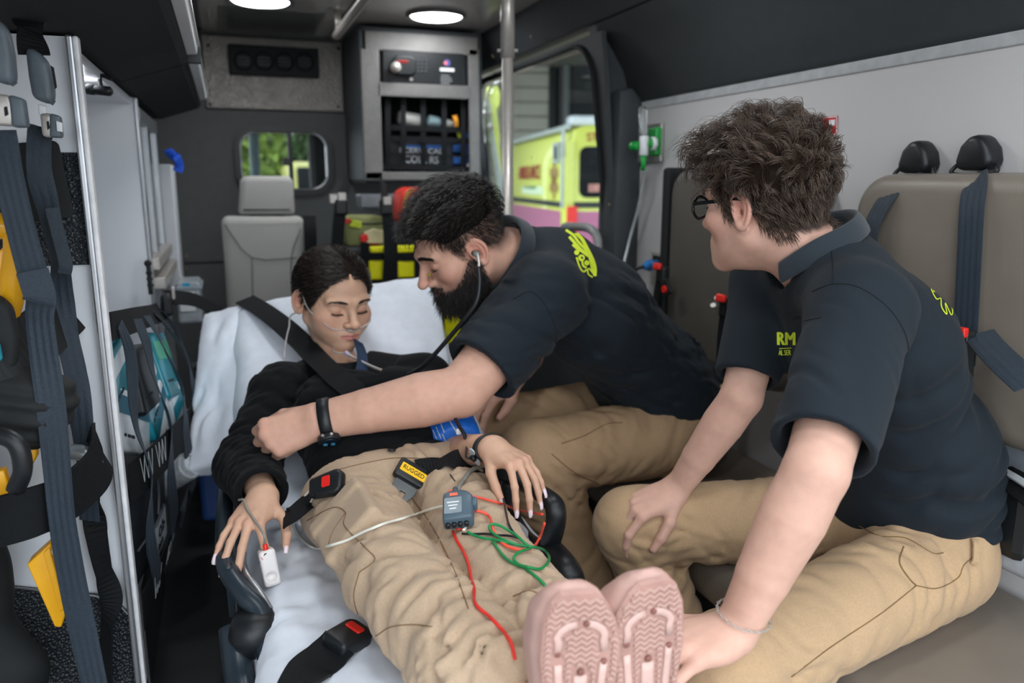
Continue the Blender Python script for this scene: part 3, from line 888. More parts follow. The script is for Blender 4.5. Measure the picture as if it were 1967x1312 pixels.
cp = [ony(px, py, Y1 - .006) for px, py in ((-40, 1120), (180, 1142), (222, 1152), (268, 1200), (278, 1290), (278, 1500), (-40, 1500))]
v, f = prism([(p[0], p[2]) for p in cp][::-1], .006, .0015)
mk('pad', np.stack([v[:, 0], Y1 - .006 + v[:, 2], v[:, 1]], 1), f, MATT, m2)
mk('edging', *tube([p + A(0, -.003, .0) for p in cp[:5]], .0022, 6, 1), ALU, m2)

tl = thing('reading_lamp', 'small black gooseneck lamp with lit tip under the locker', 'lamp', at(185, 172, 1.6))
lp0, lp1 = A(-.36, 1.62, 1.31), A(-.285, 1.55, 1.312)
q0, q1 = at(215, 176, 1.55), at(166, 171, 1.55)
mk('barrel', *cyl(q0, q0 + (q1 - q0) * .72, .0095, 14, bev=.004), BLACKP, tl, smooth=True)
mk('head', *cyl(q0 + (q1 - q0) * .66, q1, .0105, 14, bev=.002), BLACKP, tl, smooth=True)
mk('lens', *lathe([(0, .003), (.006, .002), (.008, 0)], 12, frame(x=A(0, 1, 0), z=unit(q1 - q0)), q1), mat('lamp_lens', (1, 1, 1), emit=(1, 1, 1), estr=25, var=0), tl, smooth=True)
mk('bracket', *tube([q0 * .6 + q1 * .4, q0 * .55 + q1 * .45 + A(0, .02, .03), A(q0[0], q0[1] + .02, 1.402)], .004, 8, 4), BLACKP, tl)
sp = bpy.data.lights.new('reading_lamp_light', 'POINT'); sp.energy = .35; sp.shadow_soft_size = .008; sp.color = (.95, .97, 1)
spo = bpy.data.objects.new('reading_lamp_light', sp); COL.objects.link(spo); spo.parent = tl; spo.location = q1 + unit(q1 - q0) * .015 - ORIG[tl]

# glazed cabinet beyond the shelving
gl = thing('glazed_cabinet', 'aluminium framed cabinet with sliding glass doors beyond the shelving', 'cabinet', (-.4, 2.8, .4))
for (y, w_) in ((2.41, .03), (2.62, .03), (2.95, .025)):
    mk('upright', *box2((XL - .03, y, .30), (XL - .006, y + w_, 1.40), .003), ALU, gl)
mk('top_rail', *box2((XL - .035, 2.40, 1.36), (XL - .004, 3.0, 1.40), .003), ALU, gl)
for z in (.90, .955):
    mk('rail', *box2((XL - .02, 2.40, z), (XL + .012 + (.955 - z) * .2, 2.98, z + .035), .004), STEEL, gl)
mk('glass_door', *box2((XL - .020, 2.43, .985), (XL - .016, 2.96, 1.36)), GLASS, gl)
mk('back', *box2((-.71, 2.39, .30), (-.60, 3.0, 1.40)), mat('white_cabinet_back', srgb(206, 208, 210), rough=.4), gl)
mk('counter', *box2((-.60, 2.39, .86), (XL - .03, 3.0, .89)), mat('grey_counter', srgb(150, 154, 158), rough=.4), gl)
mk('lower_body', *box2((-.60, 2.39, .0), (XL - .06, 3.0, .86)), mat('grey_cabinet', srgb(96, 100, 104), rough=.5), gl)
for z in (.98, 1.08, 1.15):
    mk('rivet', *lathe([(0, .003), (.005, .002), (.006, 0)], 10, frame(x=A(0, 1, 0), z=A(1, 0, 0)), A(XL - .006, 2.63, z)), STEEL, gl, smooth=True)
wc = mk('white_column', *box2((XL - .12, 3.02, .80), (XL + .03, 3.2, 1.26), .006), PANELW, None, label='narrow white column between the glazed cabinet and the bulkhead', cat='column')
bl = thing('blue_strap', 'bright blue strap bundle hanging above the white column', 'strap', ony(335, 330, 3.0))
BLUES = mat('bright_blue_strap', srgb(20, 84, 210), rough=.5)
mk('loop', *strap([ony(322, 288, 3.0), ony(331, 298, 2.99), ony(340, 304, 2.98), ony(344, 318, 3.0), ony(341, 330, 3.0)], .03, .008, A(.5, -1, .3)), BLUES, bl)
mk('knot', *box(ony(328, 296, 2.985), (.03, .03, .022), .010), BLUES, bl)
bxs = thing('clear_box', 'clear plastic storage box with blue label beside the aluminium rails', 'box', A(-.14, 2.75, .80))
mk('box_body', *box(ony(365, 575, 2.7), (.07, .16, .13), .008), mat('frosted_plastic', srgb(198, 206, 212), rough=.25, trans=.4), bxs)
mk('lid', *box(ony(365, 547, 2.7), (.078, .17, .012), .004), mat('clear_lid', srgb(176, 188, 196), rough=.2, trans=.3), bxs)
mk('label', *box(ony(358, 548, 2.62), (.022, .004, .014), .001), mat('cyan_label', srgb(30, 150, 190), rough=.5), bxs)
mk('paper', *box(ony(360, 580, 2.615), (.045, .003, .06), .001), WHITEP, bxs)
hk = thing('bungee_hook', 'black bungee toggle hanging on the aluminium rail', 'hook', ony(288, 540, 2.30))
mk('cord', *tube([ony(284, 506, 2.30), ony(286, 520, 2.29), ony(288, 545, 2.28), ony(290, 565, 2.28)], .006, 8, 4), BLACKM, hk, smooth=True)
mk('ball', *lathe([(0, -.010), (.007, -.007), (.010, 0), (.007, .007), (0, .010)], 12, None, ony(284, 506, 2.30)), BLACKM, hk, smooth=True)
for k in range(3):
    p = ony(286 + k * 1.5, 524 + k * 12, 2.285)
    mk('bead', *lathe([(0, -.006), (.008, -.003), (.008, .003), (0, .006)], 10, None, p), BLACKM, hk, smooth=True)

# ---- cargo net bulging over the lower bay
def netp(s, t):
    """s: along the shelf 0..1, t: top 0 .. bottom 1"""
    y = Y1 + .05 + s * .80
    z = (.955 - .10 * s) * (1 - t) + (.40 - .03 * s) * t
    bs = (min(s, .75) / .75) ** .8 * (1 - .25 * max(0, s - .75) / .25)
    x = XL - .002 + .098 * bs * max(0, math.sin(math.pi * min(1, t * .88 + .04))) ** .7 - .004 * (t < .02)
    return A(x, y, z)
def netn(s, t):
    e = .01; a = netp(min(s + e, 1), t) - netp(max(s - e, 0), t); b = netp(s, min(t + e, 1)) - netp(s, max(t - e, 0))
    return unit(np.cross(a, b)) * (1 if np.cross(a, b)[0] > 0 else -1)
cn = thing('cargo_net', 'black webbing cargo net bulging over supplies on the lower shelf', 'net', (XL, 1.9, .38))
def nstrap(pts, w, th=.0025, m=WEB, name='strap'):
    n = [netn(*p) for p in pts]
    P = [netp(*p) + netn(*p) * .004 for p in pts]
    return mk(name, *strap(P, w, th, np.array(n), 6, ribs=6 if m is WEBB else 0), m, cn)
nstrap([(s, .0) for s in np.linspace(0, 1, 8)], .050, .003, WEB, 'top_band')
nstrap([(s, .52) for s in np.linspace(0, 1, 10)], .075, .003, WEB, 'middle_band')
nstrap([(s, .98) for s in np.linspace(0, 1, 8)], .075, .003, WEB, 'bottom_band')
for s0 in (.05, .27, .48, .68, .88):
    P, N = [], []
    for t in np.linspace(0, .97, 12):
        s = s0 + .06 * t + .025 * math.sin(t * 14 + s0 * 7)
        s = min(1, s); n = unit(netn(s, t) + A(.0, -.5 * math.sin(t * 9 + s0 * 5), 0))
        P.append(netp(s, t) + netn(s, t) * .010); N.append(n)
    mk('strap', *strap(P, .030, .0026, np.array(N), 5, ribs=6), WEBB, cn)
STITCH = mat('pale_stitching', srgb(150, 156, 158), rough=.8)
for (s0, t0) in ((.05, .50), (.17, .50), (.10, .97), (.30, .97)):
    zz = []
    for k in range(7): zz.append(netp(s0 + .015 * k, t0 + (.045 if k % 2 else -.045)) + netn(s0, t0) * .009)
    mk('stitching', *tube(zz, .0007, 4, 0), STITCH, cn)
bu = netp(.98, 0) + A(.02, 0, .02)
mk('buckle', *box(bu, (.03, .055, .06), .010), BLACKP, cn); mk('buckle_pin', *box(bu + A(.018, 0, .03), (.008, .03, .035), .004), STEEL, cn)
mk('tail_strap', *strap([bu + A(0, 0, .02), bu + A(.07, .05, .0), bu + A(.15, .1, -.06)], .045, .003, A(.5, -.6, .6)), WEB, cn)
bu2 = netp(1, .38) + A(.02, 0, 0)
mk('buckle', *box(bu2, (.03, .05, .07), .008), BLACKP, cn)
# supplies behind the net
TEAL = mat('teal_packaging', srgb(36, 140, 158), rough=.3, var=.25, vscale=14, coat=.4)
WPK = mat('white_packaging', srgb(206, 214, 220), rough=.3, var=.08, vscale=20, coat=.4)
def packet(name, s, t, w, h, tilt, m, label, cat='packet', inset=.03, stripe=None, th=.02):
    c = netp(s, t) - netn(s, t) * inset
    n = netn(s, t); R = frame(x=A(0, 1, 0), z=n) @ rot((0, 0, 1), tilt)
    k = thing(name, label, cat, c)
    pts = rrect(w, h, .008, 3)
    sharp(mk('wrapper', *prism(pts, th, .006, R, c - n * th / 2), m, k), 50)
    if stripe is not None: mk('printed_band', *prism(rrect(w * .9, h * .28, .004, 2, 0, h * .22), .0015, 0, R, c + n * (th / 2)), stripe, k)
    for j in range(3): mk('print_mark', *prism(rrect(.012 + .004 * j, .006, .002, 2, -w * .3 + .022 * j, -h * .25), .001, 0, R, c + n * (th / 2)), BAGB, k)
    return k
DPR = mat('dark_teal_print', srgb(24, 96, 120), rough=.4)
packet('dressing_packet', .10, .18, .14, .11, 12, TEAL, 'teal and white wrapped packet at the near top of the cargo net', stripe=WPK)
packet('dressing_packet', .16, .36, .20, .12, -24, WPK, 'white packet with black print lowest behind the near net straps', stripe=DPR)
packet('dressing_packet', .36, .30, .16, .15, 15, TEAL, 'teal green wrapped packet in the middle of the cargo net', stripe=WPK)
packet('dressing_packet', .62, .22, .16, .16, -12, TEAL, 'teal packet at the far side of the cargo net', stripe=mat('green_print', srgb(86, 170, 140), rough=.4))
packet('dressing_packet', .40, .44, .16, .12, 30, WPK, 'white packet behind the middle band of the cargo net', stripe=DPR)
packet('dressing_packet', .62, .48, .14, .13, 8, WPK, 'white packet with teal arrow low at the far end of the net', stripe=TEAL)
packet('black_case', .27, .22, .14, .13, -5, BLACKP, 'small black case between the teal packets', 'case', stripe=None, th=.05)
ok = thing('oxygen_pouch', 'black zipped nylon pouch in the bottom of the cargo net', 'pouch', netp(.2, .9) - A(.04, 0, .05))
c = netp(.20, .76) - netn(.20, .76) * .055; n = netn(.2, .76); Rk = frame(x=A(0, 1, 0), z=n)
sharp(mk('body', *prism(rrect(.30, .22, .04), .09, .03, Rk, c - n * .05, seg=4), BAGB, ok), 50)
ZIP = mat('zip_teeth', srgb(70, 74, 78), rough=.4, metal=.4)
mk('zip', *tube([c + Rk @ A(-.12, -.01, .045), c + Rk @ A(.0, -.015, .047), c + Rk @ A(.08, .0, .046)], .003, 6, 4), ZIP, ok)
mk('zip', *tube([c + Rk @ A(.03, .09, .045), c + Rk @ A(.035, .04, .047), c + Rk @ A(.03, .0, .047)], .003, 6, 4), ZIP, ok)
mk('label_patch', *prism(rrect(.10, .075, .006), .002, 0, Rk @ rot((0, 0, 1), 12), c + Rk @ A(.06, -.055, .043)), WPK, ok)
mk('lettering', *text_vf('O2-', .034, Rk @ rot((0, 0, 1), 12), c + Rk @ A(.065, -.045, .0465), .0006), BAGB, ok)
mk('lettering', *text_vf('imo', .026, Rk @ rot((0, 0, 1), 12), c + Rk @ A(.055, -.075, .0465), .0006), BAGB, ok)
CLEAR = mat('crinkled_clear_plastic', srgb(214, 220, 222), rough=.18, trans=.55, var=.2, vscale=60, bump=.8, bscale=90)
for i, (s, t, dz, lab) in enumerate(((.52, .74, 0, 'clear wrapped breathing mask behind the low net opening'), (.86, .60, 0, 'small clear wrapped part at the far edge of the cargo net'))):
    k = thing('wrapped_mask', lab, 'mask', netp(s, t))
    c = netp(s, t) - netn(s, t) * .03; n = unit(A(.7, -.5, .45)); q = .8 if i else 1.1
    mk('cup', *lathe([(.026 * q, .055 * q), (.030 * q, .05 * q), (.034 * q, 0), (.05 * q, -.05 * q), (.046 * q, -.055 * q), (.0, -.05 * q)], 20, frame(x=A(0, 1, 0), z=n), c), CLEAR, k, smooth=True)
    mk('collar', *sweep(np.array([c + n * .055 * q + frame(x=A(0, 1, 0), z=n) @ A(.027 * q * math.cos(a), .027 * q * math.sin(a), 0) for a in np.linspace(0, 6.283, 19)[:-1]]), circ(.004, 6), closed=True), CLEAR, k, smooth=True)

# ---- belts, yellow carry chair and black gear on the near left
HB = []
lb = thing('harness_strap', 'blue grey safety harness strap with grey retractor hanging by the white panel', 'strap', ony(110, 640, 1.36), group='harness straps on the left')
mk('upper_webbing', *strap([ony(52, -40, 1.34), ony(53, 30, 1.34), ony(58, 60, 1.34), ony(66, 105, 1.33)], .040, .0035, [A(.3, -1, 0), A(.3, -1, 0), A(.9, -.6, 0), A(.2, -1, 0)], 6), WEB, lb)
def clip_cover(pts, y, th, name, m, parent, bev=.008):
    P = [ony(px, py, y) for px, py in pts]
    v, f = prism([(p[0], p[2]) for p in P], th, bev, seg=3)
    return sharp(mk(name, np.stack([v[:, 0], y - th + v[:, 2], v[:, 1]], 1), [tuple(reversed(q)) for q in f], m, parent), 50)
GREYC = mat('dark_grey_moulding', srgb(88, 98, 106), rough=.45, var=.12, vscale=30)
clip_cover([(56, 95), (80, 102), (100, 125), (108, 160), (110, 195), (104, 204), (70, 192), (62, 150)], 1.34, .03, 'retractor_cover', GREYC, lb)
clip_cover([(98, 126), (104, 130), (110, 168), (106, 172)], 1.312, .004, 'slot', BLACKM, lb, .001)
clip_cover([(74, 200), (90, 204), (90, 222), (76, 222)], 1.335, .006, 'white_tab', WHITEP, lb, .002)
clip_cover([(79, 219), (100, 218), (106, 226), (106, 258), (100, 266), (84, 262)], 1.33, .012, 'latch_plate', STEEL, lb, .004)
clip_cover([(100, 219), (120, 224), (124, 266), (100, 265)], 1.338, .022, 'latch_body', GREYC, lb, .004)
clip_cover([(108, 232), (120, 236), (121, 254), (110, 252)], 1.315, .003, 'label', WHITEP, lb, .001)
clip_cover([(90, 234), (94, 232), (96, 246), (92, 250)], 1.317, .003, 'slot', BLACKM, lb, .001)
pts = [(82, 245), (76, 265), (76, 330), (92, 400), (114, 500), (118, 560), (128, 640), (146, 720), (156, 800), (165, 900), (172, 1000)]
mk('webbing', *strap([ony(px, py, 1.36 - .01 * math.sin(i)) for i, (px, py) in enumerate(pts)], .034, .003, [unit(A(math.sin(i * 1.2) * .8, -1, 0)) for i in range(len(pts))], 6, ribs=6), WEBB, lb)
mk('end_tab', *strap([ony(99, 400, 1.345), ony(112, 450, 1.34), ony(126, 505, 1.34), ony(124, 525, 1.342)], .018, .005, A(.3, -1, 0), 5), WEBB, lb)
l2 = thing('harness_strap', 'wide blue grey harness strap running down the near left edge', 'strap', ony(60, 640, 1.22), group='harness straps on the left')
clip_cover([(-30, 30), (0, 38), (24, 62), (34, 110), (38, 160), (28, 168), (-30, 150)], 1.20, .03, 'retractor_cover', GREYC, l2)
clip_cover([(-20, 180), (22, 184), (34, 220), (30, 244), (-20, 240)], 1.195, .014, 'latch_plate', STEEL, l2, .004)
clip_cover([(24, 184), (52, 192), (60, 246), (30, 246)], 1.20, .022, 'latch_body', GREYC, l2, .004)
clip_cover([(8, 206), (14, 204), (17, 220), (10, 224)], 1.18, .003, 'slot', BLACKM, l2, .001)
pts = [(0, 250), (15, 330), (38, 430), (62, 520), (78, 570), (76, 610), (84, 680), (98, 780), (110, 900), (120, 1000), (140, 1120), (165, 1240), (185, 1330)]
mk('webbing', *strap([ony(px, py, 1.20 - .008 * math.sin(i)) for i, (px, py) in enumerate(pts)], .036, .0035, [unit(A(.25 + .5 * math.sin(i * .9), -1, 0)) for i in range(len(pts))], 6, ribs=8), WEBB, l2)
mk('stitched_fold', *strap([ony(62, 520, 1.19), ony(76, 566, 1.188), ony(74, 580, 1.19)], .038, .007, A(.2, -1, 0), 4), WEBB, l2)
l3 = thing('twisted_strap', 'thin black strap twisting down the white end panel', 'strap', ony(190, 900, 1.40), group='harness straps on the left')
pts = [(150, 800), (168, 850), (184, 900), (178, 960), (186, 1030), (200, 1100), (214, 1150), (206, 1200), (200, 1330)]
mk('webbing', *strap([ony(px, py, 1.40) for px, py in pts], .036, .003, [unit(A(math.cos(i * 1.3), -.6, 0)) for i in range(len(pts))], 6), WEB, l3)

CHY = mat('yellow_powder_coat', srgb(246, 178, 20), rough=.4, var=.05, vscale=20, coat=.3)
ch = thing('carry_chair', 'folded yellow and black carry chair strapped at the left edge', 'chair', ony(40, 1180, 1.24))
mk('upper_frame', *tube([ony(-60, 440, 1.25), ony(0, 434, 1.25), ony(28, 442, 1.25), ony(34, 480, 1.25), ony(22, 560, 1.26), ony(4, 620, 1.27), ony(-20, 660, 1.27)], .018, 12, 6), CHY, ch, smooth=True)
clip_cover([(-20, 500), (14, 470), (24, 500), (10, 590), (-20, 640)], 1.262, .012, 'upper_plate', CHY, ch, .003)
clip_cover([(78, 832), (76, 870), (40, 935), (36, 900), (40, 850)], 1.27, .020, 'bracket', CHY, ch, .003)
clip_cover([(-20, 900), (14, 894), (32, 958), (0, 1000), (-20, 990)], 1.262, .02, 'side_plate', CHY, ch, .003)
clip_cover([(8, 985), (42, 1000), (22, 1045)], 1.262, .012, 'gusset', CHY, ch, .003)
v, f = prism([(-.020, 0), (.014, 0), (.020, .008), (.020, .03), (-.020, .03)], .32, .002)
p0, p1 = ony(92, 1030, 1.29), ony(124, 1180, 1.27); zz = unit(p1 - p0)
clip_cover([(60, 1068), (104, 1028), (133, 1160), (125, 1187), (112, 1186)], 1.29, .03, 'leg', CHY, ch, .003)
clip_cover([(84, 1060), (96, 1048), (126, 1164), (116, 1174)], 1.262, .006, 'leg_rib', CHY, ch, .002)
mk('pivot_pin', *cyl(ony(106, 1058, 1.262), ony(118, 1059, 1.25), .007, 12), STEEL, ch)
mk('crossbar', *tube([ony(140, 868, 1.33), ony(164, 872, 1.32), ony(182, 890, 1.32), ony(180, 905, 1.33)], .013, 10, 5), mat('silver_tube', srgb(150, 158, 162), rough=.35, metal=.7), ch, smooth=True)
# black padded gear around the chair
bgA = thing('gear_strap', 'wide black retaining strap across the carry chair at belt height', 'strap', ony(60, 680, 1.25), group='retaining straps on the carry chair')
mk('band', *strap([ony(-60, 735, 1.20), ony(10, 706, 1.21), ony(60, 660, 1.27), ony(118, 606, 1.38), ony(128, 590, 1.41)], .085, .006, [A(.3, -1, .1), A(.3, -1, .1), A(.6, -1, .0), A(.6, -1, 0), A(.6, -1, 0)], 6), BLACKM, bgA)
bgB = thing('gear_strap', 'black strap looping under the carry chair frame low on the left', 'strap', ony(110, 940, 1.22), group='retaining straps on the carry chair')
mk('band', *strap([ony(-30, 1010, 1.18), ony(60, 985, 1.19), ony(130, 955, 1.23), ony(186, 905, 1.30), ony(192, 870, 1.33), ony(170, 840, 1.35)], .075, .006, [A(.2, -1, -.1), A(.2, -1, -.1), A(.3, -1, -.1), A(.8, -.6, 0), A(1, -.2, 0), A(.8, .5, 0)], 6), WEB, bgB)
bgC = thing('gear_bag', 'black padded gear bag bulging at the left edge of the picture', 'bag', ony(30, 780, 1.22))
def gbag(P):
    d = el(P, ony(20, 770, 1.24), (.085, .05, .055))
    d = smin(d, el(P, ony(70, 800, 1.23), (.035, .04, .045)), .03)
    d = d + f32(.003) * np.sin(P[:, 2] * 240 + P[:, 0] * 60)
    return d.astype(f32)
mk('body', *mesh_sdf(gbag, *bounds([ony(20, 770, 1.24), ony(70, 800, 1.23)], .11), .005), BLACKM, bgC, smooth=True)
clip_cover([(-30, 570), (0, 560), (30, 585), (42, 640), (40, 700), (-30, 730)], 1.24, .03, 'flap', BLACKM, bgC, .01)
clip_cover([(-20, 660), (2, 656), (8, 690), (-20, 700)], 1.20, .01, 'clip', TEAL, bgC, .004)
bgD = thing('dark_bag', 'large black bag filling the lower left corner', 'bag', ony(20, 1250, 1.15))
def gbag2(P):
    d = el(P, ony(-90, 900, 1.30), (.05, .04, .10))
    d = smin(d, el(P, ony(-60, 1120, 1.33), (.06, .05, .13)), .05)
    d = smin(d, el(P, ony(-20, 1310, 1.33), (.085, .05, .09)), .05)
    return (d + f32(.002) * wob(P, 90, 5)).astype(f32)
mk('body', *mesh_sdf(gbag2, *bounds([ony(-90, 850, 1.3), ony(-60, 1120, 1.33), ony(-20, 1350, 1.33)], .12), .006), BLACKM, bgD, smooth=True)
mk('rim', *tube([ony(-20, 830, 1.13), ony(30, 850, 1.12), ony(44, 900, 1.12), ony(30, 940, 1.13)], .012, 8, 5), BLACKP, bgD, smooth=True)
# top left moulded bracket
tb = thing('belt_guide', 'black moulded belt guide at the top left under the locker', 'bracket', ony(100, 30, 1.36))
clip_cover([(62, -20), (140, -20), (152, 10), (150, 36), (142, 43), (100, 36), (66, 16)], 1.40, .07, 'moulding', BLACKP, tb, .014)
mk('slot', *prism(rrect(.036, .008, .0035), .002, 0, frame(x=A(1, 0, -.05), y=A(0, 0, 1)), ony(106, 31, 1.329)), BLACKM, tb)

fb = thing('lime_case', 'blue and lime striped case on the floor behind the pillow', 'case', at(402, 870, 2.3))
cc_ = at(404, 830, 2.30)
mk('body', *box(cc_ + A(.02, .1, -.1), (.12, .30, .32), .015, 3), mat('navy_case', srgb(34, 70, 130), rough=.5), fb)
mk('lime_band', *box(cc_ + A(.02, .1, .01), (.126, .306, .055), .004), mat('lime_plastic', srgb(190, 205, 40), rough=.5), fb)
# ------------------------------------------------------------------ bench with back pads and belts
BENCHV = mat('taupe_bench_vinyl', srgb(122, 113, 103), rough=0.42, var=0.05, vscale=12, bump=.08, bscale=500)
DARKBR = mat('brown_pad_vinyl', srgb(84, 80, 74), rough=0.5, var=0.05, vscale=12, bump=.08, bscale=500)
bn = thing('bench', 'long taupe vinyl bench seat along the right wall', 'bench', (1.08, 1.2, 0))
sharp(mk('seat_cushion', *box2((.83, -.25, .385), (1.298, 2.30, .475), .03, 4), BENCHV, bn), 50)
mk('bench_box', *box2((.87, -.25, .0), (1.296, 2.30, .385), .005), mat('bench_box_black', srgb(32, 35, 38), rough=.6), bn)
mk('kick_strip', *box2((.862, -.25, .05), (.872, 2.30, .09), .002), ALU, bn)
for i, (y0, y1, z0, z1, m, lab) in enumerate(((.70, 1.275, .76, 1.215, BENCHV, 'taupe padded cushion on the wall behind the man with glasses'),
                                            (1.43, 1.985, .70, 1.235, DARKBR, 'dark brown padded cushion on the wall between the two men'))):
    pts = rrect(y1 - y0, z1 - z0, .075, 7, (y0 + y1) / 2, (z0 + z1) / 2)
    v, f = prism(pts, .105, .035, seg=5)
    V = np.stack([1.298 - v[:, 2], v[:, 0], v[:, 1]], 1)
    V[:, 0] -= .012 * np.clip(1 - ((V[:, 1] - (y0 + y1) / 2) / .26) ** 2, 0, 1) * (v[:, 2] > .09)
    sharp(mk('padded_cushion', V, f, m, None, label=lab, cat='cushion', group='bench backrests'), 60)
mk('pad_edge', *extrude_y([(1.19, .69), (1.30, .69), (1.30, 1.24), (1.19, 1.24)], 1.985, 2.015, .01), BLACKM, None, label='black edge panel at the far side of the brown backrest', cat='panel').name = 'edge_panel'
# belts over the near backrest
def anchor(px, py, label):
    c = onx(px, py, 1.30)
    t = thing('belt_anchor', label, 'belt anchor', c, group='seat belt anchors on the right wall')
    prof = [(-.032, -.028), (.032, -.028), (.036, -.010), (.030, .012), (.012, .034), (-.010, .034), (-.028, .016), (-.036, -.010)]
    v, f = prism(prof, .045, .012, seg=3)
    sharp(mk('cover', np.stack([c[0] - v[:, 2], c[1] - v[:, 0], c[2] + v[:, 1]], 1), f, BLACKP, t), 50)
    loop = [c + A(-.028, -.040, -.018), c + A(-.034, -.046, -.030), c + A(-.034, -.030, -.036), c + A(-.034, .030, -.036), c + A(-.034, .046, -.030), c + A(-.028, .040, -.018)]
    mk('wire_loop', *tube(loop, .0042, 8, 5), BLACKP, t, smooth=True)
    return c
c1 = anchor(1783, 305, 'black belt anchor on the wall, farther of the two above the backrest')
c2 = anchor(1900, 297, 'black belt anchor on the wall, nearer of the two above the backrest')
s1 = thing('seat_belt', 'blue black seat belt curving over the left shoulder of the backrest', 'seat belt', c1 + A(0, 0, -.4), group='belts over the near backrest')
mk('webbing', *strap([c1 + A(-.034, 0, -.036), onx(1735, 345, 1.215), onx(1708, 375, 1.190), onx(1685, 410, 1.178), onx(1672, 450, 1.172), onx(1665, 560, 1.172)], .046, .003,
   [A(-.6, 0, .8), A(-.8, 0, .6), A(-.9, .2, .3), A(-1, .2, .1), A(-1, .2, 0), A(-1, .2, 0)], 8, ribs=8), WEBB, s1)
s2 = thing('seat_belt', 'blue black seat belt hanging straight down the near backrest', 'seat belt', c2 + A(0, 0, -.4), group='belts over the near backrest')
mk('webbing', *strap([c2 + A(-.034, 0, -.036), onx(1872, 350, 1.195), onx(1866, 400, 1.172), onx(1862, 480, 1.168), onx(1856, 600, 1.168), onx(1850, 700, 1.165)], .046, .003,
   [A(-.6, 0, .8), A(-.9, 0, .4), A(-1, 0, .1), A(-1, 0, 0), A(-1, 0, 0), A(-1, 0, 0)], 8, ribs=8), WEBB, s2)
bk1 = thing('belt_buckle', 'black buckle with red button on the belt behind the man with glasses', 'buckle', onx(1858, 640, 1.15))
q = onx(1856, 640, 1.15)
Rb = frame(x=A(-.1, -1, .05), y=A(0, .1, 1))
mk('body', *prism(rrect(.050, .085, .008), .022, .004, Rb, q + A(0, 0, -.035)), BLACKP, bk1)
mk('red_button', *prism(rrect(.042, .018, .004), .012, .003, Rb, q + A(-.016, 0, .004)), REDP, bk1)
s3 = thing('seat_belt', 'lap belt webbing sweeping down to the right edge from the buckle', 'seat belt', onx(1920, 720, 1.12), group='belts over the near backrest')
mk('webbing', *strap([onx(1880, 640, 1.155), onx(1900, 665, 1.13), onx(1935, 700, 1.10), onx(1980, 740, 1.08)], .046, .003, A(-.6, -.4, .7), 8, ribs=8), WEBB, s3)
s4 = thing('seat_belt', 'black lap belt lying on the bench behind the shirt hem', 'seat belt', onx(1950, 960, 1.2), group='belts over the near backrest')
mk('webbing', *strap([onx(1915, 905, 1.21), onx(1950, 925, 1.18), onx(1985, 950, 1.16), onx(2020, 980, 1.14)], .05, .004, A(-.5, -.3, .8), 6, ribs=8), WEB, s4)
mk('label', *strap([onx(1920, 900, 1.205), onx(1950, 917, 1.178), onx(1985, 940, 1.158)], .012, .004, A(-.5, -.3, .8), 5), mat('grey_label', srgb(190, 194, 196), rough=.5), s4)
mk('retractor', *box(onx(1950, 990, 1.2), (.08, .10, .13), .02), BLACKP, s4)
gb = thing('seat_bracket', 'pale grey moulded bracket between bench and wall at the right edge', 'bracket', onx(1950, 1060, 1.2))
sharp(mk('moulding', *box(onx(1950, 870, 1.27), (.03, .20, .12), .012, 3), mat('pale_grey_moulding', srgb(150, 156, 164), rough=.4), gb))
sharp(mk('foot', *box(onx(1945, 1062, 1.2) + A(0, 0, 0), (.06, .16, .05), .015, 3), MATS['pale_grey_moulding'], gb))
# belt stalks between the men
for i, (px, py, tx, ty, lab) in enumerate(((1273, 520, 1262, 600, 'black belt stalk with red tip beside the blue plug'), (1396, 582, 1392, 720, 'black belt stalk with red tip in front of the brown backrest'))):
    st = thing('belt_stalk', lab, 'belt stalk', onx(tx, ty, 1.18), group='belt stalks by the brown backrest')
    a_, b_ = onx(tx, ty + 60, 1.19), onx(px, py, 1.15)
    mk('stalk', *strap([a_, (a_ + b_) / 2 + A(-.01, 0, 0), b_], .032, .014, A(-1, 0, 0), 5), BLACKP, st)
    mk('buckle', *box(b_ + A(0, 0, -.012), (.026, .040, .050), .008), BLACKP, st)
    mk('red_button', *prism(rrect(.034, .020, .006), .012, .004, frame(x=A(0, -1, 0), y=A(.2, 0, 1)), b_ + A(-.012, 0, .012)), REDP, st)
    tg = b_ + A(-.015, -.055, -.045 if i == 0 else -.01)
    mk('tongue', *prism([(-.022, -.02), (.022, -.02), (.014, .028), (-.014, .028)], .008, .003, frame(x=A(.1, -1, .6), y=A(0, .6, 1)), tg), BLACKP, st)
    if i == 0: mk('red_dot', *cyl(tg + A(-.008, 0, 0), tg + A(-.014, 0, 0), .010, 12), REDP, st)
    else:
        for k in range(2): mk('steel_tip', *cyl(onx(1379 - 7 * k, 578 + 14 * k, 1.15), onx(1377 - 7 * k, 572 + 14 * k, 1.14), .007, 10), STEEL, st)
# oxygen outlet with flowmeter on the wall
GREEN = mat('green_plastic', srgb(20, 150, 60), rough=.35, var=.04)
ox = thing('oxygen_flowmeter', 'green and clear oxygen flowmeter plugged into a steel wall plate', 'flowmeter', onx(1247, 318, 1.30))
def xpl(px0, py0, px1, py1, x0, x1, m, name, parent, bev=.003):
    a, b = onx(px0, py1, x1), onx(px1, py0, x1)
    return mk(name, *box2((x0, min(a[1], b[1]), min(a[2], b[2])), (x1, max(a[1], b[1]), max(a[2], b[2])), bev), m, parent)
xpl(1218, 236, 1278, 314, 1.286, 1.30, mat('steel_plate', srgb(160, 158, 154), rough=.35, metal=.6), 'wall_plate', ox)
xpl(1252, 244, 1273, 300, 1.262, 1.286, GREEN, 'outlet', ox, .006)
c = onx(1262, 276, 1.26)
mk('connector', *cyl(c, c + A(-.03, 0, 0), .016, 18), GREEN, ox, smooth=True)
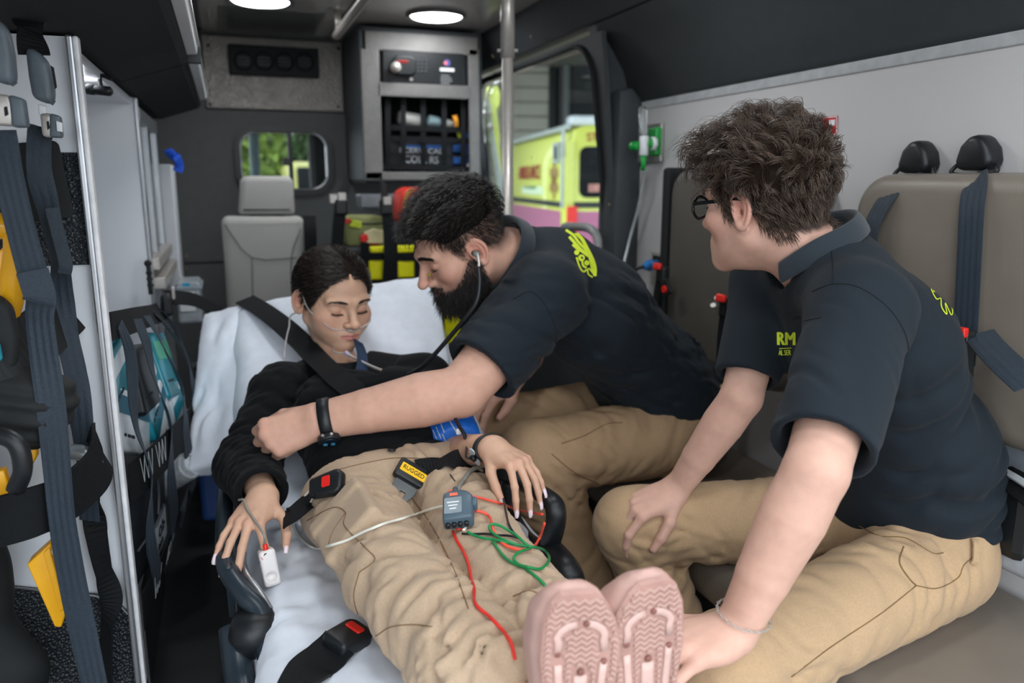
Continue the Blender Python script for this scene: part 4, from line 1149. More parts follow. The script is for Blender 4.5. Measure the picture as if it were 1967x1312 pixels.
mk('white_collar', *cyl(c + A(-.01, -.004, 0), c + A(-.022, -.004, 0), .020, 18), WHITEP, ox, smooth=True)
f0 = onx(1237, 280, 1.22)
mk('stem', *cyl(c + A(-.03, 0, 0), f0, .009, 12), STEEL, ox, smooth=True)
mk('valve_body', *cyl(f0 + A(0, 0, -.03), f0 + A(0, 0, .03), .014, 16, bev=.003), WHITEP, ox, smooth=True)
mk('flow_tube', *cyl(f0 + A(0, 0, .03), onx(1233, 207, 1.22), .013, 16), mat('clear_acrylic', (.92, .95, .95), rough=.05, trans=.9, var=0, ior=1.3), ox, smooth=True)
mk('scale_strip', *box2(f0 + A(.004, -.004, .035), onx(1233, 212, 1.22) + A(.006, .004, 0)), WHITEP, ox)
mk('knob', *cyl(f0 + A(-.010, .012, 0), f0 + A(-.02, .045, 0), .014, 16, bev=.003), GREEN, ox, smooth=True)
mk('nipple', *cyl(f0 + A(0, 0, -.03), f0 + A(0, 0, -.075), .010, 14, r2=.006), GREEN, ox, smooth=True)
n0 = f0 + A(0, 0, -.075)
ot = mk('oxygen_tube', *tube([n0, onx(1236, 345, 1.24), onx(1226, 400, 1.25), onx(1212, 450, 1.25), onx(1200, 500, 1.22), onx(1195, 525, 1.2)], .0045, 8, 8), mat('clear_tubing', srgb(214, 220, 220), rough=.2, trans=.35), None, smooth=True,
        label='clear oxygen tube hanging from the flowmeter', cat='tube')
rs = thing('fire_sign', 'small red and white sign on the wall behind the wavy hair', 'sign', onx(1598, 240, 1.30))
xpl(1572, 222, 1610, 262, 1.297, 1.2995, mat('red_sign', srgb(205, 28, 34), rough=.35), 'plate', rs, .0005)
bd = [onx(px, py, 1.2962) for px, py in ((1575, 227), (1607, 224), (1607, 258), (1575, 261))]
mk('border', *sweep(np.array(bd), [(.0004, .0012), (.0004, -.0012), (-.0004, -.0012), (-.0004, .0012)], hint=A(-1, 0, 0), closed=True), WHITEP, rs)
mk('pictogram', *box(onx(1598, 236, 1.2962), (.001, .018, .014)), WHITEP, rs)
so = thing('wall_socket', 'steel wall socket with a blue plug behind the bearded man', 'socket', onx(1262, 500, 1.30))
xpl(1252, 486, 1275, 545, 1.294, 1.30, STEEL, 'plate', so)
xpl(1256, 492, 1270, 510, 1.288, 1.295, BLACKM, 'outlet', so)
BLUEP = mat('blue_plug', srgb(30, 120, 190), rough=.3)
p0 = onx(1258, 508, 1.26)
mk('plug', *cyl(onx(1262, 508, 1.29), onx(1238, 512, 1.22), .016, 14, r2=.011, bev=.003), BLUEP, so, smooth=True)
mk('plug_ring', *cyl(onx(1250, 509, 1.255), onx(1246, 510, 1.245), .018, 14), BLUEP, so, smooth=True)
mk('power_cable', *tube([onx(1238, 512, 1.22), onx(1222, 518, 1.20), onx(1214, 535, 1.20), onx(1212, 560, 1.2), onx(1215, 600, 1.22)], .005, 8, 6), BLACKP, so, smooth=True)
# ------------------------------------------------------------------ stretcher, sheet, pillow
SHEET = mat('white_cotton_sheet', srgb(226, 232, 242), rough=0.85, var=0.03, vscale=40, bump=.1, bscale=800, sheen=.1, spec=.2)
st = thing('stretcher', 'black framed ambulance stretcher with raised backrest', 'stretcher', (.267, 1.3, 0))
prof = [(.60, .535), (1.47, .535), (2.14, .865)]
def mattress(y0, z0, y1, z1, name):
    L = math.hypot(y1 - y0, z1 - z0); u = A(0, (y1 - y0) / L, (z1 - z0) / L); n = np.cross(A(1, 0, 0), u)
    c = A(.267, (y0 + y1) / 2, (z0 + z1) / 2) - n * .045
    return sharp(mk(name, *box(c, (.50, L, .085), .025, 3, frame(x=A(1, 0, 0), y=u)), BLACKP, st), 50)
mattress(.60, .535, 1.47, .535, 'mattress_seat'); mattress(1.46, .535, 2.14, .865, 'mattress_back')
for x in (-.01, .545):
    mk('side_tube', *tube([A(x, .55, .43), A(x, 1.2, .43), A(x, 1.9, .43), A(x, 2.3, .43)], .018, 10, 3), BLACKP, st, smooth=True)
mk('back_frame', *tube([A(.03, 1.46, .45), A(.03, 2.12, .80), A(.267, 2.17, .83), A(.50, 2.12, .80), A(.50, 1.46, .45)], .014, 8, 6), BLACKP, st, smooth=True)
for y in (.8, 1.9):
    mk('leg', *tube([A(.02, y, .43), A(.06, y + .2, .12)], .016, 8, 2), BLACKP, st, smooth=True); mk('leg', *tube([A(.515, y, .43), A(.475, y + .2, .12)], .016, 8, 2), BLACKP, st, smooth=True)
    for x in (.06, .475):
        mk('wheel', *lathe([(.02, -.016), (.07, -.016), (.078, -.008), (.078, .008), (.07, .016), (.02, .016)], 24, frame(x=A(0, 1, 0), z=A(1, 0, 0)), A(x, y + .2, .08)), BLACKM, st, smooth=True)
mk('under_tray', *box2((.03, .7, .40), (.50, 2.0, .44), .01), BLACKM, st)
RAILG = mat('slate_rail_plastic', srgb(36, 46, 54), rough=.32, var=.05)
# left arm rail: broad moulded paddle
def moulded(pts, r, n=10, flat=.6, sub=8, m=RAILG, name='arm_rail', parent=st):
    P = spline(pts, sub)
    return mk(name, *sweep(P, circ(r, n, r * flat), hint=A(1, 0, 0)), m, parent, smooth=True)
moulded([A(-.040, 1.62, .575), A(-.042, 1.50, .585), A(-.042, 1.38, .590), A(-.042, 1.29, .588), A(-.035, 1.24, .580), A(-.014, 1.195, .562), A(.008, 1.166, .538), A(.012, 1.10, .49), A(.0, 1.0, .44)], .0165, 12, .9)
moulded([at(466, 1062, 1.30), at(466, 1085, 1.29), at(476, 1108, 1.27), at(500, 1143, 1.24), at(530, 1193, 1.22)], .007, 8, 1, m=ALU, name='rail_tube')
moulded([A(-.03, 1.56, .44), A(-.035, 1.58, .52), A(-.035, 1.60, .585)], .018, 10, 1, name='rail_post')
mk('rail_plate', *prism([(-.0, 0), (.13, .0), (.10, -.10), (.03, -.11)], .012, .004, frame(x=A(0, -1, .1), y=A(0, .1, 1)), A(-.03, 1.36, .585)), RAILG, st)
moulded([A(-.005, .95, .43), A(-.02, 1.02, .44), A(-.03, 1.12, .47), A(-.035, 1.18, .52)], .022, 10, .9, name='rail_post')
mk('castor_cap', *lathe([(0, .01), (.03, .008), (.04, -.02), (.03, -.05), (0, -.055)], 16, None, at(487, 1190, 1.2)), BLACKP, st, smooth=True)
# right arm rail: D-shaped handle
X = .50
r0, r1, r2, r3 = onx(966, 903, X), onx(1010, 930, X), onx(1056, 960, X), onx(1068, 985, X)
moulded([r0 + A(0, .10, -.03), r0, r1, r2, r3, onx(1064, 1020, X), onx(1052, 1058, X)], .019, 12, .75, m=BLACKP)
moulded([onx(1052, 1050, X), onx(1075, 1075, X), onx(1092, 1100, X), onx(1102, 1130, X + .01)], .024, 12, .8, m=BLACKP, name='rail_arm')
moulded([onx(972, 925, X - .01), onx(985, 985, X), onx(1010, 1030, X), onx(1056, 1062, X)], .014, 12, .9, m=BLACKP, name='rail_pad')
mk('hinge_cover', *lathe([(0, .02), (.035, .016), (.045, -.01), (.03, -.03)], 18, frame(x=A(0, 1, 0), z=A(-1, 0, .3)), onx(958, 915, X + .01)), BLACKP, st, smooth=True)

# sheet: draped over seat and back
def sheet_mesh():
    # across path
    ax = [(-.010, .395), (-.012, .42), (-.010, .46), (-.004, .50), (.012, .530), (.035, .543)] + [(x, .545) for x in np.linspace(.06, .475, 26)] + [(.500, .543), (.522, .530), (.538, .50), (.545, .455), (.546, .41)]
    ax = np.array(ax); nv = len(ax)
    ys = np.concatenate([np.linspace(.585, 1.47, 110), np.linspace(1.48, 2.15, 60)])
    V = np.zeros((len(ys), nv, 3))
    for i, y in enumerate(ys):
        if y <= 1.47: base, yy, n = 0.0, y, A(0, 0, 1)
        else: base, yy = 0.0, y; n = unit(A(0, -.33, .67))
        lift = 0 if y <= 1.47 else (y - 1.47) * .4925
        for j in range(nv):
            x, z = ax[j]
            V[i, j] = (x, yy, z + lift)
    P = V.reshape(-1, 3).astype(f32)
    drop = np.clip((.545 - (ax[None, :, 1] * np.ones((len(ys), 1)))) / .1, 0, 1).ravel()
    w1 = np.sin(P[:, 1] * 38 + 2.0 * wob(P, 12, 71)) * .006 * drop
    w2 = wr(P, A(.06, 1.15, .54), .25, A(.9, .35, 0), .05, .006, 72) + wr(P, A(.10, .85, .54), .22, A(.8, .5, 0), .06, .006, 73) + wr(P, A(.48, 1.05, .54), .2, A(.9, -.3, 0), .05, .005, 74)
    w2 = w2 + wr(P, A(.06, 1.45, .56), .15, A(.7, .7, 0), .045, .006, 75)
    P[:, 2] += -w2 * (1 - drop * .6) + .001
    P[:, 0] += np.where(P[:, 0] < .25, -1, 1) * (w1 + .004 * drop)
    n = len(P)
    F = [(i * nv + j, i * nv + j + 1, (i + 1) * nv + j + 1, (i + 1) * nv + j) for i in range(len(ys) - 1) for j in range(nv - 1)]
    return P.astype(float), F
Vsh, Fsh = sheet_mesh()
so_ = mk('bed_sheet', Vsh, Fsh, SHEET, None, smooth=True, label='white cotton sheet draped over the stretcher mattress', cat='sheet')
sm = so_.modifiers.new('thickness', 'SOLIDIFY'); sm.thickness = .0018; sm.offset = -1

pTL, pTR, pBL = at(348, 606, 2.08), at(806, 530, 2.12), at(408, 893, 1.80)
pw, plv = pTR - pTL, pTL - pBL
pc = pTL + pw * .5 - plv * .5 + A(0, .02, -.02)
Rp_ = frame(x=pw, y=plv)
def pillow(P):
    p = (P - pc.astype(f32)) @ Rp_.astype(f32)
    a, b = np.linalg.norm(pw) * .5, np.linalg.norm(plv) * .5
    u, v = np.abs(p[:, 0]) / a, np.abs(p[:, 1]) / b
    prof = np.clip(1 - u ** 2.6, 0, 1) ** .5 * np.clip(1 - v ** 2.6, 0, 1) ** .5
    th = .012 + .060 * prof
    # head dent
    dent = np.exp(-((p[:, 0] - .02) ** 2 + (p[:, 1] - .02) ** 2) / .13 ** 2) * .022
    zc = np.where(p[:, 2] > 0, p[:, 2] + dent, p[:, 2])
    d = np.maximum(np.abs(zc) - th, np.maximum((u - 1) * a, (v - 1) * b) + .006)
    fold = wr(P, pBL + A(.05, .12, .1), .24, Rp_[:, 0], .085, .0065, 81) + wr(P, pTR - plv * .4 - pw * .08, .2, unit(Rp_[:, 0] + .4 * Rp_[:, 1]), .08, .0055, 82) + wr(P, pTL + pw * .3 - plv * .2, .15, Rp_[:, 0], .11, .004, 83)
    return (d * f32(.8) + fold).astype(f32)
ext = np.abs(pw) * .5 + np.abs(plv) * .5 + .09
mk('pillow', *mesh_sdf(pillow, pc - ext, pc + ext, .006), SHEET, None, smooth=True, label='large white pillow behind the patient on the raised backrest', cat='pillow')
# ------------------------------------------------------------------ outside the vehicle
GZ = -.72
cy = thing('sky_blocker', 'added flat roof blocking sky light above the parked yellow ambulance', 'sky_blocker', (9, 12, GZ))  # added only to cut the sky light falling outside the window
mk('roof', *box2((1.9, 2.2, 3.6), (22, 24, 3.8), .02), mat('sky_blocker_grey', srgb(150, 150, 146), rough=.8), cy)
for x_, y_ in ((21.5, 3), (21.5, 23), (2.4, 23)):
    mk('post', *cyl(A(x_, y_, GZ), A(x_, y_, 3.6), .12, 12), mat('sky_blocker_post', srgb(120, 122, 122), rough=.6), cy, smooth=True)
gr = mk('ground', *box2((-40, -30, GZ - .1), (60, 60, GZ)), mat('concrete_apron', srgb(120, 118, 112), rough=.9, var=.1, vscale=3), None, kind='structure')
LIMEV = mat('fluorescent_yellow_paint', srgb(196, 206, 88), rough=.4, var=.03, coat=.4)
amb = thing('ambulance', 'fluorescent yellow ambulance parked outside the side window', 'van', (4.4, 10, GZ))
P0 = at(1086, 350, 9.0); P0 = A(P0[0], P0[1], 0)
sdir = unit(A(.17, 1, 0)); rdir = A(sdir[1], -sdir[0], 0)
zr = 1.84
def vp_(s, r, z): return P0 + sdir * s + rdir * r + A(0, 0, z)
body_prof = [(0.04, GZ + .40), (0, GZ + .9), (0.0, zr - .38), (.10, zr - .05), (.24, zr), (1.72, zr), (1.86, zr - .05), (1.96, zr - .38), (1.96, GZ + .9), (1.92, GZ + .40)]
v, f = prism([(p[0], p[1]) for p in body_prof], 5.2, .03)
Vb = np.array([vp_(q[2], q[0], q[1]) for q in v])
sharp(mk('body', Vb, f, LIMEV, amb), 40)
def side_patch(s0, s1, z0, z1, m, name, th=.012):
    return mk(name, *box(vp_((s0 + s1) / 2, -.004, (z0 + z1) / 2), (th, s1 - s0, z1 - z0), .004, 2, np.stack([rdir, sdir, A(0, 0, 1)], 1)), m, amb)
def rear_patch(r0, r1, z0, z1, m, name, th=.012, rad=0):
    if rad:
        return mk(name, *prism(rrect(r1 - r0, z1 - z0, rad, 5, (r0 + r1) / 2, (z0 + z1) / 2), th, .003, np.stack([rdir, A(0, 0, 1), -sdir], 1), P0 - sdir * .002), m, amb)
    return mk(name, *box(vp_(-.004, (r0 + r1) / 2, (z0 + z1) / 2), (r1 - r0, th, z1 - z0), .004, 2, np.stack([rdir, sdir, A(0, 0, 1)], 1)), m, amb)
PINKS = mat('pink_reflective_stripe', srgb(170, 100, 132), rough=.35, var=.04)
DARKG = mat('tinted_glass', srgb(12, 17, 20), rough=.5, var=0, spec=.15)
REDT = mat('dark_red_print', srgb(150, 40, 40), rough=.5)
WHT = mat('white_van_trim', srgb(160, 170, 166), rough=.35)
side_patch(.2, 4.8, GZ + .62, 0.86 - .0, PINKS, 'stripe'); side_patch(.2, 4.8, .90, .97, mat('black_trim', srgb(34, 38, 40), rough=.5), 'trim_line')
rear_patch(.12, 1.9, GZ + .62, .86, PINKS, 'stripe'); rear_patch(.10, 1.9, .90, .97, MATS['black_trim'], 'trim_line')
rear_patch(.16, .86, 1.02, 1.60, DARKG, 'rear_window', .014, .09); rear_patch(1.04, 1.70, 1.02, 1.60, DARKG, 'rear_window', .014, .09)
for k, (c_, r0, z0, w_, h_) in enumerate((((40, 110, 150), .36, 1.36, .30, .18), ((90, 150, 190), .40, 1.22, .25, .16), ((214, 190, 90), .48, 1.14, .26, .18), ((210, 150, 140), .40, 1.08, .30, .10), ((30, 90, 140), .52, 1.42, .20, .12))):
    rear_patch(r0 - .13, r0 - .13 + w_, z0, z0 + h_, mat('sticker_%d' % k, srgb(*c_), rough=.4, var=.3, vscale=25), 'window_sticker', .018 + .002 * k)
rear_patch(.02, .14, .58, .92, REDP, 'tail_light', .05); rear_patch(.02, .14, .36, .58, WHITEP, 'tail_light_lens', .05)
rear_patch(.0, .10, .95, 1.66, LIMEV, 'corner_post', .03)
mk('lettering', *text_vf('STO', .13, np.stack([rdir, A(0, 0, 1), -sdir], 1), vp_(-.012, .36, 1.70), .003), REDT, amb)
Rs = np.stack([-sdir, A(0, 0, 1), -rdir], 1)
mk('lettering', *text_vf('AMBULANCE', .26, Rs, vp_(2.1, -.012, 1.32), .003), REDT, amb)
for a in (0, 60, 120):
    mk('star_bar', *box(vp_(.55, -.008, 1.22), (.012, .10, .46), .002, 1, np.stack([rdir, sdir, A(0, 0, 1)], 1) @ rot((1, 0, 0), a)), mat('star_print', srgb(150, 120, 70), rough=.5), amb)
side_patch(1.2, 2.6, 1.03, 1.14, mat('pale_print', srgb(206, 226, 190), rough=.5), 'print_panel'); side_patch(1.6, 2.5, 1.10, 1.14, mat('green_letters', srgb(70, 150, 120), rough=.5), 'print_line')
side_patch(.28, .56, 1.42, 1.66, WHT, 'marker_lamp', .05); side_patch(.33, .45, 1.46, 1.62, DARKG, 'lamp_lens', .06)
mk('gutter', *box(vp_(2.6, .05, zr - .02), (.05, 5.1, .06), .01, 2, np.stack([rdir, sdir, A(0, 0, 1)], 1)), WHT, amb)
mk('corner_trim', *box(vp_(.10, -.01, 1.35), (.03, .10, .9), .01, 2, np.stack([rdir, sdir, A(0, 0, 1)], 1)), WHT, amb)
mk('light_bar', *box(vp_(.3, .55, zr + .06), (.9, .25, .12), .03, 3, np.stack([rdir, sdir, A(0, 0, 1)], 1)), mat('light_bar_plastic', srgb(190, 200, 206), rough=.2, coat=.5), amb)
for r in (.12, 1.80):
    for s in (.7, 4.3):
        mk('wheel', *lathe([(.0, -.1), (.33, -.1), (.35, -.05), (.35, .05), (.33, .1), (0, .1)], 24, frame(x=A(0, 0, 1), z=rdir), vp_(s, r, GZ + .35)), BLACKM, amb, smooth=True)
# garage with a roller door
gb_ = thing('garage', 'pale grey garage with ribbed roller door beyond the ambulance', 'building', (8, 20, GZ))
G0 = A(*at(1062, 300, 17.0)[:2], 0); gd = unit(A(-1, .25, 0))
GARW = mat('dark_garage_wall', srgb(40, 46, 48), rough=.8)
ROLL = mat('roller_door_slat', srgb(182, 180, 168), rough=.5, var=.04)
Rg = np.stack([gd, np.cross(A(0, 0, 1), gd), A(0, 0, 1)], 1)
for k in range(17):
    mk('slat', *box(G0 + gd * 2.6 + A(0, 0, GZ + .15 + .3 * k), (5.0, .06, .285), .02, 2, Rg), ROLL, gb_)
mk('backing', *box(G0 + gd * 2.4 - Rg[:, 1] * .12 * (1 if (Rg[:, 1] @ A(0, -1, 0)) > 0 else -1) + A(0, 0, GZ + 2.6), (5.4, .05, 5.2), .01, 1, Rg), GARW, gb_)
mk('door_jamb', *box(G0 + gd * .04 + A(0, 0, GZ + 2.6), (.14, .16, 5.2), .01, 1, Rg), GARW, gb_)
mk('pillar', *box(G0 - gd * .75 + A(0, 0, GZ + 2.6), (1.3, .5, 5.2), .02, 1, Rg), GARW, gb_)
mk('downpipe', *cyl(G0 - gd * .22 + Rg[:, 1] * .35 + A(0, 0, GZ), G0 - gd * .22 + Rg[:, 1] * .35 + A(0, 0, 3.6), .07, 12), mat('grey_pipe', srgb(112, 118, 120), rough=.5), gb_, smooth=True)
mk('wall', *box(G0 - gd * 4.4 + A(0, 0, GZ + 2.6), (6.0, .3, 5.2), .01, 1, Rg), mat('pale_wall', srgb(150, 154, 156), rough=.8), gb_)
mk('lintel', *box(G0 + gd * 2.4 + A(0, 0, GZ + 5.6), (9.4, .4, 1.0), .02, 1, Rg), GARW, gb_)
# swung-open hinged door of the yellow vehicle beside the side window
od = thing('open_door', 'lime edged open vehicle door leaning at the left of the side window', 'door', at(960, 420, 4.4))
dpts = [(936, 172), (954, 170), (959, 185), (958, 205), (952, 215), (958, 265), (958, 300), (974, 410), (1030, 1165), (1010, 1165), (958, 410), (932, 215)]
def flat_at(pts, d, th, m, name, parent, bev=.004):
    c = at(*pts[0], d); P = [at(px, py, d) for px, py in pts]
    R = np.stack([RGT, UPV, -FWD], 1)
    q = [((p - c) @ R)[:2] for p in P]
    return mk(name, *prism(q, th, bev, R, c), m, parent)
flat_at(dpts, 4.45, .05, LIMEV, 'panel', od); flat_at([(930, 200), (938, 200), (948, 270), (977, 410), (1040, 1160), (1025, 1160), (960, 410), (945, 300)], 4.40, .06, WHT, 'edge', od)
for px, py in ((933, 215), (937, 241)):
    mk('hinge', *cyl(at(px, py, 4.35), at(px + 4, py + 5, 4.3), .014, 10), STEEL, od)
# greenery and yellow vehicle seen through the bulkhead window
LEAFM = [mat('leaf_%d' % i, c_, rough=.6, var=.3, vscale=6, sheen=.1) for i, c_ in enumerate((srgb(96, 120, 44), srgb(56, 84, 40), srgb(106, 130, 72)))]
rg = np.random.RandomState(4)
def bush(c, r, n, m, label, name='tree'):
    t = thing(name, label, 'tree', A(c[0], c[1], GZ), group='trees ahead of the vehicle')
    d = rg.normal(size=(n, 3)); d /= np.linalg.norm(d, axis=1, keepdims=True)
    p = np.asarray(c) + d * np.asarray(r) * rg.uniform(.55, 1, (n, 1)) ** .5
    a = rg.normal(size=(n, 3)); a /= np.linalg.norm(a, axis=1, keepdims=True); b = np.cross(a, rg.normal(size=(n, 3))); b /= np.linalg.norm(b, axis=1, keepdims=True)
    s = rg.uniform(.06, .13, (n, 1))
    V = np.stack([p - a * s * 1.4, p + b * s * .6, p + a * s * 1.4, p - b * s * .6], 1).reshape(-1, 3)
    F = np.arange(n * 4).reshape(n, 4)
    o = mk('foliage', V, F, m, t); o['kind'] = 'stuff'
    mk('trunk', *cyl(A(c[0], c[1], GZ), A(c[0], c[1], c[2]), .10, 10, r2=.06), mat('bark', srgb(90, 76, 62), rough=.9), t, smooth=True)
w_ = lambda px, py, d: at(px, py, d)
bush(w_(478, 300, 12), (.55, .6, 1.5), 1600, LEAFM[0], 'yellow green tree seen at the left of the bulkhead window')
bush(w_(525, 285, 15), (.9, .8, 1.9), 2200, LEAFM[2], 'pale green tree seen in the middle of the bulkhead window')
bush(w_(580, 285, 14), (.5, .6, 1.2), 1400, LEAFM[1], 'dark green tree seen at the right of the bulkhead window')
yv = thing('yellow_car', 'pale yellow parked vehicle seen through the bulkhead window', 'car', at(590, 345, 11.5) * A(1, 1, 0) + A(0, 0, GZ))
cc = at(588, 350, 11.5)
mk('body', *box(A(cc[0] + .1, cc[1], (cc[2] + GZ) / 2 + .1), (.85, 1.8, cc[2] - GZ + .35), .12, 3), mat('pale_yellow_paint', srgb(150, 150, 84), rough=.4), yv)
mk('windscreen', *box(A(cc[0] + .1, cc[1] - .9, cc[2] + .05), (.6, .06, .3), .05, 3), DARKG, yv)
# cab ahead of the bulkhead
cabn = thing('cab', 'dark driver cab interior ahead of the bulkhead window', 'cab', (.3, 5.0, 0))
mk('roof_lining', *box2((-.7, YB + .05, 1.50), (1.12, 5.2, 1.56), .02), BLACKM, cabn)
mk('seat_back', *box2((.42, 4.2, .2), (.80, 4.34, 1.46), .05, 3), BLACKM, cabn)
mk('screen_pillar', *cyl(A(.18, 5.3, .8), A(.18, 4.95, 1.5), .03, 10), mat('pillar_grey', srgb(90, 110, 116), rough=.5), cabn)
mk('dashboard', *box2((-.7, 4.9, .4), (1.12, 5.4, .92), .06, 3), BLACKM, cabn)
# ------------------------------------------------------------------ people: shared builders
SKIN = mat('skin', (0.6, 0.4, 0.3), rough=0.5, var=0.05, vscale=60, bump=0.12, bscale=450, spec=0.35, sss=0.22, attr=True)

def head_local(p, jaw=0.0, nose=1.0, brow=0.0, full=1.0, cheek=0.0, nl=1.0, ear=.38, zs=1.0, xs=1.0):
    """face and skull; x across (mirrored), y to the front, z up; eyes at z=0, chin at -0.112, crown at 0.112"""
    q = p.copy(); q[:, 0] = np.abs(q[:, 0]) / f32(xs)
    if zs != 1.0: q[:, 2] = np.where(q[:, 2] < 0, q[:, 2] / f32(zs), q[:, 2])
    d = el(q, (0, -.012, .030), (.0745, .093, .083))
    d = smin(d, el(q, (0, .020, -.043), (.056 + jaw, .066, .073)), .030)
    d = smin(d, rc(q, (.047 + jaw, -.008, -.052), (.014 + jaw, .066, -.096), .021, .018), .026)
    d = smin(d, el(q, (0, .074, -.099), (.019 + jaw, .018, .017)), .018)
    d = smin(d, el(q, (.046, .048, -.024), (.023, .025, .022)), .026)
    if cheek: d = smin(d, el(q, (.034, .046, -.050), (.026 + cheek, .030 + cheek, .030)), .022)
    d = smin(d, rc(q, (.009, .083 + brow, .019), (.046, .067 + brow * .5, .021), .0095 + brow, .008), .016)
    d = smax(d, -el(q, (.0325, .0965, -.001), (.0200, .0195, .0145)), .013)
    d = smin(d, el(q, (.0320, .0655, -.0005), (.0150, .0150, .0135)), .0035)
    d = smin(d, rc(q, (0, .082, .010), (0, .082 + .024 * nose, -.034 * nl), .0075, .0100), .011)
    d = smin(d, el(q, (0, .084 + .024 * nose, -.036 * nl), (.0105, .0105, .0095)), .006)
    d = smin(d, el(q, (.0125, .093, -.0395 * nl), (.0078, .0110, .0075)), .0055)
    d = smax(d, -el(q, (.0068, .100, -.0475 * nl), (.0034, .0060, .0042)), .003)
    d = smin(d, el(q, (0, .070, -.068), (.031, .0245, .023)), .018)
    d = smin(d, rc(q, (0, .0945 * full, -.0636), (.0225, .0820, -.0682), .0052, .0025), .0045)
    d = smin(d, rc(q, (0, .0940 * full, -.0735), (.0190, .0830, -.0715), .0062, .0030), .0045)
    d = smax(d, -rc(q, (0, .1010, -.0684), (.0250, .0850, -.0692), .0027, .0016), .0020)
    d = smax(d, -el(q, (0, .101, -.0855), (.014, .010, .006)), .008)
    # ear
    ex = np.array([.0765, -.014, -.006], f32)
    ca, sa = math.cos(ear), math.sin(ear)
    r = q - ex
    nn = r[:, 0] * ca + r[:, 1] * sa            # out of the ear's plane
    aa = -r[:, 0] * sa + r[:, 1] * ca           # towards the front
    bb = r[:, 2] - aa * .25
    w = np.clip(1 - (bb + .01) * 8, .8, 1.25)
    rho = np.sqrt((aa / (.0165 / w)) ** 2 + (bb / .0295) ** 2)
    disc = np.maximum((rho - 1) * .017, np.abs(nn + .001) - .0034)
    ring = np.sqrt(((rho - .93) * .0185) ** 2 + (nn - .0028) ** 2) - .0034
    e = smin(disc, ring, .004)
    anti = np.sqrt(((np.sqrt(((aa - .001) / .0095) ** 2 + ((bb - .002) / .0175) ** 2) - 1) * .011) ** 2 + (nn - .002) ** 2) - .0026
    e = smin(e, np.where(aa < .006, anti, 1.0).astype(f32), .003)
    e = smin(e, np.sqrt((aa - .004) ** 2 + (bb + .026) ** 2 + nn ** 2) - .0078, .005)
    e = smin(e, np.sqrt((aa - .0115) ** 2 + (bb + .006) ** 2 + (nn - .001) ** 2) - .0045, .004)
    e = smax(e, -el(np.stack([nn - .005, aa - .0035, bb + .005], 1), (0, 0, 0), (.0085, .0072, .0100)), .003)
    d = smin(d, e.astype(f32), .004)
    return d

def head_fn(c, R, s=1.0, neck=None, neck_r=(.056, .060), extra=None, nk=(0, -.030, -.045), ek=.03, nkk=.022, **kw):
    c = np.asarray(c, f32); R = np.asarray(R, f32)
    def fn(P):
        d = head_local((P - c) @ R / f32(s), **kw) * f32(s)
        if neck is not None:
            a = c + R @ np.array(nk, f32) * s
            d = smin(d, rc(P, a, neck, neck_r[0], neck_r[1]), nkk)
        if extra is not None: d = smin(d, extra(P), ek)
        return d
    return fn

def head_color(V, c, R, s, base, lip, cheek, stubble=None, hairline=None, hairc=(.03, .02, .015), zs=1.0):
    p = (V - c) @ R / s
    p[:, 2] = np.where(p[:, 2] < 0, p[:, 2] / zs, p[:, 2])
    x, y, z = np.abs(p[:, 0]), p[:, 1], p[:, 2]
    C = np.tile(np.asarray(base, float), (len(V), 1))
    def mixin(m, col): 
        nonlocal C
        m = np.clip(m, 0, 1)[:, None]; C = C * (1 - m) + np.asarray(col) * m
    g = lambda cx, cy, cz, r: np.exp(-(((x - cx) ** 2 + (y - cy) ** 2 + (z - cz) ** 2) / r ** 2))
    mixin(.55 * g(.048, .06, -.03, .026), cheek)
    mixin(.5 * g(0, .108, -.036, .014), cheek)
    mixin(.75 * g(.078, -.016, .0, .026), cheek)
    mixin(.35 * g(.032, .08, -.004, .013), cheek)
    li = np.clip(1 - np.maximum(np.abs(z + .0685) - (.0075 - .0052 * (x / .024) ** 2), 0) / .0018, 0, 1) * (x < .0245) * (y > .078)
    mixin(.85 * li, lip)
    if stubble is not None: mixin(stubble(x, y, z), hairc)
    if hairline is not None: mixin(hairline(x, y, z), hairc)
    return C

def hair_z(x, y):
    """height of the hairline around the head"""
    phi = np.degrees(np.arctan2(np.abs(x), y))
    return np.interp(phi, [0, 28, 45, 57, 68, 76, 88, 104, 118, 140, 180], [.060, .060, .050, .028, -.004, -.016, .026, .024, -.022, -.046, -.052])

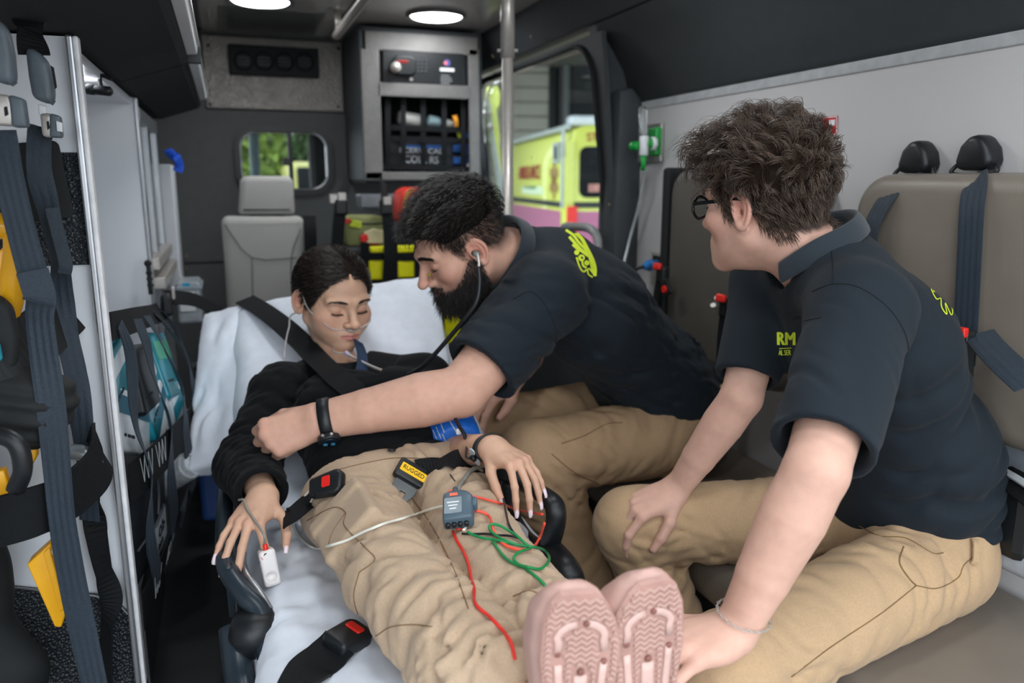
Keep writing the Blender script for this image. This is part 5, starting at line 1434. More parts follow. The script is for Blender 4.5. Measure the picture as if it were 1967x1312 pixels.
# ---- hand: x along the fingers, y towards the thumb, z out of the back of the hand
class Hand:
    def __init__(s, w, X, Z, left, scale=1.0, curl=None, spread=None, thumb=None, fat=1.0):
        s.w = np.asarray(w, float); X = unit(X); Z = unit(np.asarray(Z, float) - X * np.dot(X, Z))
        Y = np.cross(X, Z) if left else np.cross(Z, X)
        s.M = np.stack([X, Y, Z], 1); s.k = scale; s.fat = fat
        curl = curl or [(20, 25, 15)] * 4
        spread = spread or (8, 2, -4, -10)
        base = [(.090, .027, 0), (.094, .008, .003), (.088, -.011, .001), (.079, -.028, -.004)]
        lens = [(.043, .026, .021), (.047, .030, .022), (.043, .028, .021), (.034, .021, .019)]
        rads = [(.0095, .0085, .0078, .0066), (.0098, .0087, .0080, .0067), (.0093, .0083, .0076, .0064), (.0084, .0074, .0068, .0058)]
        s.meta = []; s.fing = []; s.tips = []
        for i in range(4):
            b = np.array(base[i]); c0 = np.array([.012, b[1] * .55, 0])
            s.meta.append((c0, b, .0125 * fat, .0108 * fat))
            p = b; a = 0; segs = []
            sp = math.radians(spread[i])
            for j in range(3):
                a += math.radians(curl[i][j])
                dr = np.array([math.cos(a) * math.cos(sp), math.cos(a) * math.sin(sp), -math.sin(a)])
                n = p + dr * lens[i][j]
                segs.append((p, n, rads[i][j] * fat, rads[i][j + 1] * fat)); p = n
            up = np.array([math.sin(a) * math.cos(sp), math.sin(a) * math.sin(sp), math.cos(a)])
            s.tips.append((p, dr, up, rads[i][3] * fat))
            s.fing.append(segs)
        tp = thumb or [(.75, .62, -.15), (.93, .32, -.2), (.97, .1, -.22)]
        p = np.array([.020, .022, -.008]); segs = []
        for (dv, L, r1, r2) in zip(tp, (.042, .032, .026), (.0150, .0118, .0105), (.0118, .0105, .0080)):
            n = p + unit(dv) * L; segs.append((p, n, r1 * fat, r2 * fat)); p = n
        s.fing.append(segs)
        dr = unit(tp[-1]); up = unit(np.array([0, .55, .8]) - dr * np.dot(dr, [0, .55, .8]))
        s.tips.append((p, dr, up, .0080 * fat))
    def world(s, p): return s.w + s.M @ (np.asarray(p) * s.k)
    def fn(s, P):
        p = ((P - s.w.astype(f32)) @ s.M.astype(f32)) / f32(s.k)
        d = el(p, (.050, .000, -.005), (.046, .036, .0150 * s.fat))
        d = smin(d, el(p, (.030, .020, -.012), (.030, .017, .014)), .012)
        d = smin(d, el(p, (.034, -.022, -.010), (.032, .013, .013)), .012)
        for a, b, r1, r2 in s.meta: d = smin(d, rc(p, a, b, r1, r2), .010)
        fd = None
        for segs in s.fing:
            e = None
            for a, b, r1, r2 in segs:
                c = rc(p, a, b, r1, r2); e = c if e is None else smin(e, c, .0035)
            # knuckle
            fd = e if fd is None else smin(fd, e, .0012)
        d = smin(d, fd, .007)
        return d * f32(s.k)
    def nail(s, i, L=.013, w=.0048, tipover=.002):
        p, dr, up, r = s.tips[i]
        c = p + up * r * .80 + dr * (.0005)
        sd = np.cross(dr, up)
        V, F = [], []
        nu, nv = 7, 5
        for a in range(nu):
            t = a / (nu - 1); y = (t - .5) * 2
            for b in range(nv):
                u = b / (nv - 1); xx = (u - .5) * 2
                ww = w * (1 - .30 * max(0, y) ** 2 - .12 * max(0, -y) ** 2)
                q = c + dr * (y * L * .5 + tipover) + sd * (xx * ww) + up * (-.0026 * xx * xx - .0016 * max(0, y) ** 2 * 1.2 + .0012)
                V.append(q)
        n0 = len(V)
        V2 = [v - up * .0009 for v in V]; V += V2
        for a in range(nu - 1):
            for b in range(nv - 1):
                k = a * nv + b
                F.append((k, k + 1, k + nv + 1, k + nv)); F.append((n0 + k, n0 + k + nv, n0 + k + nv + 1, n0 + k + 1))
        ring = [b for b in range(nv)] + [a * nv + nv - 1 for a in range(1, nu)] + [(nu - 1) * nv + b for b in range(nv - 2, -1, -1)] + [a * nv for a in range(nu - 2, 0, -1)]
        for k in range(len(ring)):
            a, b = ring[k], ring[(k + 1) % len(ring)]
            F.append((a, n0 + a, n0 + b, b))
        return np.array([s.world(v) for v in V]), F

def arm_fn(sh, elb, wr, hand, r, flat=.8):
    """r = (shoulder, mid upper, elbow, forearm bulge, wrist)"""
    sh, elb, wr = [np.asarray(v, float) for v in (sh, elb, wr)]
    m = sh + (elb - sh) * .55; fb = elb + (wr - elb) * .28; fm = elb + (wr - elb) * .65
    xd = hand.M[:, 1]
    rw = r[4]
    def fn(P):
        d = rc(P, sh, m, r[0], r[1])
        d = smin(d, rc(P, m, elb, r[1], r[2]), .004)
        e = np.minimum(rc(P, elb, fb, r[2], r[3]), rc(P, fb, fm, r[3], (r[3] + rw) * .5))
        e = smin(e, ec(P, fm, wr, ((r[3] + rw) * .5, (r[3] + rw) * .48), (rw * 1.12, rw * flat), xd), .004)
        d = smin(d, e, .008)
        d = smin(d, rc(P, wr, hand.world((.022, 0, -.002)), rw * .85, .016), .014)
        d = smin(d, hand.fn(P), .014)
        return d
    return fn


def wr_old(P, c, rad, dirv, wl, amp, seed, warp=1.2):
    """a patch of cloth folds around c, running across dirv"""
    q = P - np.asarray(c, f32)
    m = np.exp(-(q * q).sum(1) / f32(rad * rad))
    ph = (P @ unit(dirv).astype(f32)) * f32(6.2832 / wl) + f32(warp) * wob(P, 6.2832 / (wl * 2.6), seed)
    s = np.sin(ph)
    return -m * f32(amp) * (s * np.abs(s) ** .3)

def hair_mesh(S, r0, r1, seed=0):
    """strands S (n,k,3) as thin three-sided tapering fibres"""
    n, k, _ = S.shape
    T = np.gradient(S, axis=1); T /= np.linalg.norm(T, axis=2, keepdims=True) + 1e-12
    a = np.array([.3, .5, .81]); N = np.cross(T, a); N /= np.linalg.norm(N, axis=2, keepdims=True) + 1e-12
    B = np.cross(T, N)
    rad = np.linspace(1, 0, k) ** .6 * (r0 - r1) + r1
    V = []
    for j in range(3):
        an = 2 * math.pi * j / 3
        V.append(S + (N * math.cos(an) + B * math.sin(an)) * rad[None, :, None])
    V = np.stack(V, 2).reshape(-1, 3)
    base = (np.arange(n)[:, None, None] * k + np.arange(k - 1)[None, :, None]) * 3
    j = np.arange(3)[None, None, :]; j2 = (j + 1) % 3
    F = np.stack([base + j, base + j2, base + 3 + j2, base + 3 + j], -1).reshape(-1, 4)
    return V, F

def grow(roots, dirs, length, k, step_fn, seed=0):
    """integrate strands in head space: step_fn(p, d, t, i) gives the new direction"""
    n = len(roots); S = np.zeros((n, k, 3)); S[:, 0] = roots
    d = dirs.copy(); p = roots.copy()
    L = np.asarray(length, float)[:, None] / (k - 1)
    for i in range(1, k):
        d = step_fn(p, d, i / (k - 1))
        d /= np.linalg.norm(d, axis=1, keepdims=True) + 1e-12
        p = p + d * L
        S[:, i] = p
    return S

CR_C, CR_R = np.array([0, -.012, .030]), np.array([.0745, .093, .083])
def scalp(n, rg, mask, off=0.0):
    out = []
    while sum(len(o) for o in out) < n:
        v = rg.normal(size=(n * 2, 3)); v /= np.linalg.norm(v, axis=1, keepdims=True)
        p = CR_C + v * (CR_R + off)
        out.append(p[mask(p)])
    p = np.concatenate(out)[:n]
    nn = (p - CR_C) / CR_R ** 2; nn /= np.linalg.norm(nn, axis=1, keepdims=True)
    return p, nn

def push_out(p, off):
    q = (p - CR_C) / (CR_R + off); l = np.linalg.norm(q, axis=1, keepdims=True)
    return np.where(l < 1, CR_C + q / l * (CR_R + off), p)

def joinq(parts):
    """join quad meshes given as arrays"""
    Vs, Fs, n = [], [], 0
    for V, F in parts:
        Vs.append(V); Fs.append(np.asarray(F) + n); n += len(V)
    return np.concatenate(Vs), np.concatenate(Fs)
# ------------------------------------------------------------------ the patient (woman on the stretcher)
SK_A = np.array([.61, .37, .255]); SK_B = np.array([.60, .345, .255]); SK_C = np.array([.585, .35, .27])
BLACKSHIRT = mat('black_polo_knit', srgb(21, 30, 38), rough=0.8, var=0.10, vscale=500, bump=0.25, bscale=1400, sheen=0.04, spec=0.3)
CARDI = mat('black_cardigan_knit', srgb(10, 12, 15), rough=0.9, var=0.15, vscale=300, bump=0.3, bscale=900, sheen=0.03, spec=0.2)
KHAKI = mat('khaki_cotton_twill', srgb(180, 156, 131), rough=0.85, var=0.06, vscale=300, bump=0.2, bscale=1500, sheen=0.1, spec=0.2)
KHAKI2 = mat('tan_cotton_twill', srgb(176, 147, 114), rough=0.85, var=0.06, vscale=300, bump=0.2, bscale=1500, sheen=0.1, spec=0.2)
SEAM = mat('khaki_seam', srgb(128, 100, 72), rough=0.9)
NAIL = mat('pale_gel_nail', srgb(232, 214, 220), rough=0.15, var=0.02, coat=0.6)
LIME = mat('lime_print', srgb(205, 222, 50), rough=0.7, var=0.08, vscale=400)

def build_core(fn, lo, hi): return mesh_sdf(fn, lo, hi, .010)

def hair_zA(x, y):
    phi = np.degrees(np.arctan2(np.abs(x), y))
    return np.interp(phi, [0, 15, 28, 42, 55, 66, 76, 88, 104, 118, 140, 180], [.074, .071, .064, .048, .022, -.004, -.012, .026, .024, -.022, -.046, -.052])
# joints
a_pel, a_chest, a_neck, a_head = A(.275, 1.38, .615), A(.255, 1.60, .708), A(.238, 1.798, .756), A(.223, 1.858, .928)
a_hipR, a_hipL = A(.185, 1.38, .61), A(.365, 1.38, .61)
a_knR, a_knL = A(.196, 1.05, .630), A(.328, 1.05, .640)
a_anR, a_anL = A(.258, .735, .625), A(.352, .745, .625)
a_shR, a_elR, a_wrR = A(.085, 1.740, .742), A(.005, 1.585, .635), A(.028, 1.375, .652)
a_shL, a_elL, a_wrL = A(.402, 1.705, .748), A(.396, 1.405, .676), A(.409, 1.232, .744)

person_a = thing('person', 'woman in black cardigan and khaki trousers lying on the stretcher with eyes closed', 'person', (a_pel[0], a_pel[1], .5))
fA = unit([.36, -.90, -.22]); uA = unit(A(.10, -.18, .97)); 
RA = frame(y=fA, z=uA); sA = 1.0
handAR = Hand(a_wrR, (-.42, -.86, -.22), (-.08, -.25, .95), left=False, scale=.90, fat=.88,
              curl=[(38, 22, 8), (26, 12, 8), (18, 16, 10), (14, 20, 12)], spread=(34, 4, -3, -10),
              thumb=[(.55, .80, -.25), (.85, .45, -.45), (.90, .2, -.5)])
handAL = Hand(a_wrL, (.34, -.88, -.10), (.05, -.15, 1), left=True, scale=.83, fat=.90,
              curl=[(52, 18, 6), (40, 26, 12), (42, 20, 10), (38, 18, 8)], spread=(16, 10, -6, -14),
              thumb=[(.72, .50, -.45), (.80, .18, -.65), (.75, .05, -.7)])
armAR = arm_fn(a_shR, a_elR, a_wrR, handAR, (.042, .036, .032, .034, .0225))
armAL = arm_fn(a_shL, a_elL, a_wrL, handAL, (.042, .036, .032, .034, .0225))
spA = unit(a_neck - a_pel); wA = unit(A(1, -.06, 0)); nA = unit(np.cross(wA, spA)); nA = nA if nA[2] > 0 else -nA
def chestA(P):
    d = ec(P, a_chest, a_neck - spA * .04, (.125, .074), (.105, .046), wA)
    d = smin(d, rc(P, a_neck + A(-.02, 0, -.015), a_shR, .036, .036), .02)
    return smin(d, rc(P, a_neck + A(.02, 0, -.015), a_shL, .036, .036), .02)
headA = head_fn(a_head, RA, sA, neck=a_neck + A(.0, .0, -.005), neck_r=(.038, .043), extra=chestA, nk=(0, -.050, -.066), ek=.014, nkk=.010, jaw=-.002, nose=.86, brow=-.0015, cheek=.001, nl=.90, zs=.87, xs=1.04)
VA, FA = mesh_sdf(headA, *bounds([a_head + A(-.11, -.14, -.16), a_head + A(.14, .11, .12)], .012), .0019)
keep = VA[:, 1] > 0
colA = head_color(VA, a_head, RA, sA, SK_A, (.50, .17, .155), (.56, .235, .165),
                  hairline=lambda x, y, z: np.clip((z - hair_zA(x, y)) / .010 + .3, 0, 1) * np.clip((x - .0022) / .001, 0, 1), hairc=(.022, .013, .009), zs=.87)
VAr, FAr = mesh_sdf(armAR, *bounds([a_elR, a_wrR] + [handAR.world(t[0]) for t in handAR.tips], .045), .0023)
VAl, FAl = mesh_sdf(armAL, *bounds([a_elL, a_wrL] + [handAL.world(t[0]) for t in handAL.tips], .045), .0023)
def coreA(P):
    d = ec(P, a_pel, a_chest, (.13, .08), (.12, .075), wA)
    d = smin(d, chestA(P), .03)
    for h, k, n in ((a_hipR, a_knR, a_anR), (a_hipL, a_knL, a_anL)):
        d = smin(d, chain(P, [h, k, n], [.065, .045, .035]), .02)
    for s_, e_ in ((a_shR, a_elR), (a_shL, a_elL)): d = smin(d, rc(P, s_, e_, .035, .03), .02)
    return d
Vc, Fc = build_core(coreA, *bounds([a_anR, a_anL, a_hipR, a_hipL, a_shR, a_shL, a_neck], .12))
def hand_col(V, hand, base, knuck):
    C = np.tile(base, (len(V), 1))
    for i in range(5):
        t = hand.world(hand.tips[i][0]); m = np.exp(-((V - t) ** 2).sum(1) / .014 ** 2)[:, None] * .6
        C = C * (1 - m) + knuck * m
        if i < 4:
            t = hand.world(hand.fing[i][0][0] + A(0, 0, .008)); m = np.exp(-((V - t) ** 2).sum(1) / .012 ** 2)[:, None] * .4
            C = C * (1 - m) + knuck * m
    return C
KN_A = np.array([.65, .34, .245])
V, F = joinq([(VA, FA), (VAr, FAr), (VAl, FAl), (Vc, Fc)])
attr = np.concatenate([colA, hand_col(VAr, handAR, SK_A * .95, KN_A), hand_col(VAl, handAL, SK_A * .95, KN_A), np.tile(SK_A, (len(Vc), 1))])
mk('body', V, F, SKIN, person_a, smooth=True, attr=attr)
for hnd in (handAR, handAL):
    for i in range(5):
        if hnd is handAR and i == 0: continue
        v, f = hnd.nail(i, L=.020, w=.0052, tipover=.004)
        mk('fingernail', v, f, NAIL, person_a, smooth=True)

# cardigan
def cardiA(P):
    lowp = a_pel + spA * .015
    d = ec(P, lowp, a_chest, (.150, .086), (.158, .092), wA)
    d = smin(d, ec(P, a_chest, a_neck - spA * .02, (.158, .090), (.120, .056), wA), .04)
    d = smin(d, rc(P, a_neck + A(-.03, 0, -.01), a_shR, .062, .060), .03)
    d = smin(d, rc(P, a_neck + A(.03, 0, -.01), a_shL, .062, .060), .03)
    d = smin(d, el(P, a_chest + wA * .07 + nA * .060 + spA * .00, (.065, .065, .045)), .04)
    d = smin(d, el(P, a_chest - wA * .07 + nA * .060 + spA * .00, (.065, .065, .045)), .04)
    cu = a_elR + (a_wrR - a_elR) * .86
    s1 = smin(rc(P, a_shR, a_elR, .062, .060), rc(P, a_elR, cu, .062, .047), .025)
    hem = a_elL + (a_shL - a_elL) * .38
    s2 = rc(P, a_shL, hem, .062, .056)
    d = smin(d, smin(s1, s2, .01), .028)
    # creases
    d = d + wr(P, a_elR + A(-.0, .03, .05), .14, (a_wrR - a_shR), .032, .0055, 3) + wr(P, a_elR + (a_wrR - a_elR) * .6, .09, a_wrR - a_elR, .020, .0045, 4)
    d = d + wr(P, a_chest + A(-.1, .05, .05), .16, (.6, .8, .2), .05, .0045, 5) + wr(P, lowp + nA * .1, .16, spA, .045, .006, 6)
    d = d + wr(P, a_shR, .12, (.9, -.3, .3), .045, .004, 8)
    # openings: neck, cuff, rolled sleeve, lower hem
    d = smax(d, -rc(P, a_neck + nA * .02, a_head - uA * .06, .056, .070), .008)
    vb = a_chest - spA * .005 + nA * .12 + wA * .018
    t = (P - vb.astype(f32)) @ spA.astype(f32); x = (P - vb.astype(f32)) @ wA.astype(f32); h = (P - vb.astype(f32)) @ nA.astype(f32)
    wedge = np.maximum(np.abs(x) - np.maximum(t, 0) * .47 + .004, -t)
    wedge = np.maximum(wedge, -(h + .075))
    d = smax(d, -wedge, .006)
    cdir = unit(a_wrR - a_elR)
    d = smax(d, -rc(P, cu - cdir * .02, cu + cdir * .1, .033, .045), .006)
    near = ((P - cu.astype(f32)) ** 2).sum(1) < .08 ** 2
    d = np.where(near, smax(d, (P - cu.astype(f32)) @ cdir.astype(f32) - f32(.012), .006), d)
    ldir = unit(a_elL - a_shL)
    near = ((P - hem.astype(f32)) ** 2).sum(1) < .075 ** 2
    d = np.where(near, smax(d, (P - hem.astype(f32)) @ ldir.astype(f32) - f32(.01), .006), d)
    return d.astype(f32)
Vk, Fk = mesh_sdf(cardiA, *bounds([a_pel, a_shR, a_shL, a_elR, a_wrR, a_elL, a_neck], .15), .0047)
mk('cardigan', Vk, Fk, CARDI, person_a, smooth=True)

# trousers
def trouA(P):
    d = ec(P, a_pel + spA * .07, a_pel, (.148, .076), (.170, .090), wA)
    d = smin(d, rc(P, a_hipR, a_hipL, .090, .090), .04)
    legs = []
    for h, k, n, sd in ((a_hipR, a_knR, a_anR, 11), (a_hipL, a_knL, a_anL, 21)):
        e = ec(P, h, k, (.088, .080), (.068, .066), wA)
        cf = n + (k - n) * .16
        e = smin(e, ec(P, k, cf, (.068, .066), (.074, .068), wA), .02)
        e = e + wr(P, k + (n - k) * .5, .15, n - k + A(.03, 0, .06), .044, .0115, sd) + wr(P, n, .13, (n - k) + A(.2, 0, .1), .036, .0125, sd + 1, 2.0)
        e = e + wr(P, h + A(0, -.12, .05), .15, A(.55 if sd == 11 else -.55, .8, 0), .044, .0075, sd + 2) + wr(P, k, .12, A(.3, .9, .1), .040, .0075, sd + 3)
        e = smax(e, -((P - n.astype(f32)) @ unit(k - n).astype(f32)) - f32(.02), .01)
        legs.append(e)
    lg = smin(legs[0], legs[1], .005)
    d = smin(d, lg, .03)
    d = d + wr(P, a_pel + A(0, -.06, .1), .12, A(1, .3, 0), .04, .005, 31)
    # cargo pocket on the right thigh
    pc = a_hipR + (a_knR - a_hipR) * .62 + A(-.046, 0, .046)
    Rp = frame(y=unit(a_knR - a_hipR), z=unit(A(-.7, 0, .7)))
    d = smin(d, rbx(P, pc, (.056, .072, .014), .010, Rp), .010)
    d = smin(d, rbx(P, pc - unit(a_knR - a_hipR) * .055 + A(-.003, 0, .003), (.058, .022, .0155), .008, Rp), .005)
    d = smax(d, (P - (a_pel + spA * .040).astype(f32)) @ spA.astype(f32), .005)
    return d.astype(f32)
Vt, Ft = mesh_sdf(trouA, *bounds([a_pel, a_hipR, a_hipL, a_anR, a_anL], .16), .0044)
trouA_o = mk('trousers', Vt, Ft, KHAKI, person_a, smooth=True)
BVA = bvh_of([(Vk, Fk), (Vt, Ft)])

# ------------------------------------------------------------------ the bearded man leaning over the patient
b_pel, b_waist, b_chest, b_up, b_neck, b_head = A(1.09, 1.72, .61), A(.985, 1.70, .715), A(.80, 1.665, .905), A(.715, 1.66, .99), A(.64, 1.65, 1.03), A(.462, 1.605, 1.072)
b_shL, b_elL, b_wrL = A(.615, 1.50, .965), A(.402, 1.398, .803), A(.133, 1.46, .754)
b_shR, b_elR, b_wrR = A(.70, 1.85, .99), A(.75, 1.93, .76), A(.64, 1.765, .722)
b_hipL, b_hipR, b_knL, b_knR = A(1.05, 1.60, .585), A(1.06, 1.82, .585), A(.61, 1.53, .60), A(.60, 1.79, .585)
b_anL, b_anR = A(.80, 1.55, .10), A(.72, 1.80, .10)
person_b = thing('person', 'bearded man in dark polo shirt leaning across the patient with a stethoscope', 'person', (b_pel[0], b_pel[1], 0))
fB = unit([-.86, .06, -.50]); uB = unit([-.50, -.16, .86]); RB = frame(y=fB, z=uB); sB = 1.02
handBL = Hand(b_wrL, (-.93, .10, -.28), (-.25, -.86, .45), left=True, scale=1.02, fat=1.12,
              curl=[(58, 70, 40), (62, 72, 40), (64, 72, 40), (66, 70, 40)], spread=(4, 1, -3, -7),
              thumb=[(.85, .35, -.4), (.85, .0, -.55), (.7, -.2, -.6)])
handBR = Hand(b_wrR, (-.80, -.30, -.32), (-.3, -.3, .9), left=False, scale=1.0, fat=1.08,
              curl=[(35, 20, 12), (35, 22, 12), (36, 22, 12), (36, 20, 12)], spread=(6, 1, -4, -9))
armBL = arm_fn(b_shL, b_elL, b_wrL, handBL, (.064, .058, .049, .053, .032))
armBR = arm_fn(b_shR, b_elR, b_wrR, handBR, (.060, .054, .045, .050, .030))
headB = head_fn(b_head, RB, sB, neck=b_neck, neck_r=(.060, .068), jaw=.005, nose=1.12, brow=.002)
VB, FB = mesh_sdf(headB, *bounds([b_head + A(-.13, -.11, -.13), b_head + A(.20, .11, .12)], .012), .0021)
def beard_mask(x, y, z):
    low = np.clip((-.030 - .55 * np.maximum(.055 - y, 0) * 0 - z) / .010, 0, 1)
    jaw = np.clip((-.050 + .9 * np.clip(.062 - y, 0, .05) - z) / .022, 0, 1)      # rises towards the ear
    must = np.exp(-(((z + .056) / .006) ** 2)) * (x < .030) * (y > .07)
    lip = np.exp(-(((z + .0685) / .007) ** 2 + (x / .021) ** 2))
    back = np.clip((y + .012) / .008, 0, 1)
    neckz = np.clip((z + .135) / .01, 0, 1)
    return np.clip(np.maximum(jaw, must) * back * neckz * (1 - .9 * lip * (y > .075)), 0, 1)
colB = head_color(VB, b_head, RB, sB, SK_B, (.48, .2, .18), (.66, .28, .21), stubble=lambda x, y, z: .85 * beard_mask(x, y, z),
                  hairline=lambda x, y, z: np.clip((z - hair_z(x, y)) / .03 + .15, 0, .80), hairc=(.024, .016, .013))
VBl, FBl = mesh_sdf(armBL, *bounds([b_elL + A(.03, 0, .02), b_wrL] + [handBL.world(t[0]) for t in handBL.tips], .06), .0027)
VBr, FBr = mesh_sdf(armBR, *bounds([b_elR, b_wrR] + [handBR.world(t[0]) for t in handBR.tips], .055), .003)
wB = unit(b_shR - b_shL)
def coreB(P):
    d = ec(P, b_pel, b_waist, (.14, .11), (.14, .10), A(0, 1, 0))
    d = smin(d, ec(P, b_waist, b_up, (.14, .10), (.13, .08), wB), .04)
    d = smin(d, rc(P, b_up, b_neck, .07, .05), .03)
    for s_, e_ in ((b_shL, b_elL), (b_shR, b_elR)): d = smin(smin(d, rc(P, b_up, s_, .06, .05), .02), rc(P, s_, e_, .05, .04), .02)
    for h, k, n in ((b_hipL, b_knL, b_anL), (b_hipR, b_knR, b_anR)): d = smin(d, chain(P, [h, k, n], [.075, .05, .035]), .02)
    return d
Vc, Fc = build_core(coreB, *bounds([b_pel, b_neck, b_shL, b_shR, b_elL, b_elR, b_knL, b_knR, b_anL, b_anR], .13))
V, F = joinq([(VB, FB), (VBl, FBl), (VBr, FBr), (Vc, Fc)])
KN_B = np.array([.64, .33, .25])
mk('body', V, F, SKIN, person_b, smooth=True,
   attr=np.concatenate([colB, hand_col(VBl, handBL, SK_B, KN_B), hand_col(VBr, handBR, SK_B, KN_B), np.tile(SK_B, (len(Vc), 1))]))

def shirtB(P):
    low = b_waist + (b_pel - b_waist) * .75
    d = ec(P, low, b_waist, (.185, .145), (.185, .132), A(0, 1, 0))
    d = smin(d, ec(P, b_waist, b_chest, (.188, .132), (.200, .125), wB), .05)
    d = smin(d, ec(P, b_chest, b_up, (.200, .125), (.165, .098), wB), .05)
    d = smin(d, rc(P, b_up, b_neck + unit(b_head - b_neck) * .058, .092, .073), .035)
    d = smin(d, rc(P, b_neck + (b_up - b_neck) * .7, b_shL, .068, .080), .035)
    d = smin(d, rc(P, b_neck + (b_up - b_neck) * .7, b_shR, .078, .080), .035)
    u = unit(b_elL - b_shL); hem = b_shL + u * .225
    s = rc(P, b_shL, hem, .088, .080)
    s = s + wr(P, b_shL + u * .1, .14, A(.25, -.3, 1), .042, .006, 41) + wr(P, hem, .1, A(.5, .5, .8), .05, .004, 42)
    s = smax(s, (P - hem.astype(f32)) @ u.astype(f32), .004)
    s = smax(s, -rc(P, hem - u * .07, hem + u * .1, .062, .066), .003)
    u2 = unit(b_elR - b_shR); hem2 = b_shR + u2 * .22
    s2 = smax(rc(P, b_shR, hem2, .088, .080), (P - hem2.astype(f32)) @ u2.astype(f32), .004)
    d = smin(d, smin(s, s2, .01), .030)
    ax = unit(b_waist - b_up)
    # creases pulled from the arm to the belly and across the back
    d = d + wr(P, b_chest + A(-.02, -.14, -.06), .20, A(.55, .1, 1), .055, .0075, 43) + wr(P, b_waist + A(0, -.15, .0), .2, A(.3, 0, 1), .048, .007, 44)
    d = d + wr(P, b_chest + A(.1, -.1, .1), .16, A(1, .3, .3), .07, .0035, 45)
    d = d + wr(P, b_waist + A(.13, -.1, .05), .13, A(.2, .2, 1), .040, .006, 46)
    d = smax(d, -rc(P, b_neck + unit(b_head - b_neck) * .082, b_head - uB * .05, .068, .074), .006)
    # hem line above the lap
    hp = b_pel + A(-.0, 0, .035); hn = unit(A(.22, 0, -1))
    d = smax(d, (P - hp.astype(f32)) @ hn.astype(f32), .008)
    return d.astype(f32)
VsB, FsB = mesh_sdf(shirtB, *bounds([b_pel, b_waist, b_chest, b_up, b_shL, b_shR, b_elL, b_elR], .19), .005)
shirtB_o = mk('polo_shirt', VsB, FsB, BLACKSHIRT, person_b, smooth=True)

def trousers_sit(pel, hipL, hipR, knL, knR, anL, anR, r, seed, wdir=A(0, 1, 0), top=.10, back=A(.06, 0, .0)):
    def fn(P):
        d = ec(P, pel + A(.015, 0, top), pel, (r[0], r[1]), (r[0] * 1.06, r[1] * 1.08), wdir)
        for h, k, n, sd in ((hipL, knL, anL, seed), (hipR, knR, anR, seed + 50)):
            u = unit(k - h); q = unit(n - k)
            e = rc(P, h, k, r[2], r[3])
            cf = n + (k - n) * .06
            e = smin(e, rc(P, k, cf, r[3] * .98, r[4]), .02)
            e = e + wr(P, k - u * .05 + q * .05, .11, unit(u * .7 + q * .7), .034, .007, sd) + wr(P, h + u * .10 + A(0, 0, .05), .14, unit(u + A(0, .3, .2)), .042, .006, sd + 1)
            e = e + wr(P, k + q * .16, .16, q + A(0, .3, 0), .055, .006, sd + 2) + wr(P, h + u * .25, .14, unit(u + A(0, -.5, .4)), .05, .004, sd + 3)
            d = smin(d, e, .035)
        d = smax(d, (P - (pel + A(0, 0, top)).astype(f32))[:, 2], .004)
        return d.astype(f32)
    return fn
tB = trousers_sit(b_pel, b_hipL, b_hipR, b_knL, b_knR, b_anL, b_anR, (.165, .145, .100, .082, .072), 300)
VtB, FtB = mesh_sdf(tB, *bounds([b_pel, b_hipL, b_hipR, b_knL, b_knR, b_anL, b_anR], .17), .0056)
trouB_o = mk('trousers', VtB, FtB, mat('brown_khaki_twill', srgb(172, 142, 110), rough=0.85, var=0.06, vscale=300, bump=0.2, bscale=1500, spec=0.2), person_b, smooth=True)
BVB = bvh_of([(VsB, FsB), (VtB, FtB)])

# ------------------------------------------------------------------ the man with glasses on the near end of the bench
c_pel, c_waist, c_chest, c_up, c_neck, c_head = A(1.115, 1.00, .58), A(1.10, 1.00, .735), A(1.00, 1.01, .94), A(.935, 1.025, 1.04), A(.895, 1.03, 1.080), A(.820, 1.072, 1.170)
c_shL, c_elL, c_wrL = A(.845, .865, 1.015), A(.658, .722, .852), A(.575, .748, .640)
c_shR, c_elR, c_wrR = A(.95, 1.20, 1.02), A(.836, 1.113, .826), A(.765, 1.195, .634)
c_hipL, c_hipR, c_knL, c_knR = A(1.10, .905, .565), A(1.10, 1.09, .565), A(.61, .80, .545), A(.70, 1.25, .545)
c_anL, c_anR = A(.70, .78, .10), A(.88, 1.20, .10)
person_c = thing('person', 'man with wavy brown hair and glasses in dark polo shirt seated on the near bench', 'person', (c_pel[0], c_pel[1], 0))
fC = unit([-.34, .94, -.06]); uC = unit([-.10, .0, 1]); RC = frame(y=fC, z=uC); sC = .985
handCR = Hand(c_wrR, (-.72, .10, -.30), (-.35, -.25, .90), left=False, scale=.98, fat=.98,
              curl=[(30, 32, 18), (34, 34, 20), (36, 34, 20), (38, 32, 20)], spread=(9, 2, -5, -12),
              thumb=[(.70, .62, -.40), (.85, .30, -.55), (.85, .1, -.6)])
handCL = Hand(c_wrL, (-.93, -.05, .0), (.0, -.15, .98), left=True, scale=1.0, fat=1.0,
              curl=[(25, 40, 25), (25, 42, 25), (28, 42, 25), (28, 40, 25)], spread=(8, 2, -4, -10))
armCL = arm_fn(c_shL, c_elL, c_wrL, handCL, (.048, .044, .0385, .0415, .0265))
armCR = arm_fn(c_shR, c_elR, c_wrR, handCR, (.046, .041, .036, .0375, .0245))
headC = head_fn(c_head, RC, sC, neck=c_neck, neck_r=(.056, .064), jaw=.003, nose=.95, brow=.001, ear=.12)
VC_, FC_ = mesh_sdf(headC, *bounds([c_head + A(-.14, -.12, -.20), c_head + A(.16, .15, .13)], .012), .0019)
colC = head_color(VC_, c_head, RC, sC, SK_C, (.52, .25, .22), (.68, .30, .235),
                  hairline=lambda x, y, z: np.clip((z - hair_z(x, y)) / .010 + .3, 0, .92), hairc=(.03, .02, .015))
VCl, FCl = mesh_sdf(armCL, *bounds([c_elL + A(.02, 0, .04), c_wrL] + [handCL.world(t[0]) for t in handCL.tips], .055), .0026)
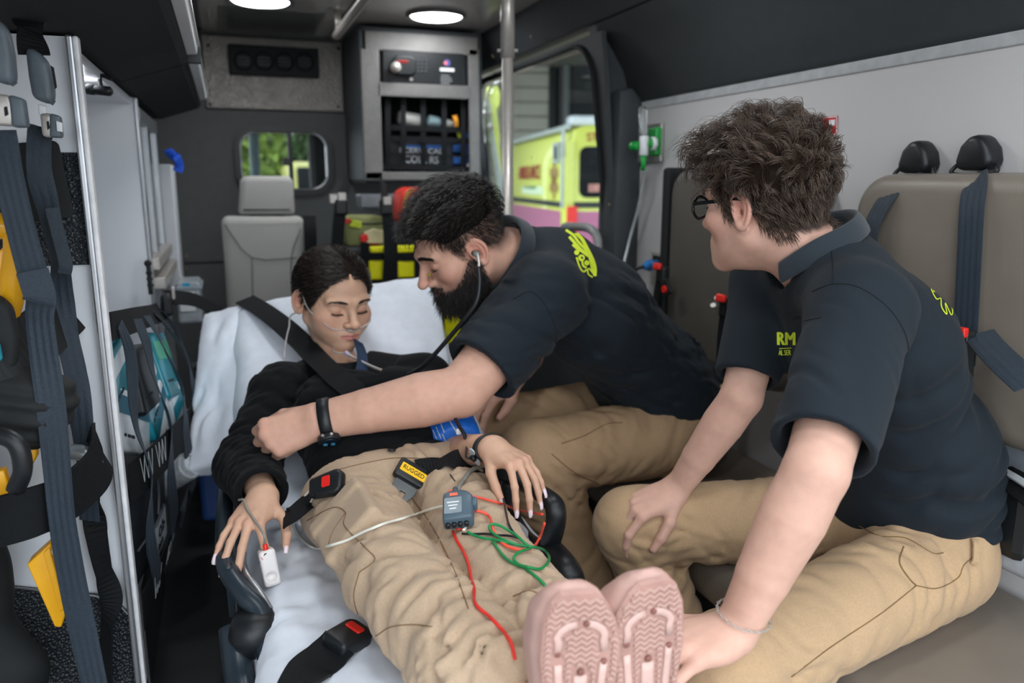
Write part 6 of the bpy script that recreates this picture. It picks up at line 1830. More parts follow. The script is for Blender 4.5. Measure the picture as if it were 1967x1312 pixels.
VCr, FCr = mesh_sdf(armCR, *bounds([c_elR + A(.0, 0, .04), c_wrR] + [handCR.world(t[0]) for t in handCR.tips], .05), .0026)
wC = unit(c_shR - c_shL)
def coreC(P):
    d = ec(P, c_pel, c_waist, (.12, .085), (.12, .085), A(0, 1, 0))
    d = smin(d, ec(P, c_waist, c_up, (.12, .085), (.12, .07), wC), .04)
    d = smin(d, rc(P, c_up, c_neck, .06, .05), .03)
    for s_, e_ in ((c_shL, c_elL), (c_shR, c_elR)): d = smin(smin(d, rc(P, c_up, s_, .05, .045), .02), rc(P, s_, e_, .042, .036), .02)
    for h, k, n in ((c_hipL, c_knL, c_anL), (c_hipR, c_knR, c_anR)): d = smin(d, chain(P, [h, k, n], [.065, .045, .03]), .02)
    return d
Vc, Fc = build_core(coreC, *bounds([c_pel, c_neck, c_shL, c_shR, c_elL, c_elR, c_knL, c_knR, c_anL, c_anR], .13))
V, F = joinq([(VC_, FC_), (VCl, FCl), (VCr, FCr), (Vc, Fc)])
KN_C = np.array([.68, .38, .30])
mk('body', V, F, SKIN, person_c, smooth=True,
   attr=np.concatenate([colC, hand_col(VCl, handCL, SK_C, KN_C), hand_col(VCr, handCR, SK_C, KN_C), np.tile(SK_C, (len(Vc), 1))]))
def shirtC(P):
    low = c_pel + A(.0, 0, .06)
    d = ec(P, low, c_waist, (.168, .128), (.165, .122), A(0, 1, 0))
    d = smin(d, ec(P, c_waist, c_chest, (.165, .120), (.178, .113), wC), .05)
    d = smin(d, ec(P, c_chest, c_up, (.178, .113), (.150, .082), wC), .05)
    d = smin(d, rc(P, c_up, c_neck + (c_up - c_neck) * .3, .078, .056), .035)
    d = smin(d, rc(P, c_neck + (c_up - c_neck) * .7, c_shL, .064, .068), .035)
    d = smin(d, rc(P, c_neck + (c_up - c_neck) * .7, c_shR, .064, .068), .035)
    u = unit(c_elL - c_shL); hem = c_shL + u * .250
    s = rc(P, c_shL, hem, .070, .065)
    s = s + wr(P, c_shL + u * .14 + A(-.04, 0, 0), .11, A(1, -.2, .35), .050, .0045, 61, .8)
    s = smax(s, (P - hem.astype(f32)) @ u.astype(f32), .003)
    s = smax(s, -rc(P, hem - u * .08, hem + u * .1, .052, .056), .003)
    u2 = unit(c_elR - c_shR); hem2 = c_shR + u2 * .205
    s2 = smax(rc(P, c_shR, hem2, .068, .056), (P - hem2.astype(f32)) @ u2.astype(f32), .004)
    s2 = smax(s2, -rc(P, hem2 - u2 * .06, hem2 + u2 * .1, .043, .047), .003)
    d = smin(d, smin(s, s2, .01), .030)
    d = d + wr(P, c_waist + A(-.04, -.13, .06), .19, A(-.75, .0, 1), .085, .0105, 62, .8) + wr(P, low + A(.02, -.14, .03), .12, A(-.3, 0, 1), .055, .006, 63)
    d = d + wr(P, c_chest + A(-.08, -.05, -.05), .13, A(.9, 0, .5), .055, .005, 64) + wr(P, c_chest + A(.08, -.1, .0), .15, A(.9, 0, -.5), .09, .0025, 65)
    d = smax(d, -rc(P, c_neck - unit(c_head - c_neck) * .0, c_head - uC * .05, .068, .07), .006)
    hp = c_pel + A(0, 0, .035); hn = unit(A(.12, 0, -1))
    d = smax(d, (P - hp.astype(f32)) @ hn.astype(f32), .006)
    return d.astype(f32)
VsC, FsC = mesh_sdf(shirtC, *bounds([c_pel, c_waist, c_chest, c_up, c_shL, c_shR, c_elL, c_elR], .17), .0042)
shirtC_o = mk('polo_shirt', VsC, FsC, BLACKSHIRT, person_c, smooth=True)
tC = trousers_sit(c_pel, c_hipL, c_hipR, c_knL, c_knR, c_anL, c_anR, (.152, .118, .088, .072, .062), 500)
VtC, FtC = mesh_sdf(tC, *bounds([c_pel, c_hipL, c_hipR, c_knL, c_knR, c_anL, c_anR], .16), .005)
trouC_o = mk('trousers', VtC, FtC, KHAKI2, person_c, smooth=True)
BVC = bvh_of([(VsC, FsC), (VtC, FtC)])

# work boots under the trouser cuffs
BOOT = mat('black_work_boot', srgb(20, 21, 23), rough=.5, var=.1)
def boot(person, an, toe):
    an = np.asarray(an, float); toe = unit(np.asarray(toe, float) * A(1, 1, 0))
    R_ = frame(x=toe, z=A(0, 0, 1)); o = A(an[0], an[1], 0)
    def fn(P):
        p = (P - o.astype(f32)) @ R_.astype(f32)
        d = rc(p, (0, 0, .09), (0, 0, .20), .048, .050)
        d = smin(d, ec(p, (-.02, 0, .055), (.16, 0, .045), (.046, .050), (.040, .034), A(0, 1, 0)), .03)
        return np.maximum(d, .004 - p[:, 2]).astype(f32)
    mk('boot', *mesh_sdf(fn, *bounds([o + R_ @ A(-.08, 0, 0), o + R_ @ A(.22, 0, .22)], .06), .006), BOOT, person, smooth=True)
for an, t in ((b_anL, (-1, -.2, 0)), (b_anR, (-1, .1, 0))): boot(person_b, an, t)
for an, t in ((c_anL, (-1, -.1, 0)), (c_anR, (-1, .2, 0))): boot(person_c, an, t)
# ------------------------------------------------------------------ hair, brows, lashes, collars, glasses
HAIRD = mat('dark_brown_hair', (.020, .013, .010), rough=.38, var=.35, vscale=40, spec=.5)
HAIRB = mat('black_brown_hair', (.013, .010, .009), rough=.42, var=.35, vscale=40, spec=.5)
HAIRC = mat('brown_wavy_hair', (.072, .047, .034), rough=.32, var=.45, vscale=30, spec=.55)

def to_world(S, c, R, s): return np.asarray(S) * s @ R.T + c

def surf_y(x, z, kw, y1=.13):
    """front surface of the face at (x,z)"""
    x = np.asarray(x, float); z = np.asarray(z, float)
    y = np.full(x.shape, y1)
    for _ in range(60):
        d = head_local(np.stack([x, y, z], 1).astype(f32), **kw)
        y = np.where(d > .0002, y - np.maximum(d, .0003) * .8, y)
    return y

def brows(person, c, R, s, kw, m, z0=.0205, n=150, thick=.0048, L=.010, seed=1):
    rg = np.random.RandomState(seed); parts = []
    for sg in (-1, 1):
        u = rg.rand(n); x = .013 + .037 * u
        z = z0 + .0055 * np.sin(u * 2.2) - .004 * u + (rg.rand(n) - .5) * thick * (1.15 - .75 * u)
        y = surf_y(x, z, kw)
        p = np.stack([sg * x, y, z], 1)
        d = np.stack([sg * (.75 + .25 * u), -.35 * u - .1, .45 * (1 - u) - .1], 1) + rg.normal(size=(n, 3)) * .15
        d[:, 1] += .15
        S = grow(p, d, np.full(n, L) * rg.uniform(.7, 1.1, n), 4, lambda p_, d_, t: d_ + np.array([0, -.12, -.12]))
        mk('eyebrow', *hair_mesh(to_world(S, c, R, s), .00042, .00015), m, person, smooth=True, kind='stuff')

def lashes(person, c, R, s, kw, m, n=46, L=.0075, seed=2, z0=-.0075):
    rg = np.random.RandomState(seed); parts = []
    for sg in (-1, 1):
        u = np.linspace(0, 1, n); x = .0195 + .026 * u
        z = z0 - .0026 * np.sin(u * 3.14) + .002 * u
        y = surf_y(x, z, kw)
        line = np.stack([sg * x, y + .0003, z], 1)
        mk('eyelid_line', *sweep(to_world(line, c, R, s), circ(.00065, 5)), m, person, smooth=True)
        d = np.stack([sg * (u - .4) * .7, np.full(n, .75), np.full(n, -.55)], 1) + rg.normal(size=(n, 3)) * .08
        S = grow(line, d, np.full(n, L), 4, lambda p_, d_, t: d_ + np.array([0, .05, .18]))
        mk('eyelashes', *hair_mesh(to_world(S, c, R, s), .0003, .0001), m, person, smooth=True, kind='stuff')

def hair_cap(person, c, R, s, thick, m, h=.0026, extra=None, cut=.004, hz=hair_z):
    """dark under-layer that follows the hairline"""
    def fn(P):
        p = (P - c.astype(f32)) @ R.astype(f32) / f32(s)
        t = thick(p)
        d = el(p, CR_C, CR_R) - t
        hz0 = hz(p[:, 0], p[:, 1]).astype(f32)
        d = smax(d, (hz0 + f32(cut) - p[:, 2]) * f32(.6), .006)
        q = p.copy(); q[:, 0] = np.abs(q[:, 0])
        d = smax(d, -el(q, (.082, -.012, -.004), (.020, .022, .034)), .004)
        if extra is not None: d = smin(d, extra(p), .012)
        return (d * f32(s)).astype(f32)
    V, F = mesh_sdf(fn, c - .21, c + .21, h, lip=1.6)
    mk('hair', V, F, m, person, smooth=True)

# ---- patient: centre parting, combed back into a low knot
KA = dict(jaw=-.002, nose=.86, brow=-.0015, cheek=.001, nl=.90, zs=.87, xs=1.04)
rg = np.random.RandomState(11)
maskA = lambda p: (p[:, 2] > hair_zA(p[:, 0], p[:, 1]) - .003) & (np.abs(p[:, 0]) > .0016)
hair_cap(person_a, a_head, RA, sA, lambda p: .0008 + .0042 * np.clip(np.abs(p[:, 0]) / .02, 0, 1), mat('dark_hair_underlayer', (.012, .008, .006), rough=.9, spec=.1), hz=hair_zA,
         extra=lambda p: el(p, (0, -.112, -.008), (.036, .030, .034)))
r_, n_ = scalp(5600, rg, maskA)
sgn = np.sign(r_[:, 0:1])
def flowA(p, d, t):
    tgt = np.array([0, -.108, -.012]) + np.stack([np.sign(p[:, 0]) * .02, 0 * p[:, 0], 0 * p[:, 0]], 1) - p
    tgt /= np.linalg.norm(tgt, axis=1, keepdims=True)
    nn = (p - CR_C) / CR_R ** 2; nn /= np.linalg.norm(nn, axis=1, keepdims=True)
    l = np.linalg.norm((p - CR_C) / (CR_R + .0068), axis=1, keepdims=True)
    v = d * .5 + tgt * .45 + np.stack([np.sign(p[:, 0]) * .25, 0 * p[:, 0], -.22 + 0 * p[:, 0]], 1) * (1 - t) 
    v = v - nn * (v * nn).sum(1, keepdims=True)
    return v / (np.linalg.norm(v, axis=1, keepdims=True) + 1e-9) + nn * np.clip((1 - l) * 14, -.5, .9)
d0 = np.concatenate([sgn * .8, -.6 * np.ones_like(sgn), -.1 * np.ones_like(sgn)], 1) + rg.normal(size=r_.shape) * .06
S = grow(r_ + n_ * .001, d0, rg.uniform(.06, .13, len(r_)), 7, flowA)
mk('hair_strands', *hair_mesh(to_world(S, a_head, RA, sA), .00055, .0002), HAIRD, person_a, smooth=True, kind='stuff')
r2_ = r_[(r_[:, 1] > .03) & (r_[:, 2] < hair_z(r_[:, 0], r_[:, 1]) + .02)][:160]
S = grow(r2_, np.stack([np.sign(r2_[:, 0]) * .6, .3 + 0 * r2_[:, 0], -.5 + 0 * r2_[:, 0]], 1) + rg.normal(size=r2_.shape) * .25, rg.uniform(.008, .022, len(r2_)), 6, lambda p, d, t: d + rg.normal(size=d.shape) * .2)
mk('baby_hairs', *hair_mesh(to_world(S, a_head, RA, sA), .0003, .0001), HAIRD, person_a, smooth=True, kind='stuff')
brows(person_a, a_head, RA, sA, KA, HAIRD, z0=.0200, n=170, thick=.0042)
lashes(person_a, a_head, RA, sA, KA, HAIRD)

# ---- bearded man
KB = dict(jaw=.005, nose=1.12, brow=.002)
def thickB(p):
    top = np.clip((p[:, 2] - .035) / .05, 0, 1)
    return f32(-.0015) + f32(.0185) * top + f32(.005) * top * wob(p, 160, 5) + f32(.010) * top * np.clip(p[:, 1] / .08, 0, 1)
hair_cap(person_b, b_head, RB, sB, thickB, mat('black_hair_underlayer', (.010, .008, .007), rough=.9, spec=.1), cut=.006)
rg = np.random.RandomState(12)
r_, n_ = scalp(5600, rg, lambda p: p[:, 2] > hair_z(p[:, 0], p[:, 1]) + .002)
top = np.clip((r_[:, 2] - .025) / .05, 0, 1)
def flowB(p, d, t):
    tp = np.clip((p[:, 2:3] - .03) / .05, 0, 1)
    nn = (p - CR_C) / CR_R ** 2; nn /= np.linalg.norm(nn, axis=1, keepdims=True)
    l = np.linalg.norm((p - CR_C) / (CR_R + .006 + .016 * tp), axis=1, keepdims=True)
    w = np.stack([np.sin(p[:, 1] * 150 + p[:, 2] * 90), np.cos(p[:, 0] * 140), np.sin(p[:, 0] * 170 + 2)], 1) * .35
    v = d * .8 + (np.array([0, .55, -.12]) + w) * tp * .6 + np.array([0, -.25, -.55]) * (1 - tp) * .5
    return v + nn * np.clip((1 - l) * 10, -.5, .8)
d0 = n_ * .8 + np.array([0, .5, 0]) * top[:, None] + np.array([0, -.4, -.5]) * (1 - top[:, None]) + rg.normal(size=r_.shape) * .15
S = grow(r_, d0, (.010 + .040 * top) * rg.uniform(.7, 1.2, len(r_)), 6, flowB)
mk('hair_strands', *hair_mesh(to_world(S, b_head, RB, sB), .00055, .0002), HAIRB, person_b, smooth=True, kind='stuff')
pl_ = (VB - b_head) @ RB / sB
bm_ = beard_mask(np.abs(pl_[:, 0]), pl_[:, 1], pl_[:, 2])
cand = np.where(bm_ > .45)[0]; sel = rg.choice(cand, 4400)
rp = pl_[sel]; nw = normals_of(headB, VB[sel]) @ RB
nw[:, 1] *= 1
dn = np.clip((-.04 - rp[:, 2]) / .06, 0, 1)[:, None]
d0 = nw * .8 + np.array([0, .15, -.6]) + rg.normal(size=rp.shape) * .22
S = grow(rp - nw * .001, d0, (.010 + .022 * dn[:, 0]) * rg.uniform(.7, 1.2, len(rp)), 5, lambda p, d, t: d + np.array([0, .02, -.12]) + rg.normal(size=d.shape) * .12)
mk('beard', *hair_mesh(to_world(S, b_head, RB, sB), .00055, .0002), HAIRB, person_b, smooth=True, kind='stuff')
brows(person_b, b_head, RB, sB, KB, HAIRB, z0=.0215, n=240, thick=.0062, L=.012, seed=5)
lashes(person_b, b_head, RB, sB, KB, HAIRB, n=30, seed=6)

# ---- man with glasses: thick wavy top falling forward
KC = dict(jaw=.003, nose=.95, brow=.001, ear=.12)
def thickC(p):
    top = np.clip((p[:, 2] - .015) / .06, 0, 1); fr = np.clip(p[:, 1] / .08, 0, 1)
    return f32(.003) + f32(.010) * top + f32(.012) * top * fr + f32(.004) * (.3 + top) * wob(p, 110, 9) + f32(.003) * np.clip(-p[:, 1] / .09, 0, 1)
hair_cap(person_c, c_head, RC, sC, thickC, mat('brown_hair_underlayer', (.022, .014, .010), rough=.9, spec=.1, var=.4, vscale=60), cut=.006)
rg = np.random.RandomState(13)
NG, NC_ = 860, 12
g_, gn = scalp(NG, rg, lambda p: p[:, 2] > hair_z(p[:, 0], p[:, 1]) + .003)
topg = np.clip((g_[:, 2] - .02) / .05, 0, 1); frg = np.clip(g_[:, 1] / .07, 0, 1)
gl_ = (.028 + .048 * topg + .052 * topg * frg ** 1.5) * rg.uniform(.75, 1.2, NG)
ph = 2.2 * np.sin(g_[:, 1] * 55 + 1) + 1.6 * np.sin(g_[:, 0] * 48) + rg.normal(size=NG) * .7; amp = rg.uniform(.3, 1.0, NG)
def flowC(p, d, t):
    tp = topg[:, None]
    nn = (p - CR_C) / CR_R ** 2; nn /= np.linalg.norm(nn, axis=1, keepdims=True)
    l = np.linalg.norm((p - CR_C) / (CR_R + .009 + .024 * tp), axis=1, keepdims=True)
    cur = np.stack([np.cos(ph + t * 5.2), np.sin(ph * 1.7 + t * 5.0) * .8, np.sin(ph + t * 5.2)], 1) * (amp * (.22 + .78 * topg))[:, None] * .95
    flow = np.array([.15, .75, -.05]) * tp + np.array([0, -.35, -.55]) * (1 - tp)
    flow = flow + np.array([0, .1, -.55]) * tp * np.clip(t - .55, 0, 1) * 1.4 + np.array([0, .35, .12]) * (topg * frg)[:, None]
    return d * .75 + flow * .42 + cur * .55 + nn * np.clip((1 - l) * 9, -.35, .8)
d0 = gn * (.35 + .6 * topg[:, None]) + np.array([.1, .5, .1]) * topg[:, None] + np.array([0, -.5, -.6]) * (1 - topg[:, None])
G = grow(g_, d0, gl_, 9, flowC)
tt = np.linspace(0, 1, 9)[None, :, None]
offs = rg.normal(size=(NG, NC_, 1, 3)) * (.0050 * (1 - .70 * tt[None] ** .6))
rndw = np.cumsum(rg.normal(size=(NG, NC_, 9, 3)) * .00035, axis=2)
lenf = rg.uniform(.75, 1.08, (NG, NC_, 1, 1))
Sg = G[:, None, :, :]
Sg = G[:, None, 0:1, :] + (Sg - G[:, None, 0:1, :]) * lenf + offs + rndw
S = Sg.reshape(-1, 9, 3)
mk('hair_strands', *hair_mesh(to_world(S, c_head, RC, sC), .00052, .00018), HAIRC, person_c, smooth=True, kind='stuff')
# short hair at the nape, temples and sideburns
plc = (VC_ - c_head) @ RC / sC
hz_ = hair_z(plc[:, 0], plc[:, 1])
cand = np.where((plc[:, 2] > hz_ - .012) & (plc[:, 2] < hz_ + .03) & (np.abs(plc[:, 0]) > .03) & ~((np.abs(plc[:, 0]) > .0755) & (np.abs(plc[:, 1] + .014) < .024) & (plc[:, 2] < .026)))[0]
sel = rg.choice(cand, 2600); rp = plc[sel]; nw = normals_of(headC, VC_[sel]) @ RC
d0 = nw * .5 + np.array([0, -.35, -.7]) + rg.normal(size=rp.shape) * .2
S = grow(rp, d0, rg.uniform(.008, .020, len(rp)), 5, lambda p, d, t: d + np.array([0, -.05, -.1]))
mk('short_hair', *hair_mesh(to_world(S, c_head, RC, sC), .0005, .00018), HAIRC, person_c, smooth=True, kind='stuff')
brows(person_c, c_head, RC, sC, KC, HAIRC, n=200, thick=.0055, L=.011, seed=8)
lashes(person_c, c_head, RC, sC, KC, HAIRC, n=30, seed=9, z0=-.004)
# fine hairs on the bearded man's forearm are left to the skin texture

# ---- collars
def collar(person, neck, up, front, r0, r1, hgt, m, gap=35, flare=.020, drop=.034, th=.0022, name='collar', tilt=0):
    """stand-and-fall polo collar round the neck"""
    up = unit(up); R = frame(y=front, z=up)
    n = 46; V, F = [], []
    prof = [(0.000, 0.0), (.001, hgt * .5), (.003, hgt * .9), (.007, hgt), (.011, hgt * .92), (flare * .8, hgt - drop * .5), (flare, hgt - drop)]
    k = len(prof)
    for i in range(n + 1):
        a = math.radians(90 + gap + (360 - 2 * gap) * i / n)
        fr_ = max(0, math.sin(a)) ** 2
        for (o, z) in prof:
            rr0, rr1 = r0 + o, r1 + o
            zz = z - .030 * fr_ * (1 if z > 0 else .4) + .006 * (-math.sin(a))
            V.append(neck + R @ A(rr0 * math.cos(a), rr1 * math.sin(a) + (.0 if True else 0), zz))
    for i in range(n):
        for j in range(k - 1):
            F.append((i * k + j, (i + 1) * k + j, (i + 1) * k + j + 1, i * k + j + 1))
    o = mk(name, np.array(V), F, m, person, smooth=True)
    md = o.modifiers.new('thickness', 'SOLIDIFY'); md.thickness = th; md.offset = 0
    ss = o.modifiers.new('smooth', 'SUBSURF'); ss.levels = 1; ss.render_levels = 1
    return o
RIB = mat('black_ribbed_collar', srgb(24, 35, 44), rough=.8, var=.12, vscale=600, bump=.4, bscale=1500, sheen=.2)
nbv = unit(b_head - RB @ A(0, .03, .06) - b_neck)
collar(person_b, b_neck + nbv * .076, unit(nbv + A(.1, 0, .30)), A(-.55, .0, -.7), .078, .076, .040, RIB)
ncv = unit(c_head - RC @ A(0, .03, .06) - c_neck)
collar(person_c, c_neck + ncv * .004, unit(ncv + A(.25, .0, .1)), A(-.8, .25, -.3), .072, .076, .044, RIB)
# patient's navy scrub collar under the cardigan
NAVY = mat('navy_scrub_collar', srgb(22, 44, 70), rough=.8)

# ---- glasses
def glasses():
    g = thing('glasses', 'black framed glasses worn by the wavy haired man', 'glasses', c_head + RC @ A(0, .1, 0))
    W = lambda p: to_world(np.asarray(p, float), c_head, RC, sC)
    GF = mat('black_glasses_frame', srgb(14, 16, 18), rough=.25)
    for sg in (-1, 1):
        el_ = [(sg * (.034 + .0255 * math.cos(a) * (1 + .06 * math.cos(2 * a))), .0985 - .006 * abs(math.cos(a)) * (1 if math.cos(a) > 0 else .2), -.004 + .0185 * math.sin(a)) for a in np.linspace(0, 6.283, 25)[:-1]]
        mk('rim', *sweep(W(el_), [(.0022, .0016), (.0022, -.0016), (-.0022, -.0016), (-.0022, .0016)], closed=True), GF, g, smooth=True)
        lens = np.array(el_); cen = lens.mean(0)
        V = np.concatenate([W(lens), W(lens - A(0, .0012, 0)), W([cen]), W([cen - A(0, .0012, 0)])])
        F = []
        for i in range(24):
            j = (i + 1) % 24
            F += [(i, j, 48), (24 + j, 24 + i, 49), (i, 24 + i, 24 + j, j)]
        mk('lens', V, F, GLASS, g)
        mk('temple', *sweep(W(spline([(sg * .0590, .0935, .004), (sg * .068, .080, .006), (sg * .0775, .035, .009), (sg * .0790, -.004, .012), (sg * .0775, -.020, .006), (sg * .074, -.034, -.014)], 6)), [(.0012, .0030), (.0012, -.0030), (-.0012, -.0030), (-.0012, .0030)], hint=RC[:, 0]), GF, g)
    mk('bridge', *tube(W([(-.010, .104, .002), (0, .109, .004), (.010, .104, .002)]), .0018, 8, 5), GF, g, smooth=True)
glasses()
# ---- ear ring of the bearded man = stethoscope ear tube end (see medical kit)
# ------------------------------------------------------------------ prints, seams and small clothing parts
def decal_poly(bv, name, polys, m, parent, off=.0010, sub=1):
    """printed film: polygons given as photo pixel outlines, laid on the cloth"""
    Vs, Fs = [], []
    for poly in polys:
        idx = []
        for px, py in poly:
            p, n = hit(bv, px, py, off)
            if p is None: continue
            idx.append(len(Vs)); Vs.append(p)
        if len(idx) >= 3: Fs.append(idx)
    if Vs: mk(name, np.array(Vs), Fs, m, parent)

def band(pts, w):
    """pixel polyline widened to a list of quads"""
    P = spline([(a, b, 0) for a, b in pts], 5)[:, :2]
    T = np.gradient(P, axis=0); T /= np.linalg.norm(T, axis=1, keepdims=True) + 1e-9
    N = np.stack([-T[:, 1], T[:, 0]], 1) * w / 2
    return [[tuple(P[i] + N[i]), tuple(P[i + 1] + N[i + 1]), tuple(P[i + 1] - N[i + 1]), tuple(P[i] - N[i])] for i in range(len(P) - 1)]

def decal_text(bv, s, cx, cy, w, h, m, parent, name='lettering', ang=0.0, shear=0.0, off=.0012):
    V, F = text_vf(s, 1.0, None, (0, 0, 0), .0, bold=False)
    V = V[:, :2]; lo, hi = V.min(0), V.max(0); V = (V - (lo + hi) / 2) / (hi - lo)
    ca, sa = math.cos(math.radians(ang)), math.sin(math.radians(ang))
    out = []
    ok = True
    for x, y in V:
        X, Y = x * w + shear * y * h, -y * h
        p, n = hit(bv, cx + X * ca - Y * sa, cy + X * sa + Y * ca, off)
        if p is None: p = np.array([np.nan] * 3)
        out.append(p)
    out = np.array(out); good = ~np.isnan(out[:, 0])
    F2 = [f for f in F if all(good[list(f)])]
    out[~good] = 0
    keep_ = sorted(set(i for f in F2 for i in f)); mp = {k: i for i, k in enumerate(keep_)}
    if F2: mk(name, out[keep_], [tuple(mp[i] for i in f) for f in F2], m, parent)

def seam_on(bv, pts, m, parent, r=.0007, name='seam', off=.0004, sub=10):
    P = spline([(a, b, 0) for a, b in pts], sub)[:, :2]
    Q = []
    for px, py in P:
        p, n = hit(bv, px, py, off)
        if p is not None and (not Q or np.linalg.norm(p - Q[-1]) < .05): Q.append(p)
    if len(Q) > 2: mk(name, *sweep(np.array(Q), circ(r, 5)), m, parent, smooth=True)

DSEAM = mat('shirt_seam', srgb(10, 15, 20), rough=.9)
# man with glasses: chest print, seams, pen slot, star on the back
for k_ in (-1.6, 0, 1.6): decal_text(BVC, 'RM', 1511 + k_, 650 + abs(k_) * .4, 34, 24, LIME, shirtC_o, off=.0012 + .0001 * k_)
decal_poly(BVC, 'print_line', band([(1497, 669.5), (1521, 668.5)], 1.4), LIME, shirtC_o)
for k_ in (-.4, .4): decal_text(BVC, 'AL SER', 1508 + k_, 677, 25, 10, LIME, shirtC_o, off=.0012 + .0001 * k_)
seam_on(BVC, [(1597, 470), (1601, 520), (1600, 545)], DSEAM, shirtC_o)
seam_on(BVC, [(1560, 560), (1600, 546), (1650, 552), (1705, 590), (1738, 640), (1747, 690)], DSEAM, shirtC_o)
seam_on(BVC, [(1520, 612), (1560, 602), (1580, 600), (1578, 640), (1574, 690), (1566, 780)], DSEAM, shirtC_o, .0006)
seam_on(BVC, [(1545, 616), (1578, 610)], DSEAM, shirtC_o, .0006)
seam_on(BVC, [(1506, 836), (1560, 848), (1620, 858), (1690, 866)], DSEAM, shirtC_o, .0006)
seam_on(BVC, [(1706, 800), (1760, 880), (1810, 940), (1870, 1010)], DSEAM, shirtC_o)
f_ = lambda L: [(1640 + a / 2.98, 260 + b / 2.98) for a, b in L]
star = [f_([(428, 798), (426, 828), (444, 850), (440, 880), (470, 938), (495, 935), (500, 985), (530, 1026), (520, 960), (555, 1030), (558, 985), (500, 895), (460, 845), (428, 798)])]
decal_poly(BVC, 'star_print', band(star[0], 2.0), LIME, shirtC_o)
decal_poly(BVC, 'star_print', band(f_([(445, 860), (462, 880), (455, 898)]), 5) + band(f_([(480, 880), (520, 930), (545, 965)]), 2), LIME, shirtC_o)
# trousers details
KS = mat('tan_seam', srgb(120, 94, 62), rough=.9)
seam_on(BVC, [(1880, 1060), (1852, 1085), (1840, 1110), (1800, 1130), (1760, 1125)], KS, trouC_o, .0008)
seam_on(BVC, [(1760, 1125), (1690, 1180), (1600, 1240), (1520, 1300)], KS, trouC_o, .0008)
seam_on(BVC, [(1736, 1050), (1728, 1080), (1745, 1110), (1760, 1125)], KS, trouC_o, .0012)
seam_on(BVC, [(1650, 1010), (1690, 1030), (1740, 1034), (1790, 1062), (1812, 1062)], KS, trouC_o, .0009)
for px in (1868,):
    q = []
    for py in (1032, 1045, 1060, 1076, 1084):
        p, n = hit(BVC, px + (py - 1032) * -.05, py, .004 if py in (1032, 1084) else .008)
        if p is not None: q.append(p)
    if len(q) > 2: mk('belt_loop', *strap(q, .011, .003, n, 4), KHAKI2, trouC_o)
# bearded man: print over the back
g_ = lambda L: [(1060 + a / 9.375, 420 + b / 9.375) for a, b in L]
bandsB = []
for L, w in (([(170, 80), (330, 190), (520, 350), (620, 520), (720, 720), (775, 900), (770, 1040)], 6.5), ([(250, 210), (380, 300), (480, 430), (600, 560), (680, 720), (720, 900), (740, 990)], 5),
             ([(310, 330), (400, 430), (520, 560), (640, 660)], 5.5), ([(370, 470), (450, 540), (560, 610), (650, 680)], 5), ([(440, 700), (480, 830), (520, 920), (570, 960), (620, 920)], 3.5),
             ([(540, 760), (560, 850), (620, 890)], 4), ([(640, 900), (650, 1000), (730, 1060)], 3), ([(660, 890), (730, 980), (770, 1030)], 3)):
    bandsB += band(g_(L), w)
def disc_px(cx, cy, r, n=14): return [(cx + r * math.cos(6.283 * i / n), cy + r * math.sin(6.283 * i / n)) for i in range(n)]
bandsB.append(disc_px(1060 + 445 / 9.375, 420 + 615 / 9.375, 5)); bandsB.append(disc_px(1060 + 530 / 9.375, 420 + 710 / 9.375, 6.5)); bandsB.append(disc_px(1060 + 625 / 9.375, 420 + 800 / 9.375, 5))
decal_poly(BVB, 'back_print', bandsB, LIME, shirtB_o)
seam_on(BVB, [(985, 575), (1020, 560), (1050, 590), (1068, 640), (1060, 690), (1030, 720)], DSEAM, shirtB_o)
seam_on(BVB, [(830, 700), (870, 735), (915, 758), (940, 764)], DSEAM, shirtB_o)
seam_on(BVB, [(1078, 852), (1120, 838), (1165, 815), (1196, 812)], SEAM, trouB_o, .0012)
seam_on(BVB, [(1060, 872), (1100, 905), (1150, 930)], SEAM, trouB_o, .0012)
# patient's trousers
ASE = SEAM
seam_on(BVA, [(590, 1000), (640, 975), (664, 985), (662, 1010), (700, 1050), (720, 1075), (690, 1100)], ASE, trouA_o, .0009)
seam_on(BVA, [(664, 985), (640, 1020), (630, 1050)], ASE, trouA_o, .0009)
seam_on(BVA, [(690, 1100), (680, 1150), (700, 1210), (730, 1290)], ASE, trouA_o, .0009)
seam_on(BVA, [(722, 1222), (750, 1205), (790, 1200), (830, 1204)], ASE, trouA_o, .0008)
seam_on(BVA, [(985, 1145), (1015, 1135), (1035, 1140)], ASE, trouA_o, .0009)
seam_on(BVA, [(790, 955), (830, 1010), (870, 1090), (900, 1170)], ASE, trouA_o, .0010)
seam_on(BVA, [(640, 905), (700, 890), (760, 880), (830, 882)], ASE, trouA_o, .0009)
seam_on(BVA, [(865, 912), (874, 925)], mat('pocket_shadow', srgb(70, 56, 44), rough=.9), trouA_o, .0014)  # short dark line paints the shade inside the pocket opening
p, n = hit(BVA, 752, 868, .004)
if p is not None: mk('button', *lathe([(0, .003), (.007, .003), (.008, 0)], 14, frame(x=A(1, 0, 0), z=n), p), BLACKP, person_a, smooth=True)
